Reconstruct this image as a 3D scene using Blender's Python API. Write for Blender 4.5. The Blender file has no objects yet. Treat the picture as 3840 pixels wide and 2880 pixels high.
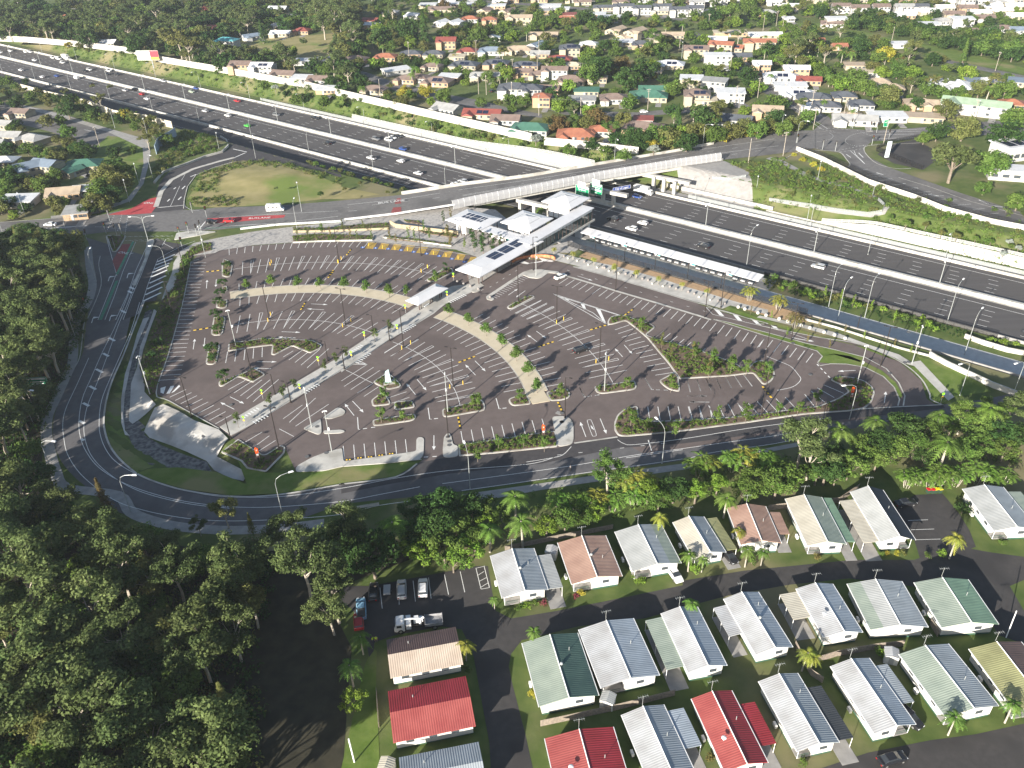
import bpy, bmesh, math, random
from math import sin, cos, pi, radians, sqrt, atan2, hypot
from mathutils import Vector, Matrix
from mathutils.geometry import tessellate_polygon
R = random.Random(7)
C = bpy.context.scene.collection
scene = bpy.context.scene

# ------------------------------------------------ camera, sky, sun, exposure
CAM_H = 121.0; FPX = 3106.0; PITCH = radians(33.5); ROLL = radians(-1.56)
_fw = Vector((0, cos(PITCH), -sin(PITCH))); _rt = Vector((1, 0, 0)); _up = Vector((0, sin(PITCH), cos(PITCH)))
_r2 = _rt*cos(ROLL) + _up*sin(ROLL); _u2 = -_rt*sin(ROLL) + _up*cos(ROLL)
cd = bpy.data.cameras.new('camera'); cam = bpy.data.objects.new('camera', cd); C.objects.link(cam)
cam.matrix_world = Matrix(((_r2.x, _u2.x, -_fw.x, 0), (_r2.y, _u2.y, -_fw.y, 0), (_r2.z, _u2.z, -_fw.z, CAM_H), (0, 0, 0, 1)))
cd.sensor_width = 36; cd.lens = 36*FPX/3840; cd.clip_start = 1; cd.clip_end = 6000
scene.camera = cam
SUN_EL = radians(17.0); SUN_AZ = radians(235.5)          # sun stands behind the camera to the left
w = bpy.data.worlds.new("World"); scene.world = w; w.use_nodes = True
nt = w.node_tree; bg = nt.nodes['Background']; sky = nt.nodes.new('ShaderNodeTexSky')
sky.sky_type = 'NISHITA'; sky.sun_disc = False; sky.sun_elevation = SUN_EL
sky.sun_rotation = (pi/2 - SUN_AZ) % (2*pi)
sky.altitude = 50; sky.air_density = 1.0; sky.dust_density = 1.0
nt.links.new(sky.outputs[0], bg.inputs[0]); bg.inputs[1].default_value = 0.065
sl = bpy.data.lights.new('sun', 'SUN'); sl.energy = 5.0; sl.angle = radians(0.5); sl.color = (1.0, 0.93, 0.83)
so = bpy.data.objects.new('sun', sl); C.objects.link(so)
sd = Vector((cos(SUN_AZ)*cos(SUN_EL), sin(SUN_AZ)*cos(SUN_EL), sin(SUN_EL)))
so.rotation_euler = sd.to_track_quat('Z', 'Y').to_euler(); so.location = (0, 0, 300)
scene.view_settings.view_transform = 'Standard'; scene.view_settings.look = 'None'
scene.view_settings.exposure = 1.4; scene.view_settings.gamma = 1
scene.render.engine = 'CYCLES'
scene.cycles.max_bounces = 4; scene.cycles.diffuse_bounces = 2; scene.cycles.glossy_bounces = 2
scene.cycles.transparent_max_bounces = 6; scene.cycles.transmission_bounces = 2

# ------------------------------------------------ survey: picture measurements -> places on the ground
# each survey sheet: (left, top, metres-free scale) in photo pixels
SH = {str(i): (1280*(i % 3), 960*(i//3), 1280/2212) for i in range(9)}
SH['D'] = (0, 0, 3840/2212)
k8 = 800/2212
SH.update(a=(1280, 1000, k8), b=(2080, 1000, k8), e=(1600, 640, k8), A=(0, 100, k8), B=(800, 300, k8), M=(2400, 650, k8), N=(3040, 850, k8),
          p=(1650, 680, 400/2212), q=(1950, 680, 400/2212), r=(2150, 600, 600/2212), u=(1680, 900, 400/1269), v=(320, 750, 600/1269), w=(1100, 820, 660/1270))
def ray(sh, x, y):
    ox, oy, k = SH[sh]
    d = _fw*FPX + _r2*(ox + x*k - 1920) - _u2*(oy + y*k - 1440)
    return d
def at(sh, x, y, z=0.0):
    d = ray(sh, x, y); t = (z - CAM_H)/d.z
    return Vector((d.x*t, d.y*t, z))
def nums(s): 
    return [tuple(float(c) for c in q.split(',')) for q in s.split()]
def pts(sh, s, z=0.0):
    return [at(sh, x, y, z) for x, y in nums(s)]
def poly(*segs, z=0.0):
    o = []
    for sh, s in segs: o += pts(sh, s, z)
    return o
# motorway frame (s along, t across; t>0 is the far side)
MO = Vector((52.6, 310.4)); MA = radians(-38.0); MU = Vector((cos(MA), sin(MA))); MN = Vector((-MU.y, MU.x))
def mbend(s): return -1.7148e-5*s*s - 1.1288e-2*s + 0.977
def mw(s, t, z=-5.0):
    p = MO + MU*s + MN*(t + mbend(s)); return Vector((p.x, p.y, z))
def st(p):
    d = Vector((p[0], p[1])) - MO; s = d.dot(MU); return s, d.dot(MN) - mbend(s)
def sstep(a, b, x):
    x = min(1, max(0, (x-a)/(b-a))); return x*x*(3-2*x)
BASIN = None
def seg_dist(p, L):
    b = 1e9
    for i in range(len(L)-1):
        a, c = L[i], L[i+1]; d = c-a; t = max(0, min(1, (p-a).dot(d)/max(1e-9, d.dot(d)))); b = min(b, (a+d*t-p).length)
    return b
ZN = 2.0
def terrain(x, y):
    s, t = st((x, y))
    if t > 0:
        te = 29.0
        z = -5 + (5+ZN)*sstep(te, te+11, t)
        k = .55*sstep(60, 88, s) if s > 0 else .45*sstep(-120, -60, s)*(1-sstep(-48, -32, s))
        z = -5 + (5+ZN)*max(sstep(te-.3, te+.3, t)*k, sstep(te-.3, te+12, t))
    else:
        f = sstep(-80, -40, s); te = 37 + 15*f; wd = 9*(1-f) + .8*f
        z = -5*(1 - sstep(te, te+wd, -t))
    if t < -50 and x < -20:
        p = Vector((x, y))
        dd = seg_dist(p, BASIN)
        z -= 1.6*(1-sstep(2.5, 9, dd))
        m = (p - MOUND); m = sqrt((m.x/30)**2 + (m.y/22)**2); z += 1.5*(1-sstep(0.1, 1.0, m))
    return z
BASIN = [Vector((p.x, p.y)) for p in poly(('3', '960,340 880,560 830,760 810,900 830,1060 900,1180 1150,1290 1400,1390 1560,1470'))]
_m = at('0', 1750, 1150); MOUND = Vector((_m.x, _m.y))
def hit(sh, x, y, dz=0.0):
    d = ray(sh, x, y).normalized(); o = Vector((0, 0, CAM_H))
    t = (6 - CAM_H)/d.z; p = o + d*t
    for _ in range(400):
        p = o + d*t; g = p.z - (terrain(p.x, p.y)+dz)
        if g < 0.01: break
        t += max(0.02, g*0.8)
    return p
def drape(sh, s, dz=0.05): return [hit(sh, x, y, dz) for x, y in nums(s)]

# ------------------------------------------------ materials
MATS = {}
def rgb(c):
    if isinstance(c, str):
        c = c.lstrip('#'); c = [int(c[i:i+2], 16)/255 for i in (0, 2, 4)]
        return tuple(((v+.055)/1.055)**2.4 if v > .04045 else v/12.92 for v in c) + (1,)
    return tuple(c)[:3] + (1,)
def mat(name, c1, c2=None, scale=1.0, rough=0.85, metal=0.0, c3=None, scale3=0.05, detail=4, bump=0.0, obj_rand=0.0, spec=0.3, island=0.0, trans=0.0, coord='Object', stretch=None):
    if name in MATS: return MATS[name]
    m = bpy.data.materials.new(name); m.use_nodes = True; n = m.node_tree; b = n.nodes['Principled BSDF']
    b.inputs['Roughness'].default_value = rough; b.inputs['Metallic'].default_value = metal
    b.inputs['Specular IOR Level'].default_value = spec
    L = n.links.new; out = None
    if c2 is None and not obj_rand and not island:
        b.inputs['Base Color'].default_value = rgb(c1)
    else:
        tc = n.nodes.new('ShaderNodeTexCoord'); src = tc.outputs[coord]
        if stretch:
            mp = n.nodes.new('ShaderNodeMapping'); mp.inputs['Scale'].default_value = stretch; mp.inputs['Rotation'].default_value = (0, 0, -MA); L(src, mp.inputs[0]); src = mp.outputs[0]
        def noise(sc, lo, hi):
            t = n.nodes.new('ShaderNodeTexNoise'); t.inputs['Scale'].default_value = sc; t.inputs['Detail'].default_value = detail; L(src, t.inputs['Vector'])
            r = n.nodes.new('ShaderNodeMapRange'); r.inputs[1].default_value = lo; r.inputs[2].default_value = hi; L(t.outputs['Fac'], r.inputs[0]); return r.outputs[0], t.outputs['Fac']
        def mix(f, a, c):
            x = n.nodes.new('ShaderNodeMix'); x.data_type = 'RGBA'; L(f, x.inputs[0])
            for v, i in ((a, 6), (c, 7)):
                if hasattr(v, 'links'): L(v, x.inputs[i])
                else: x.inputs[i].default_value = rgb(v)
            return x.outputs[2]
        out = c1; fb = None
        if c2 is not None:
            f, fb = noise(scale, .35, .65); out = mix(f, c1, c2)
        if c3 is not None:
            f, _ = noise(scale3, .5, .62); out = mix(f, out, c3)
        if obj_rand or island:
            hv = n.nodes.new('ShaderNodeHueSaturation')
            if hasattr(out, 'links'): L(out, hv.inputs['Color'])
            else: hv.inputs['Color'].default_value = rgb(out)
            val = None
            if obj_rand:
                oi = n.nodes.new('ShaderNodeObjectInfo'); r = n.nodes.new('ShaderNodeMapRange'); r.inputs[3].default_value = 1-obj_rand; r.inputs[4].default_value = 1+obj_rand; L(oi.outputs['Random'], r.inputs[0]); val = r.outputs[0]
                mm = n.nodes.new('ShaderNodeMath'); mm.operation = 'MULTIPLY'; mm.inputs[1].default_value = 7.31; L(oi.outputs['Random'], mm.inputs[0])
                fr = n.nodes.new('ShaderNodeMath'); fr.operation = 'FRACT'; L(mm.outputs[0], fr.inputs[0])
                rh = n.nodes.new('ShaderNodeMapRange'); rh.inputs[3].default_value = .5-obj_rand*.07; rh.inputs[4].default_value = .5+obj_rand*.07; L(fr.outputs[0], rh.inputs[0]); L(rh.outputs[0], hv.inputs['Hue'])
            if island:
                ge = n.nodes.new('ShaderNodeNewGeometry'); r = n.nodes.new('ShaderNodeMapRange'); r.inputs[3].default_value = 1-island; r.inputs[4].default_value = 1+island; L(ge.outputs['Random Per Island'], r.inputs[0])
                if val is not None:
                    mu = n.nodes.new('ShaderNodeMath'); mu.operation = 'MULTIPLY'; L(val, mu.inputs[0]); L(r.outputs[0], mu.inputs[1]); val = mu.outputs[0]
                else: val = r.outputs[0]
            L(val, hv.inputs['Value']); out = hv.outputs[0]
        L(out, b.inputs['Base Color'])
        if bump and fb is not None:
            bn = n.nodes.new('ShaderNodeBump'); bn.inputs['Strength'].default_value = bump; bn.inputs['Distance'].default_value = .3; L(fb, bn.inputs['Height']); L(bn.outputs[0], b.inputs['Normal'])
    if trans:
        tr = n.nodes.new('ShaderNodeBsdfTranslucent'); ms = n.nodes.new('ShaderNodeMixShader'); ms.inputs[0].default_value = trans
        if out is not None and hasattr(out, 'links'): L(out, tr.inputs[0])
        else: tr.inputs[0].default_value = rgb(c1)
        L(b.outputs[0], ms.inputs[1]); L(tr.outputs[0], ms.inputs[2]); L(ms.outputs[0], n.nodes['Material Output'].inputs[0])
    MATS[name] = m; return m
def ribbed(name, c, c2=None, axis=0, pitch=0.76, rough=.45, metal=0.0, dark=.55):
    """corrugated or pan sheet: real-coordinate ribs across the slope, with faded patches"""
    if name in MATS: return MATS[name]
    m = mat(name, c, c2 or tuple(v*.8 for v in rgb(c)[:3]), scale=.35, rough=rough, metal=metal)
    n = m.node_tree; b = n.nodes['Principled BSDF']; L = n.links.new
    col = b.inputs['Base Color'].links[0].from_socket
    tc = n.nodes.new('ShaderNodeTexCoord'); sx = n.nodes.new('ShaderNodeSeparateXYZ'); L(tc.outputs['Object'], sx.inputs[0])
    mu = n.nodes.new('ShaderNodeMath'); mu.operation = 'MULTIPLY'; mu.inputs[1].default_value = 2*pi/pitch; L(sx.outputs[axis], mu.inputs[0])
    sn = n.nodes.new('ShaderNodeMath'); sn.operation = 'SINE'; L(mu.outputs[0], sn.inputs[0])
    bn = n.nodes.new('ShaderNodeBump'); bn.inputs['Strength'].default_value = .5; bn.inputs['Distance'].default_value = pitch*.07; L(sn.outputs[0], bn.inputs['Height']); L(bn.outputs[0], b.inputs['Normal'])
    return m
ASPH_PARK = mat('asphalt_park', (.125, .100, .093), (.143, .116, .108), scale=.5, c3=(.108, .087, .081), scale3=.06, rough=.9, detail=8, bump=.05)
ASPH_MOTOR = mat('asphalt_motorway', (.078, .073, .073), (.092, .086, .085), scale=.6, c3=(.085, .080, .078), scale3=.35, rough=.9, detail=8, stretch=(.025, 1, 1))
ASPH_OLD = mat('asphalt_old', (.135, .130, .127), (.17, .163, .158), scale=.8, c3=(.11, .106, .104), scale3=.08, rough=.9, detail=8)
ASPH_NEW = mat('asphalt_new', (.052, .049, .052), (.064, .060, .062), scale=.8, rough=.9, detail=8)
ASPH_RING = mat('asphalt_ring', (.105, .102, .105), (.13, .126, .128), scale=.5, c3=(.088, .085, .088), scale3=.07, rough=.9, detail=8)
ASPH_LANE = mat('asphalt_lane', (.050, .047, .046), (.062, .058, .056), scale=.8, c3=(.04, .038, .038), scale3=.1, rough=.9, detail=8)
ASPH_BUS = mat('asphalt_bus', (.40, .41, .41), (.47, .48, .48), scale=.6, rough=.9, detail=8)
CONC = mat('concrete', (.42, .405, .375), (.50, .485, .45), scale=.5, c3=(.34, .33, .305), scale3=.15, rough=.85, detail=8)
CONC_W = mat('concrete_white', (.44, .425, .39), (.53, .515, .47), scale=.5, c3=(.34, .325, .29), scale3=.25, rough=.8, detail=8)
CONC_D = mat('concrete_grey', (.25, .24, .23), (.31, .30, .285), scale=.7, rough=.9, detail=8)
PATH_OLD = mat('footpath_concrete', (.27, .26, .25), (.34, .33, .31), scale=.6, rough=.9, detail=8)
TAN = mat('tan_path', (.50, .435, .32), (.55, .48, .36), scale=.5, rough=.85, detail=8)
PAINT = mat('road_paint', (.80, .80, .77), (.66, .66, .64), scale=2.5, rough=.6, detail=6)
YEL = mat('yellow_paint', (.75, .50, .05), (.62, .40, .05), scale=2, rough=.6)
RED = mat('red_road', (.36, .045, .055), (.43, .07, .07), scale=.8, rough=.85)
REDDK = mat('red_road_worn', (.20, .055, .055), (.26, .07, .065), scale=.8, rough=.85)
GREENP = mat('green_road', (.06, .22, .13), (.09, .26, .17), scale=.8, rough=.85)
GRASS = mat('grass_bright', (.085, .14, .02), (.13, .18, .04), scale=.35, c3=(.20, .19, .08), scale3=.06, rough=1, detail=9, bump=.4)  # brighter green grass of verges and lawns
GRASS_D = mat('grass_ground', (.06, .095, .02), (.10, .13, .035), scale=.25, c3=(.19, .17, .09), scale3=.03, rough=1, detail=9, bump=.4)
GRASS_DRY = mat('grass_dry', (.22, .20, .08), (.30, .26, .12), scale=.15, c3=(.14, .19, .04), scale3=.04, rough=1, detail=9, bump=.3)
MULCH = mat('mulch', (.11, .075, .05), (.16, .12, .085), scale=1.4, rough=1, detail=9, bump=.5)
MULCH_T = mat('mulch_tan', (.42, .29, .17), (.33, .22, .13), scale=1.4, rough=1, detail=9)
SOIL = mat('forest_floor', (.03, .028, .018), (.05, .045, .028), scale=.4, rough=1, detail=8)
GRAVEL = mat('gravel_dark', (.22, .22, .21), (.07, .07, .075), scale=1.1, rough=1, detail=9, bump=1)
SHOT = mat('white_lining', (.48, .46, .42), (.56, .54, .50), scale=.35, c3=(.36, .34, .31), scale3=.12, rough=.9, detail=9, bump=.5)
PAVE = mat('paving', (.42, .40, .37), (.36, .34, .32), scale=.45, c3=(.28, .27, .26), scale3=.9, rough=.85, detail=2)
WHITE = mat('white_metal', (.78, .78, .77), (.72, .72, .72), scale=.3, rough=.5)
DARKM = mat('dark_metal', (.03, .025, .023), rough=.5)
GALV = mat('galvanised', (.45, .47, .46), rough=.45, metal=.4)
GLASS = mat('dark_glass', (.025, .035, .04), rough=.08, spec=.8)
SOLAR = mat('solar_panel', (.018, .022, .045), rough=.15, spec=.6)

# ------------------------------------------------ mesh helpers
class MB:
    def __init__(s): s.v = []; s.f = []; s.m = []; s.cm = 0
    def face(s, ps):
        i = len(s.v); s.v += [Vector(p) for p in ps]; s.f.append(tuple(range(i, i+len(ps)))); s.m.append(s.cm)
    def box(s, c, d, rz=0, top=1.0):
        cx, cy, cz = c; dx, dy, dz = d[0]/2, d[1]/2, d[2]/2; ca, sa = cos(rz), sin(rz); P = []
        for zz, k in ((-dz, 1), (dz, top)):
            for a, b in ((-1, -1), (1, -1), (1, 1), (-1, 1)):
                x, y = a*dx*k, b*dy*k; P.append(Vector((cx+x*ca-y*sa, cy+x*sa+y*ca, cz+zz)))
        s.hexa(P)
    def hexa(s, P):
        i = len(s.v); s.v += P
        for f in ((3, 2, 1, 0), (4, 5, 6, 7), (0, 1, 5, 4), (1, 2, 6, 5), (2, 3, 7, 6), (3, 0, 4, 7)):
            s.f.append(tuple(i+j for j in f)); s.m.append(s.cm)
    def flat(s, P, z=None):
        P = [Vector(p) for p in P]
        if z is not None: P = [Vector((p.x, p.y, z)) for p in P]
        i = len(s.v); s.v += P
        for t in tessellate_polygon([[(p.x, p.y, 0) for p in P]]):
            a, b, c = [P[j] for j in t]
            if (b-a).cross(c-a).z < 0: t = (t[0], t[2], t[1])
            s.f.append(tuple(i+j for j in t)); s.m.append(s.cm)
    def prism(s, P, z0, z1):
        P = [Vector((p[0], p[1], 0)) for p in P]
        A = sum(P[i-1].x*P[i].y - P[i].x*P[i-1].y for i in range(len(P)))
        if A < 0: P = P[::-1]
        s.flat([(p.x, p.y, z1) for p in P])
        for i in range(len(P)):
            a, b = P[i-1], P[i]; s.face([(a.x, a.y, z0), (b.x, b.y, z0), (b.x, b.y, z1), (a.x, a.y, z1)])
    def ribbon(s, L, w, dz=0, w2=None):
        """flat strip of width w centred on polyline L (kept at each point's own height)"""
        L = [Vector(p) for p in L]; n = len(L); i0 = len(s.v)
        for i in range(n):
            d = (L[min(i+1, n-1)] - L[max(i-1, 0)]); d.z = 0; d.normalize(); q = Vector((-d.y, d.x, 0))
            s.v += [L[i] + q*w/2 + Vector((0, 0, dz)), L[i] - q*w/2 + Vector((0, 0, dz))]
        for i in range(n-1):
            a = i0+2*i; s.f.append((a+1, a+3, a+2, a)); s.m.append(s.cm)
    def wall(s, L, th, h, z=None, base=0.0):
        """upright strip following L: thickness th, from point height+base to +h"""
        L = [Vector(p) for p in L]; n = len(L); i0 = len(s.v)
        for i in range(n):
            d = (L[min(i+1, n-1)] - L[max(i-1, 0)]); d.z = 0; d.normalize(); q = Vector((-d.y, d.x, 0))*th/2
            hh = h[i] if isinstance(h, list) else h
            for p in (L[i]+q, L[i]-q):
                s.v += [p + Vector((0, 0, base)), p + Vector((0, 0, hh))]
        for i in range(n-1):
            a = i0+4*i; b = a+4
            for f in ((a, b, b+1, a+1), (a+3, b+3, b+2, a+2), (a+1, b+1, b+3, a+3)): s.f.append(f); s.m.append(s.cm)
        for a, fl in ((i0, 0), (i0+4*(n-1), 1)):
            f = (a, a+1, a+3, a+2); s.f.append(f if not fl else f[::-1]); s.m.append(s.cm)
    def tube(s, L, r, sides=6, r2=None, cap=True):
        L = [Vector(p) for p in L]; n = len(L); i0 = len(s.v)
        for i in range(n):
            d = (L[min(i+1, n-1)] - L[max(i-1, 0)]).normalized(); a = Vector((0, 0, 1)) if abs(d.z) < .9 else Vector((1, 0, 0))
            u = d.cross(a).normalized(); v = d.cross(u); rr = r if r2 is None else r+(r2-r)*i/(n-1)
            if isinstance(r, list): rr = r[i]
            for j in range(sides):
                t = 2*pi*j/sides; s.v.append(L[i] + (u*cos(t)+v*sin(t))*rr)
        for i in range(n-1):
            for j in range(sides):
                a = i0+i*sides+j; b = i0+i*sides+(j+1) % sides; s.f.append((a, b, b+sides, a+sides)); s.m.append(s.cm)
        if cap:
            s.f.append(tuple(i0+j for j in range(sides))[::-1]); s.m.append(s.cm)
            s.f.append(tuple(i0+(n-1)*sides+j for j in range(sides))); s.m.append(s.cm)
    def sphere(s, c, r, seg=10, rings=6, sz=1.0, zmin=-1):
        c = Vector(c); i0 = len(s.v)
        for i in range(rings+1):
            ph = pi*i/rings
            for j in range(seg):
                t = 2*pi*j/seg; s.v.append(c + Vector((r*sin(ph)*cos(t), r*sin(ph)*sin(t), r*sz*max(zmin, cos(ph)))))
        for i in range(rings):
            for j in range(seg):
                a = i0+i*seg+j; b = i0+i*seg+(j+1) % seg; s.f.append((a, a+seg, b+seg, b)); s.m.append(s.cm)
    def build(s, name, m, parent=None, world=False, smooth=False, kind=None):
        me = bpy.data.meshes.new(name); vs = s.v
        if parent is not None and world:
            inv = Matrix.Translation(parent.location) @ parent.rotation_euler.to_matrix().to_4x4(); inv.invert(); vs = [inv @ v for v in vs]
        me.from_pydata([tuple(v) for v in vs], [], s.f)
        for q in (m if isinstance(m, (list, tuple)) else [m]): me.materials.append(q)
        if isinstance(m, (list, tuple)): me.polygons.foreach_set('material_index', s.m)
        if smooth: me.polygons.foreach_set('use_smooth', [True]*len(me.polygons))
        me.update()
        o = bpy.data.objects.new(name, me); C.objects.link(o)
        if parent is not None: o.parent = parent
        if kind: o['kind'] = kind
        return o
def struct(name, mb, m, smooth=False): return mb.build(name, m, smooth=smooth, kind='structure')
def tag(o, label, cat, group=None):
    o['label'] = label; o['category'] = cat
    if group: o['group'] = group
    return o
def thing(name, label, cat, loc=(0, 0, 0), rz=0, group=None):
    o = bpy.data.objects.new(name, None); o.empty_display_size = .5; C.objects.link(o); o.location = loc; o.rotation_euler = (0, 0, rz)
    return tag(o, label, cat, group)
def kids(o):
    return KID.get(o.name, [])
KID = {}
def reg(root, *ch): KID.setdefault(root.name, []).extend(ch); return root
def copy_tree(o, parent=None):
    c = o.copy(); C.objects.link(c); c.parent = parent
    for ch in list(o.children): copy_tree(ch, c)
    return c
def smooth(L, n=6, closed=False):
    L = [Vector(p) for p in L]; o = []; N = len(L)
    rng = range(N) if closed else range(N-1)
    for i in rng:
        g = (lambda j: L[j % N]) if closed else (lambda j: L[min(max(j, 0), N-1)])
        a, b, c, d = g(i-1), g(i), g(i+1), g(i+2)
        for k in range(n):
            t = k/n
            o.append(0.5*((2*b) + (c-a)*t + (2*a-5*b+4*c-d)*t*t + (3*b-a-3*c+d)*t**3))
    if not closed: o.append(L[-1])
    return o
def resample(L, step):
    L = [Vector(p) for p in L]; o = [L[0]]; acc = 0
    for i in range(len(L)-1):
        a, b = L[i], L[i+1]; d = (b-a).length
        while d > 1e-6 and acc + d >= step:
            t = (step-acc)/d; a = a + (b-a)*t; d = (b-a).length; acc = 0; o.append(a.copy())
        acc += d
    return o
def length(L): return sum((Vector(L[i+1])-Vector(L[i])).length for i in range(len(L)-1))
def inpoly(p, P):
    x, y = p[0], p[1]; c = False; n = len(P)
    for i in range(n):
        a, b = P[i], P[i-1]
        if (a[1] > y) != (b[1] > y) and x < (b[0]-a[0])*(y-a[1])/(b[1]-a[1]) + a[0]: c = not c
    return c
# ------------------------------------------------ ground: one sheet to the horizon, with the motorway cutting and the drain
def build_ground():
    S = [-3200, -2400, -1700, -1200, -900, -760, -680, -620] + [-580 + 5*i for i in range(0, 57)]
    S += [-296 + 3*i for i in range(0, 190)] + [290, 330, 400, 520, 800, 1300, 2000, 3000]
    T = [-2500, -1500, -900, -600, -450, -360] + [-320 + 6*i for i in range(0, 14)] + [-237 + 3*i for i in range(0, 50)]
    T += [-88, -84, -80, -76, -72, -68, -64, -61, -58, -56, -54, -53, -52.2, -51.5, -50, -48, -46, -44, -42, -40, -38, -36.6, -36, -24, 0, 21, 28.5, 28.8, 29.2, 29.5, 31, 33, 35, 37, 39, 41, 43, 50, 70, 110, 180, 260, 360, 500, 700, 1000, 1500, 2200, 3500]
    S = sorted(set(S)); T = sorted(set(T)); mb = MB()
    for s in S:
        for t in T:
            p = MO + MU*s + MN*(t + mbend(max(-600, min(300, s)))); mb.v.append(Vector((p.x, p.y, terrain(p.x, p.y))))
    n = len(T)
    for i in range(len(S)-1):
        for j in range(n-1):
            a = i*n+j; mb.f.append((a, a+n, a+n+1, a+1)); mb.m.append(0)
    return struct('ground', mb, GRASS_D)
build_ground()

def sheet(name, segs, m, z=0.03, up=None):
    P = []
    for sh, s in segs: P += pts(sh, s, z)
    mb = MB(); mb.flat(P, z); return struct(name, mb, m)
# ---- motorway
def strip(mb, t0, t1, s0, s1, z, step=12):
    n = max(1, int((s1-s0)/step)); L = [s0 + (s1-s0)*i/n for i in range(n+1)]
    for a, b in zip(L[:-1], L[1:]): mb.face([mw(a, t0, z), mw(b, t0, z), mw(b, t1, z), mw(a, t1, z)])
mb = MB(); strip(mb, -24.2, 21.6, -600, 300, -4.96); struct('motorway', mb, ASPH_MOTOR)
mb = MB(); strip(mb, -36.5, -24.2, -600, -62, -4.955); struct('motorway_ramp', mb, ASPH_NEW)
mb = MB(); strip(mb, 21.6, 27.6, -262, 300, -4.955); struct('motorway_footpath', mb, CONC_D)
mb = MB(); strip(mb, -1.9, 1.9, -600, 300, -4.95); struct('median_strip', mb, CONC)
mb = MB(); strip(mb, -50.8, -34.8, -30, 300, -4.955); struct('bus_road', mb, ASPH_BUS)
mb = MB()
def dashes(mb, t, s0, s1, ph, t2=None):
    i = math.ceil((s0-ph)/12); 
    while ph + 12*i < s1:
        s = ph+12*i; mb.face([mw(s, t-.08, -4.94), mw(s+3, t-.08, -4.94), mw(s+3, t+.08, -4.94), mw(s, t+.08, -4.94)]); i += 1
for i, t in enumerate((14.6, 11.2, 8.0, 5.0)): dashes(mb, t, -110, 300, 3.5 + (.8 if i else 0))
for i, t in enumerate((15.9, 12.4, 9.1, 6.1)): dashes(mb, t, -600, -110, 3.5 + (.8 if i else 0))
for i, t in enumerate((-8.6, -12.2, -15.9, -19.5)): dashes(mb, t, -600, 300, 7.2)
for t, a, b in ((18, -110, 300), (3.3, -600, 300), (-4.9, -600, 300), (-23, -600, 300)): strip(mb, t-.09, t+.09, a, b, -4.94)
for i in range(30): pass
strip(mb, 20.0, 20.18, -600, -110, -4.94); strip(mb, -25.4, -25.25, -600, -80, -4.94)
mb.ribbon([mw(-600, -34.9, -4.94), mw(-300, -34.6, -4.94), mw(-182, -32, -4.94), mw(-110, -31, -4.94), mw(-62, -31, -4.94)], .15)
mb.ribbon([mw(-240, -28.6, -4.94), mw(-176, -28, -4.94), mw(-100, -28, -4.94)], .12)
struct('motorway_markings', mb, PAINT)
# ---- ring road and its approaches
ring_in = smooth(poly(('3', '945,0 890,200 850,380 800,600 730,800 690,930 672,1060 683,1150 718,1240 785,1325 885,1410 1000,1458 1200,1515 1500,1555 1800,1545 2212,1478'), ('4', '350,1430 660,1380 1400,1290 1790,1190 2212,1145'), ('5', '400,1095 900,1025 1200,990 1700,962 2100,900 2500,800')), 5)
ring_out = smooth(poly(('3', '560,-120 600,0 620,180 580,330 560,440 535,640 480,720 400,900 352,1040 345,1180 390,1320 480,1430 600,1530'), ('6', '760,0 900,42 1100,78 1300,96 1600,92 1900,62'), ('4', '0,1612 400,1568 780,1525 1300,1452 1650,1400 2212,1325'), ('5', '600,1215 900,1160 1300,1080 1700,1030 2100,960 2500,860')), 5)
mb = MB(); P = ring_in + ring_out[::-1]
# fill between the two edges by matched stations
def loft(mb, A, B, n, z=None, hfun=None):
    la, lb = length(A), length(B); ra, rb = resample(A, la/n - 1e-4)[:n+1], resample(B, lb/n - 1e-4)[:n+1]
    for i in range(min(len(ra), len(rb))-1):
        q = [ra[i], ra[i+1], rb[i+1], rb[i]]
        if z is not None: q = [Vector((p.x, p.y, z)) for p in q]
        if (q[1]-q[0]).cross(q[2]-q[0]).z < 0: q = q[::-1]
        mb.face(q)
loft(mb, ring_in, ring_out, 90, z=.035); struct('ring_road', mb, ASPH_RING)
# car park slab
park = [('D', '413,566 430,548 466,540 520,532 600,527 670,521 737,520 827,523 937,533 1010,550 1060,560 1130,560 1200,564 1280,585 1474,643 1538,668 1708,716 1841,740 1941,780 1990,822 2002,862 2020,873 2038,876 2010,885 1900,900 1700,930 1400,985'),
        ('4', '1790,1190 1505,1225 1400,1270 800,1345 660,1360 500,1342 535,1312 240,1330 0,1362'), ('D', '640,1020 616,968 568,986 515,955 473,927 338,850 400,600')]
sheet('car_park', park, ASPH_PARK, .05)
mb = MB(); mb.flat(poly(('4', '505,1338 660,1310 1400,1245 1510,1212 1790,1172 2212,1135'), ('5', '400,1085 900,1020 1200,988 1690,965 1700,985 1300,1030 900,1075 400,1165 0,1215'), ('4', '1790,1245 1300,1345 700,1410 300,1480 0,1540 0,1490 350,1430'), z=.06), .06); struct('turning_lane', mb, ASPH_NEW)
# bus-stop bay at the left of the ring road (dark fresh asphalt)
mb = MB(); mb.flat(pts('v', '480,440 560,300 640,330 760,350 830,365 700,440 640,555 590,700 560,800 460,810 430,905 300,950 330,850 395,700 440,560', .06), .06); struct('bus_bay', mb, ASPH_NEW)
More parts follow.
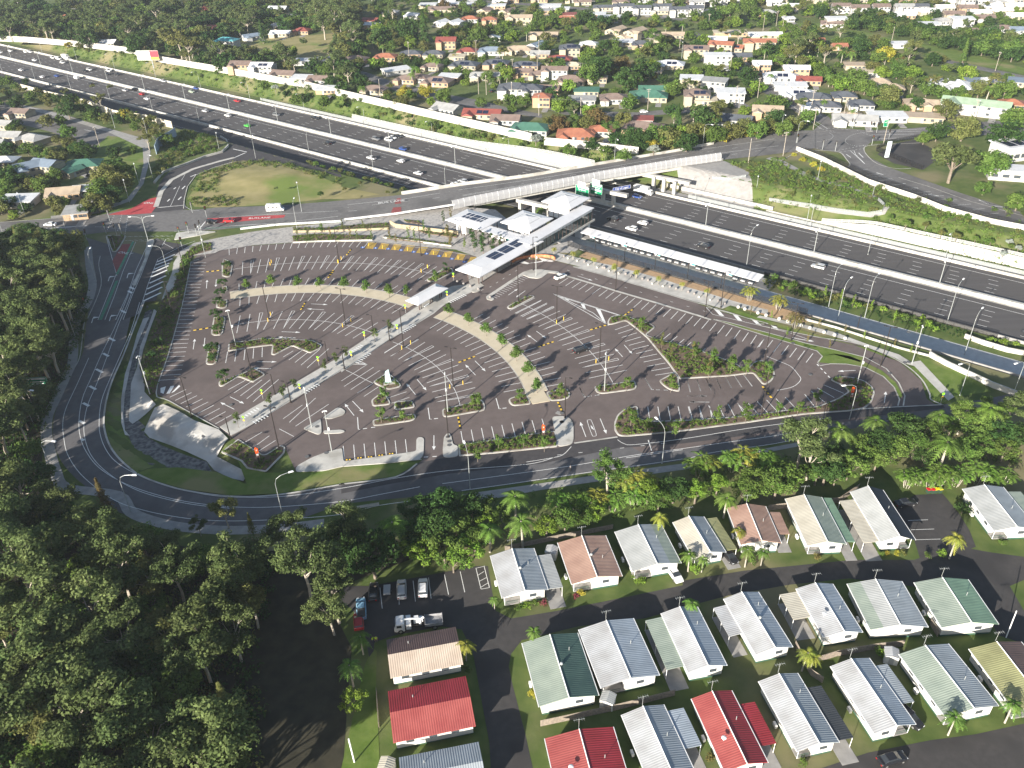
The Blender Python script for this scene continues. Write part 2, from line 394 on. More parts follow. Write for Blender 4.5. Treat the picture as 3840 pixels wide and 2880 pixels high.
# ---- main road: level at the left, rises to the bridge deck, far junction on the high side
def zroad(x): return .07 + 2.2*sstep(700, 1000, x)      # x across the photo in survey units
def mroad(sh, x, y):
    ox, oy, k = SH[sh]; return at(sh, x, y, zroad((ox + x*k)*2212/3840))
def mrd(sh, s): return [mroad(sh, x, y) for x, y in nums(s)]
top_edge = mrd('0', '-200,1465 0,1440 400,1408 640,1395 850,1350 1000,1345 1240,1362 1400,1345 1800,1332 2212,1300') + mrd('1', '0,1300 400,1262 800,1200 1200,1150 1600,1080 2212,975') + mrd('2', '200,925 430,878 700,845 860,845')
bot_edge = mrd('0', '-200,1640 0,1600 120,1560 240,1545 560,1520 700,1500 1140,1500 1400,1490 1700,1460 2212,1430') + mrd('1', '0,1425 350,1385 740,1330 1200,1248 1700,1152 2212,1072') + mrd('2', '0,1072 260,1035 500,1010 700,985 860,960')
mb = MB(); loft(mb, top_edge, bot_edge, 70); struct('main_road', mb, ASPH_OLD)
ZJ = ZN + .06
def jsheet(name, segs, m, dz=0.0):
    P = []
    for sh, s in segs: P += pts(sh, s, ZJ+dz)
    mb = MB(); mb.flat(P, ZJ+dz); return struct(name, mb, m)
jsheet('junction_road', [('2', '850,842 900,800 760,740 500,585 330,440 200,330 60,215 90,205 260,330 420,430 600,560 760,650 950,760 1000,830 1220,845 1500,830 1800,800 2212,770 2212,870 1800,880 1530,900 1230,915 1170,960 1190,1010 1350,1090 1800,1250 2212,1380 2212,1470 2000,1445 1600,1290 1200,1160 1030,1100 1090,1060 1020,990 860,965')], ASPH_OLD, .01)
jsheet('far_road', [('2', '1720,390 1900,425 2212,490 2212,515 1880,445 1700,405')], ASPH_OLD)
jsheet('cross_street', [('2', '440,690 250,700 0,735 -400,760 -760,745 -1200,610 -1230,590 -750,715 -300,728 100,690 400,668')], ASPH_OLD, .005)
jsheet('suburb_street', [('1', '170,470 330,530 620,600 900,650 1050,690 1300,740 1300,765 1000,720 700,680 380,600 120,495')], ASPH_OLD)
jsheet('upper_street', [('1', '900,0 1200,20 1700,60 2212,120 2212,135 1700,75 1200,35 880,12')], ASPH_OLD)
jsheet('side_street', [('1', '0,425 250,410 240,425 60,445 170,470 120,495 0,460')], PATH_OLD, .004)
jsheet('grass_park', [('0', '1300,310 1560,270 1900,235 2212,215 2212,370 1900,400 1500,385 1330,330')], GRASS_DRY)
jsheet('open_verge', [('2', '700,150 950,150 1400,260 1800,330 2212,440 2212,480 1800,400 1300,290 900,190')], GRASS)
jsheet('station_car_park', [('2', '1370,930 1500,905 1700,1000 1560,1100 1370,1060 1260,1000')], ASPH_LANE, .02)
# left suburb street and verges (z = 0 side)
sheet('left_street', [('0', '0,660 250,700 480,760 720,850 830,890 790,935 700,980 560,960 350,860 0,770')], ASPH_OLD, .04)
sheet('left_path', [('0', '150,680 400,740 700,830 960,905 975,985 960,1080 930,1190 850,1300 640,1380 420,1405 330,1418 330,1400 600,1365 820,1290 900,1190 930,1060 925,960 700,855 400,765 150,700')], PATH_OLD, .06)
sheet('left_lawn', [('0', '560,1000 700,880 960,905 925,960 930,1060 900,1190 820,1290 620,1365 430,1395 560,1300 700,1100')], GRASS, .045)
sheet('left_verge', [('0', '-150,1500 0,1440 400,1400 640,1380 860,1330 870,1345 640,1400 400,1412 0,1450 -150,1520')], GRASS, .05)
# curved ramp road down to the motorway
ra = drape('0', '960,1380 1000,1300 1040,1180 1130,1090 1300,1020 1440,985 1490,940 1440,880', .07)
rb = drape('0', '1215,1355 1195,1300 1215,1200 1280,1130 1400,1080 1560,1040 1700,1040 1820,1060', .07)
mb = MB(); 
A = resample(smooth(ra), length(smooth(ra))/26); B = resample(smooth(rb), length(smooth(rb))/26)
rows = []
for a, b in zip(A, B):
    rows.append([a.lerp(b, k/8) for k in range(9)])
for r in rows:
    for p in r: p.z = terrain(p.x, p.y) + .08
for i in range(len(rows)-1):
    for k in range(8): mb.face([rows[i][k+1], rows[i+1][k+1], rows[i+1][k], rows[i][k]])
struct('ramp_road', mb, ASPH_NEW)
# ---- mobile home park lanes
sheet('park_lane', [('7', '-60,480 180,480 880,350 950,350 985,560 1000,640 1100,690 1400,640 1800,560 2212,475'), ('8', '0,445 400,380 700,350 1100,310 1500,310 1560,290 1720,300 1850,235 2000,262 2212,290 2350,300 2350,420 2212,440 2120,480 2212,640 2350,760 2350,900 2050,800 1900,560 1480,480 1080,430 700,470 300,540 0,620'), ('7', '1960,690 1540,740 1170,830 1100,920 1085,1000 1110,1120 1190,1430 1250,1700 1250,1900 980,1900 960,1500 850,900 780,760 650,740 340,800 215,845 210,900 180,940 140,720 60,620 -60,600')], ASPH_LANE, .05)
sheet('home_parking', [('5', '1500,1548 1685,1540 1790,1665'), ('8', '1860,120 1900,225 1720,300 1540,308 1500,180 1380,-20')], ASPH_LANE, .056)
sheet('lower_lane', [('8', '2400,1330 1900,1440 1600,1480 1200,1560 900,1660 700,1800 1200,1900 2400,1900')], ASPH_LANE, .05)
# lawns of the home park, their shade put in as darker grass
sheet('home_lawn', [('7', '880,350 1100,200 1500,90 2212,0'), ('8', '400,-150 1800,-330 2400,-300 2400,1330 1900,1440 1200,1560 700,1800 0,1900'), ('7', '1250,1900 1190,1430 1110,1120 1085,1000 1100,920 1170,830 1540,740 1960,690 2212,700 2212,475 1800,560 1400,640 1100,690 1000,640 985,560')], GRASS_D, .035)
sheet('strip_lawn', [('7', '200,880 150,1000 0,1659 -120,1900 240,1900 250,1659 225,1100 230,900')], GRASS, .04)
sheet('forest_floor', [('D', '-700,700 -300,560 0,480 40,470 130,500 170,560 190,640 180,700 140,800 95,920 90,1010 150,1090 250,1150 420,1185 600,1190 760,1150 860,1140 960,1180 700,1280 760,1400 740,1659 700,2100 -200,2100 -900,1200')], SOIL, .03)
sheet('tree_belt_floor', [('D', '760,1150 880,1110 1100,1075 1300,1040 1500,1010 1700,975 1900,940 2150,890 2212,880 2400,860 2400,1080 2212,1060 1950,1030 1700,1080 1500,1100 1250,1150 1060,1190 960,1180')], GRASS_D, .043)
for nm, s in (('roadside_path', [('4', '780,1545 1300,1472 1650,1420 2212,1345'), ('5', '600,1235 900,1180 900,1205 600,1262'), ('4', '2212,1385 1650,1462 1300,1515 1000,1570 850,1580')]),):
    sheet(nm, s, PATH_OLD, .06)
L = smooth(poly(('3', '570,-60 580,60 600,180 575,290 510,400 480,520 470,680 420,800 365,920 310,1040 300,1150 320,1260 360,1400 430,1500'), ('6', '760,-110 850,0 1000,60 1200,100 1500,118 1850,100 2100,70'), z=.05), 4)
mb = MB(); mb.ribbon(L, 2.6); struct('outer_footpath', mb, PATH_OLD)
# ---- markings helper
def z_line(mb, L, w=.14, dz=0): mb.ribbon(L, w, dz)
PM = MB(); ZP = .062
def ln(sh, s, w=.14, z=None):
    L = pts(sh, s, ZP if z is None else z); PM.ribbon(L, w)
def arc(c, r, a0, a1, n=40):
    return [Vector((c[0]+r*cos(radians(a0+(a1-a0)*i/n)), c[1]+r*sin(radians(a0+(a1-a0)*i/n)), ZP)) for i in range(n+1)]
CL, CR = (-68.53, 175.6), (-61.82, 166.02)
# left fan and right fan: concentric stall rows; radii from the survey
def radial(c, r0, r1, a0, a1, w=2.75, grp=3, skew=0.0, tri=False):
    """stalls in facets: grp parallel lines, then a narrow triangle where the facet turns"""
    rr = (r0+r1)/2; tot = abs(radians(a1-a0))*rr; n = max(1, round(tot/w)); da = (a1-a0)/n
    for g in range(0, n+1, grp):
        am = a0 + da*(g + (grp-1)/2); ux = Vector((cos(radians(am+skew)), sin(radians(am+skew)), 0)); 
        for i in range(g, min(g+grp, n+1)):
            a = radians(a0+da*i); m = Vector((c[0]+rr*cos(a), c[1]+rr*sin(a), ZP)); h = (r1-r0)/2/max(.9, cos(radians(skew)))
            p, q = m-ux*h, m+ux*h; PM.ribbon([p, q], .16)
            if tri and i == g and g > 0:
                a2 = radians(a0+da*(i-.33)); q2 = Vector((c[0]+rr*cos(a2), c[1]+rr*sin(a2), ZP)) + ux*h; q2 = q + (q2-q).normalized()*.95; PM.ribbon([p, q2], .12); PM.ribbon([q2, q], .12)
radial(CL, 86.2-5.5, 86.2+5.5, 59.5, 105, 2.75, 3, -2, True); PM.ribbon(arc(CL, 86.4, 57, 107.5), .14)
radial(CL, 45.9-5.5, 45.9+5.5, 56, 107, 2.9, 3, -4, True); PM.ribbon(arc(CL, 45.9, 53, 110), .14)
radial(CL, 68.9, 68.9+5.4, 60, 106, 2.75, 3, -3); radial(CL, 63.3-5.4, 63.3, 56, 106, 2.8, 3, -3)
radial(CR, 89.9-5.5, 89.9+5.5, 43, 13, 2.75, 3, 3.5, True); PM.ribbon(arc(CR, 89.9, 9.5, 44), .14)
radial(CR, 48.8-5.6, 48.8+5.6, 53, 12.5, 2.95, 3, 3.5, True); PM.ribbon(arc(CR, 49, 9, 55.5), .14)
radial(CR, 72.3, 72.3+5.0, 46, 10, 2.75, 3, 4); radial(CR, 66.4-5.4, 66.4, 51.5, 12.5, 2.75, 3, 4)
radial(CL, 99.0, 104.2, 80, 107.5, 2.75, 3, -3)
# straight rows: (sheet, base start, base end, tip start, tip end)
def row(sh, a, b, c, d, w=2.5, base=True, z=None):
    A, B, Cc, D = [at(sh, *q, ZP) for q in (a, b, c, d)]; n = max(1, round((B-A).length/w))
    for i in range(n+1): PM.ribbon([A.lerp(B, i/n), Cc.lerp(D, i/n)], .16)
row('3', (1238, 43), (1035, 805), (1335, 43), (1165, 797))
row('3', (1100, 915), (1395, 1088), (1205, 865), (1500, 1030))
row('3', (1475, 620), (1700, 592), (1462, 693), (1698, 655)); row('3', (1835, 655), (1990, 725), (1900, 615), (2130, 600)) 
row('3', (1477, 868), (1640, 945), (1590, 805), (1805, 800))
row('b', (140, 115), (2180, 735), (45, 178), (2120, 830), base=True)
row('b', (1640, 880), (1130, 660), (1560, 945), (1040, 735)); row('b', (1135, 655), (1135, 655), (1040, 733), (1040, 733))
row('b', (775, 603), (1240, 1095), (625, 655), (1045, 1125)); row('b', (1375, 1170), (1960, 1120), (1405, 1300), (2050, 1240))
row('b', (965, 1450), (1385, 1450), (985, 1585), (1420, 1590)); row('b', (1395, 1450), (1900, 1420), (1430, 1590), (1990, 1570))
row('5', (533, 529), (845, 630), (485, 592), (800, 690)); row('5', (30, 800), (395, 770), (50, 880), (450, 845))
row('5', (40, 975), (175, 975), (55, 1060), (190, 1055)); row('5', (360, 960), (665, 915), (430, 1035), (730, 985)); row('5', (790, 895), (915, 835), (855, 975), (1045, 890))
row('4', (12, 1230), (415, 1188), (20, 1330), (425, 1275)); row('4', (775, 1135), (1300, 1055), (790, 1220), (1325, 1135))
row('a', (60, 905), (-130, 1010), (265, 1015), (265, 1015))
for s in ('0,1185 270,1012', '28,1242 335,1042', '97,1275 400,1075', '50,1073 330,1210', '165,1310 330,1210', '235,1345 385,1245', '445,898 720,722', '510,928 800,755', '470,1365 675,1297', '520,1415 705,1355'): ln('a', s)
for s in ('1590,1205 1700,1140', '1650,1235 1745,1165', '1675,1265 1785,1195', '1835,1055 1960,965', '1875,1078 2045,920', '1915,1103 2130,960', '1810,1120 1905,1170'): ln('3', s)
for s in ('1310,1275 1380,1305 2010,1505', '1310,1275 1500,1380 1890,1605', '915,1478 1190,1342', '975,1507 1247,1372', '1033,1538 1320,1408'): ln('e', s, .2)
for s in ('0,285 400,480 550,605', '0,285 700,510'): ln('b', s, .2)
PM.flat(pts('b', '265,375 300,375 328,445 300,440', ZP)); PM.flat(pts('b', '425,430 468,432 530,580 505,575', ZP)); PM.flat(pts('b', '105,322 140,335 150,352 115,345', ZP))
for s in ('255,1245 305,1352 320,1350', '938,1162 1005,1275 1025,1275', '970,1797 1005,1910'): ln('b', s, .2)
for s in ('1003,922 1022,990 1035,990', '562,983 573,1058 585,1057', '105,1045 110,1123 122,1123', '1542,848 1573,912 1585,912', '1970,797 2012,865 2025,865'): ln('4', s, .2)
def dash(sh, s, on=1.0, off=1.0, w=.25, z=None, mb=None):
    L = resample(pts(sh, s, ZP if z is None else z), .5); k = int(round((on+off)/.5)); o = int(round(on/.5))
    for i in range(0, len(L)-o, k): (mb or PM).ribbon([L[i], L[i+o]], w)
for s in ('1045,987 1110,980', '600,1055 660,1048', '140,1120 220,1108', '1600,910 1680,897', '2040,867 2120,870', '535,1303 660,1296'): dash('4', s)
dash('5', '870,700 955,790', .9, .9, .3); dash('b', '340,1345 470,1328'); dash('b', '1050,1275 1190,1280')
for s in ('545,650 620,680 700,715 750,770 765,800 735,835 690,855 613,870',): PM.ribbon(smooth(pts('5', s, ZP), 4), .15)
# lane dashes on the drive aisle
dash('b', '130,35 290,85 500,150 730,215 960,285 1200,360 1320,395 1450,432 1600,475', 1.2, 4.5, .13)
dash('u', '390,600 500,560 680,445 770,390 860,335', 1.2, 2.5, .13)
for s in ('545,690 500,665', '585,692 512,662', '615,675 540,648', '643,655 568,627', '670,637 597,608', '698,618 625,590', '725,600 650,572', '752,582 680,555', '780,565 708,538', '808,547 737,520', '835,530 765,503', '861,513 790,487', '887,495 815,470', '915,477 842,452', '943,460 870,432'): ln('u', s, .13)
def arrow(sh, a, b, L=4.2, w=.9):
    A, B = at(sh, *a, ZP+.003), at(sh, *b, ZP+.003); d = (B-A); l = d.length; d.normalize(); q = Vector((-d.y, d.x, 0)); PM.ribbon([A, B-d*1.4], .18)
    PM.face([B-d*1.5-q*w/2, B, B-d*1.5+q*w/2][::1] if True else [])
for sh, a, b in [('3', (1338, 210), (1342, 155)), ('3', (1402, 150), (1398, 200)), ('3', (1252, 605), (1262, 537)), ('3', (1328, 530), (1322, 590)), ('3', (2015, 310), (2125, 315)), ('3', (2100, 348), (1988, 342)),
    ('3', (1825, 490), (1948, 495)), ('3', (1915, 530), (1797, 525)), ('3', (1665, 685), (1795, 686)), ('3', (1757, 730), (1640, 726)), ('3', (1490, 912), (1582, 957)), ('3', (1518, 993), (1428, 948)),
    ('a', (785, 1168), (882, 1283)), ('a', (770, 1328), (675, 1212)), ('a', (115, 1393), (230, 1512)), ('a', (132, 1543), (35, 1420)), ('a', (1385, 975), (1495, 1085)), ('a', (1392, 1125), (1285, 1015)),
    ('a', (2022, 668), (2122, 742)), ('a', (2030, 780), (1928, 705)), ('b', (720, 810), (805, 905)), ('b', (705, 935), (625, 848)), ('b', (1373, 1341), (1580, 1341)), ('b', (1605, 1405), (1390, 1402)),
    ('4', (600, 1162), (600, 1258)), ('4', (1585, 1172), (1548, 1075)), ('4', (1677, 1053), (1718, 1152)), ('5', (1307, 950), (1317, 878)), ('5', (1122, 741), (1005, 747)), ('5', (30, 907), (157, 908)), ('5', (172, 946), (40, 945)),
    ('b', (235, 95), (395, 145)), ('u', (717, 655), (830, 580)), ('u', (920, 603), (808, 683)), ('5', (708, 527), (850, 555))]: arrow(sh, a, b)
PM.ribbon(smooth(pts('4', '1620,1062 1600,1062 1595,1075 1625,1160 1640,1167 1652,1155 1622,1070 1608,1060', ZP), 3), .12)
PM.flat(pts('4', '1615,1095 1630,1110 1640,1130 1620,1115', ZP))
# hatched areas
for q in ('1040,855 1075,845 1060,893 1040,885', '1105,843 1130,840 1100,890 1078,893', '1160,835 1168,845 1128,880 1110,888'): PM.flat(pts('3', q, ZP))
for q in ('195,335 225,340 270,390 240,385', '320,372 350,377 390,425 360,420', '438,403 470,410 513,452 485,448', '560,435 590,440 625,478 597,475', '675,470 700,478 740,497 722,500'): PM.flat(pts('5', q, ZP))
for s in ('150,330 195,378 520,455 700,500 850,553', '710,527 750,540 850,552', '155,330 700,478 850,520 1000,550'): ln('5', s, .15)
# bus-bay hatch bars (left)
for a, b, c, d in (((570, 490), (710, 432), 9, 0), ((560, 515), (690, 465), 9, 0), ((545, 550), (665, 500), 9, 0), ((533, 577), (660, 520), 9, 0), ((520, 612), (650, 555), 9, 0), ((508, 660), (640, 600), 9, 0), ((490, 706), (620, 645), 9, 0), ((475, 752), (610, 690), 9, 0), ((458, 802), (600, 735), 9, 0)):
    A, B = at('v', *a, .07), at('v', *b, .07); PM.ribbon([A, B], .75)
for s in ('575,470 545,545 500,660 455,800', '455,800 415,905', '575,470 640,430 760,365 870,325', '100,950 160,800 240,600 300,450 380,325', '155,950 230,760 300,560 400,330 500,325', '240,950 330,760 400,560 500,340', '300,950 370,760 440,600 545,330', '165,290 250,600'): ln('v', s, .14, .065)
dash('v', '340,290 560,285 700,285', .9, .9, .14, .09); dash('v', '340,320 560,310 700,305', .9, .9, .14, .09); dash('v', '625,345 700,385', .5, .5, .25, .07)
ln('v', '590,60 770,42', .2, .09); ln('v', '780,10 790,50 840,80 905,85', .13, .1)
for a, b in (((640, 310), (630, 345)),): ln('v', '640,310 610,360', .15, .07)
# ring-road lane lines
def off_line(shs, w=.14, z=.065, n=5): PM.ribbon(smooth(poly(*shs, z=z), n), w)
off_line([('3', '870,150 800,330 740,470 665,620 590,790 535,920 512,1060 520,1170 560,1270 640,1370 780,1460 960,1530 1200,1590 1500,1625 1800,1625 2212,1590'), ('4', '250,1545 510,1495')])
off_line([('3', '890,130 830,300 770,440 705,620 630,820 570,960 545,1080 550,1180 590,1290 680,1390 830,1490 1000,1555 1250,1610 1500,1635')])
off_line([('3', '905,300 850,480 790,620 715,790 660,930 643,1060 650,1160 690,1260 760,1340 900,1420 1100,1490 1400,1555 1800,1560 2212,1505'), ('4', '350,1440 700,1390 1200,1350 1380,1305')])
off_line([('3', '575,660 500,830 430,980 407,1080 415,1190 440,1290 520,1410 660,1530 780,1600'), ('6', '900,-20 1050,15 1250,45 1500,58 1850,45 2212,15'), ('4', '250,1615 600,1570')])
off_line([('4', '655,1475 1100,1415 1500,1358 1900,1290 2212,1248'), ('5', '300,1205 560,1170 900,1110')]); off_line([('4', '780,1520 1100,1475 1530,1412 2212,1315'), ('5', '200,1272 600,1215 900,1150')])
off_line([('4', '1845,1308 2212,1255')]); off_line([('4', '1790,1190 1830,1215 1900,1222 2212,1185'), ('5', '400,1120 700,1080 960,1048')]); off_line([('4', '1490,1235 1440,1285 1380,1305 1200,1335')])
dash('4', '1400,1290 1810,1245 2212,1200', 1.0, 4, .13, .068)
for s in ('840,200 870,215', '830,225 855,240', '785,352 815,368', '705,530 745,550', '668,630 705,650', '622,732 665,755', '580,842 622,865', '538,952 578,972', '513,1068 548,1085', '525,1185 545,1195'): ln('3', s, .7, .068)
for x, y in ((707, 145), (828, 125), (600, 412), (715, 400)):
    A = at('3', x, y, .068); d = Vector((-.25, .97, 0)); PM.ribbon([A-d*2.2, A+d*1.2], .25); q = Vector((.97, .25, 0)); PM.face([A+d*.6, A+d*.6+q*2.0+d*.5, A+d*1.9]); 
struct('car_park_markings', PM, PAINT)
# main road, junction markings
MM = MB()
def mline(sh, s, w=.14, on=None, off=None):
    L = [p + Vector((0, 0, .012)) for p in mrd(sh, s)]
    if on is None: MM.ribbon(L, w)
    else:
        L = resample(L, .5); k = int((on+off)/.5); o = int(on/.5)
        for i in range(0, len(L)-o, k): MM.ribbon([L[i], L[i+o]], w)
mline('1', '0,1330 400,1290 800,1225 1200,1168 1700,1090 2212,998'); mline('1', '0,1372 300,1350 800,1268 1200,1200 1700,1115 2212,1035'); mline('1', '330,1340 800,1262 1200,1195 1700,1110 2212,1030')
mline('1', '0,1350 600,1285 1200,1185 1700,1100 2212,1012', .12, 3, 9); mline('1', '400,1370 900,1290 1400,1195 2212,1060', .12, 3, 9)
mline('2', '0,985 260,948 600,900'); mline('2', '0,1030 300,985 620,945'); mline('2', '0,1000 300,965 560,930', .12, 3, 9); mline('2', '0,1048 300,1005 600,960', .12, 3, 9)
mline('0', '1420,1410 1650,1395 2212,1365'); mline('0', '1400,1470 1800,1445 2212,1400'); mline('0', '0,1490 560,1470 700,1470', .12, 3, 3); mline('0', '300,1480 560,1462', .4)
mline('0', '1285,1490 1345,1420', .4); mline('0', '830,1385 810,1520', .12, 1, 1); mline('0', '790,1390 760,1500', .12, 1, 1); mline('0', '740,1395 690,1500', .12, 1, 1)
mline('0', '740,1535 1120,1530', .12, 1, 1); mline('0', '740,1560 1120,1555', .12, 1, 1); mline('0', '1130,1500 1400,1470 1660,1455', .12)
def jl(sh, s, w=.15, on=None, off=1, sm=False):
    L = pts(sh, s, ZJ+.02)
    if sm: L = smooth(L, 4)
    if on is None: MM.ribbon(L, w)
    else:
        L = resample(L, .5); k = int((on+off)/.5); o = int(on/.5)
        for i in range(0, len(L)-o, k): MM.ribbon([L[i], L[i+o]], w)
jl('2', '1200,940 1120,945 1060,925 1060,900 1110,870 1200,855', .15, .5, .5, True); jl('2', '950,860 975,880 950,905 860,920', .15, .5, .5, True)
for s in ('610,895 690,935', '655,890 740,930', '680,880 760,920 900,970', '880,830 1000,860', '940,830 1090,840', '1130,845 1300,910', '1010,975 1180,940', '1020,985 1190,960'): jl('2', s, .15, 1, 1)
for s in ('1220,875 1500,868', '1260,855 1540,850', '1380,845 1650,830', '1250,900 1530,890', '765,745 900,835', '800,745 940,835', '730,760 760,800', '600,610 760,720'): jl('2', s, .2)
for s in ('1085,975 1180,1062', '1110,975 1120,1000 1180,1060'): jl('2', s, .2)
for s in ('1255,1118 1300,1132', '1560,1255 1660,1270', '120,1005 160,1008', '330,968 380,970', '1060,1000 1090,1020', '1140,990 1170,1020'): jl('2', s, .35)
row2 = lambda sh, a, b, c, d: [MM.ribbon([at(sh, *a, ZJ+.02).lerp(at(sh, *b, ZJ+.02), i/9), at(sh, *c, ZJ+.02).lerp(at(sh, *d, ZJ+.02), i/9)], .12) for i in range(10)]
row2('2', (1190, 1150), (1950, 1390), (1290, 1140), (2050, 1380)); row2('2', (1100, 1110), (1950, 1410), (1200, 1095), (2000, 1400))
for i in range(9): MM.ribbon([at('2', 1920+i*13, 1295+i*5, ZJ+.025), at('2', 1975+i*14, 1320+i*3, ZJ+.025)][::1], .5)
for s in ('0,668 250,705 480,765',): PM2 = None
struct('road_markings', MM, PAINT)
LM = MB(); 
for s in ('85,712 200,742', '130,735 180,745', '545,840 640,860'): LM.ribbon(pts('0', s, .06), .25)
for x, y, x2, y2 in ((250, 490, 265, 625), (370, 440, 375, 600), (465, 445, 480, 580), (565, 425, 582, 560), (668, 405, 695, 535), (770, 385, 800, 520), (872, 362, 905, 498), (925, 350, 960, 490)): LM.ribbon([at('7', x, y, .07), at('7', x2, y2, .07)], .12)
for x, y, x2, y2 in ((870, 365, 932, 350), (905, 500, 958, 490), (885, 410, 925, 385), (892, 450, 940, 425), (900, 490, 950, 460)): LM.ribbon([at('7', x, y, .07), at('7', x2, y2, .07)], .1)
for x, y, x2, y2 in ((1460, 55, 1590, 50), (1480, 115, 1630, 110), (1500, 180, 1670, 175)): LM.ribbon([at('8', x, y, .07), at('8', x2, y2, .07)], .1)
struct('park_lane_markings', LM, PAINT)
RP = MB()
for sh, s, w in (('0', '1520,990 1590,1000 1560,1030', .3),): pass
L = [p for p in drape('0', '1020,1345 1190,1330', .12)]; RP.ribbon(L, .3)
for s in ('1105,1335 1165,1205', '1175,1170 1200,1130'): RP.ribbon(drape('0', s, .12), .14)
for s in ('1510,965 1600,985', '1500,1030 1590,990', '1180,1225 1200,1205', '1155,1295 1175,1275', '1085,1305 1100,1290', '1125,1225 1140,1215', '1235,1145 1270,1130'): RP.ribbon(drape('0', s, .12), .5)
struct('ramp_markings', RP, PAINT)
# red bus lanes, green strip
mb = MB(); mb.flat(mrd('0', '700,1392 850,1352 960,1290 1030,1275 1010,1340 980,1382 830,1392')); 
o = mb.build('red_bus_lane', RED); o.location.z = .02; o['kind'] = 'structure'
mb = MB(); mb.flat(mrd('0', '1345,1415 1420,1412 1700,1398 2090,1385 2000,1395 1640,1428 1450,1445 1330,1445')); o = mb.build('red_turning_lane', RED); o.location.z = .02; o['kind'] = 'structure'
mb = MB(); mb.flat(pts('v', '295,350 365,348 250,590 215,480', .09)); o = mb.build('red_side_lane', REDDK); o['kind'] = 'structure'
mb = MB(); mb.flat(mrd('1', '265,1298 385,1282 388,1318 268,1330')); mb.flat(mrd('1', '262,1352 388,1340 390,1382 262,1395')); o = mb.build('red_crossing_patch', REDDK); o.location.z = .015; o['kind'] = 'structure'
mb = MB(); mb.flat(pts('2', '370,1330 410,1305 490,1300 545,1340 520,1358', -4.9)); o = mb.build('green_cycle_patch', GREENP); o['kind'] = 'structure'
mb = MB(); mb.ribbon(pts('v', '250,590 380,330', .095), .9); mb.ribbon(pts('v', '120,950 250,640', .095), .9); mb.ribbon(mrd('0', '1330,1480 1700,1465 2212,1440'), .35, .03); o = mb.build('green_cycle_strip', GREENP); o['kind'] = 'structure'
# ------------------------------------------------ draped patches, kerbed islands, banks
def drape_sheet(name, P, m, dz=.06, cell=2.5, kind='structure'):
    bm = bmesh.new(); vs = [bm.verts.new((p.x, p.y, 0)) for p in P]
    for t in tessellate_polygon([[(p.x, p.y, 0) for p in P]]):
        try: bm.faces.new([vs[i] for i in t])
        except ValueError: pass
    for _ in range(6):
        ed = [e for e in bm.edges if e.calc_length() > cell*1.6]
        if not ed or len(bm.faces) > 30000: break
        bmesh.ops.subdivide_edges(bm, edges=ed, cuts=1); bmesh.ops.triangulate(bm, faces=[f for f in bm.faces if len(f.verts) > 3])
    for v in bm.verts: v.co.z = terrain(v.co.x, v.co.y) + dz
    bmesh.ops.recalc_face_normals(bm, faces=bm.faces[:])
    for f in bm.faces:
        if f.normal.z < 0: f.normal_flip()
    me = bpy.data.meshes.new(name); bm.to_mesh(me); bm.free(); me.materials.append(m)
    o = bpy.data.objects.new(name, me); C.objects.link(o)
    if kind: o['kind'] = kind
    return o
def inset(P, d):
    n = len(P); A = sum(P[i-1][0]*P[i][1] - P[i][0]*P[i-1][1] for i in range(n)); sg = 1 if A > 0 else -1; o = []
    for i in range(n):
        a, b, c = Vector(P[i-1][:2]), Vector(P[i][:2]), Vector(P[(i+1) % n][:2])
        e1 = (b-a).normalized(); e2 = (c-b).normalized(); n1 = Vector((-e1.y, e1.x)); n2 = Vector((-e2.y, e2.x)); m = (n1+n2)
        if m.length < .3: m = n1
        m.normalize(); k = min(2.0, 1/max(.4, m.dot(n1))); q = b + m*d*k*sg; o.append(Vector((q.x, q.y, 0)))
    return o
def rounded(P, r=.8, n=4):
    o = []
    for i in range(len(P)):
        a, b, c = P[i-1], P[i], P[(i+1) % len(P)]; u = (a-b); v = (c-b); lu = min(r, u.length*.45); lv = min(r, v.length*.45)
        A = b+u.normalized()*lu; Cc = b+v.normalized()*lv
        for k in range(n+1):
            t = k/n; o.append(A*(1-t)**2 + b*2*t*(1-t) + Cc*t*t)
    return o
KERB = MB(); BEDS = []      # beds: (polygon, density, tan?)
BED_MB = MB(); SOLID = MB()
def island(*segs, bed=True, h=.16, kw=.42, dens=1.0, rnd=.9, smooth_it=False):
    P = poly(*segs); P = rounded(P, rnd) if rnd else P
    if bed:
        KERB.prism(P, .03, h+.03); Q = inset(P, kw); BED_MB.prism(Q, .05, h+.07); BEDS.append((Q, dens, h+.07))
    else: SOLID.prism(P, .03, h+.03)
island(('a', '885,150 940,165 1010,140 1165,55 1150,22 1095,12 985,75 890,130'))
island(('e', '832,1420 850,1438 890,1435 1125,1310 1090,1293 1000,1320 920,1365 840,1410'))
island(('a', '330,1195 460,1110 490,1110 545,1150 610,1215 620,1240 600,1255 490,1280 430,1255 345,1215'))
island(('a', '310,1400 320,1380 430,1300 445,1300 505,1405 510,1425 490,1435 340,1452 320,1440'))
island(('a', '545,1420 560,1405 720,1390 740,1400 762,1450 755,1465 580,1488 550,1480'))
island(('a', '325,1600 345,1590 740,1530 765,1535 778,1560 760,1590 720,1605 370,1655 335,1650 325,1625'))
island(('a', '1045,1490 1070,1475 1250,1435 1440,1380 1470,1395 1492,1450 1490,1490 1460,1500 1090,1565 1055,1555 1045,1520'))
island(('4', '1080,930 1090,958 1115,975 1232,962 1200,895 1130,912'))
island(('4', '1352,942 1430,937 1470,925 1483,910 1480,885 1460,860 1430,865 1325,885'))
island(('b', '410,1255 430,1245 820,1185 835,1200 850,1245 845,1265 815,1280 500,1322 455,1315 425,1295'))
island(('b', '1085,1185 1100,1175 1250,1095 1285,1150 1288,1180 1300,1290 1275,1298 1190,1280 1130,1240 1095,1205'))
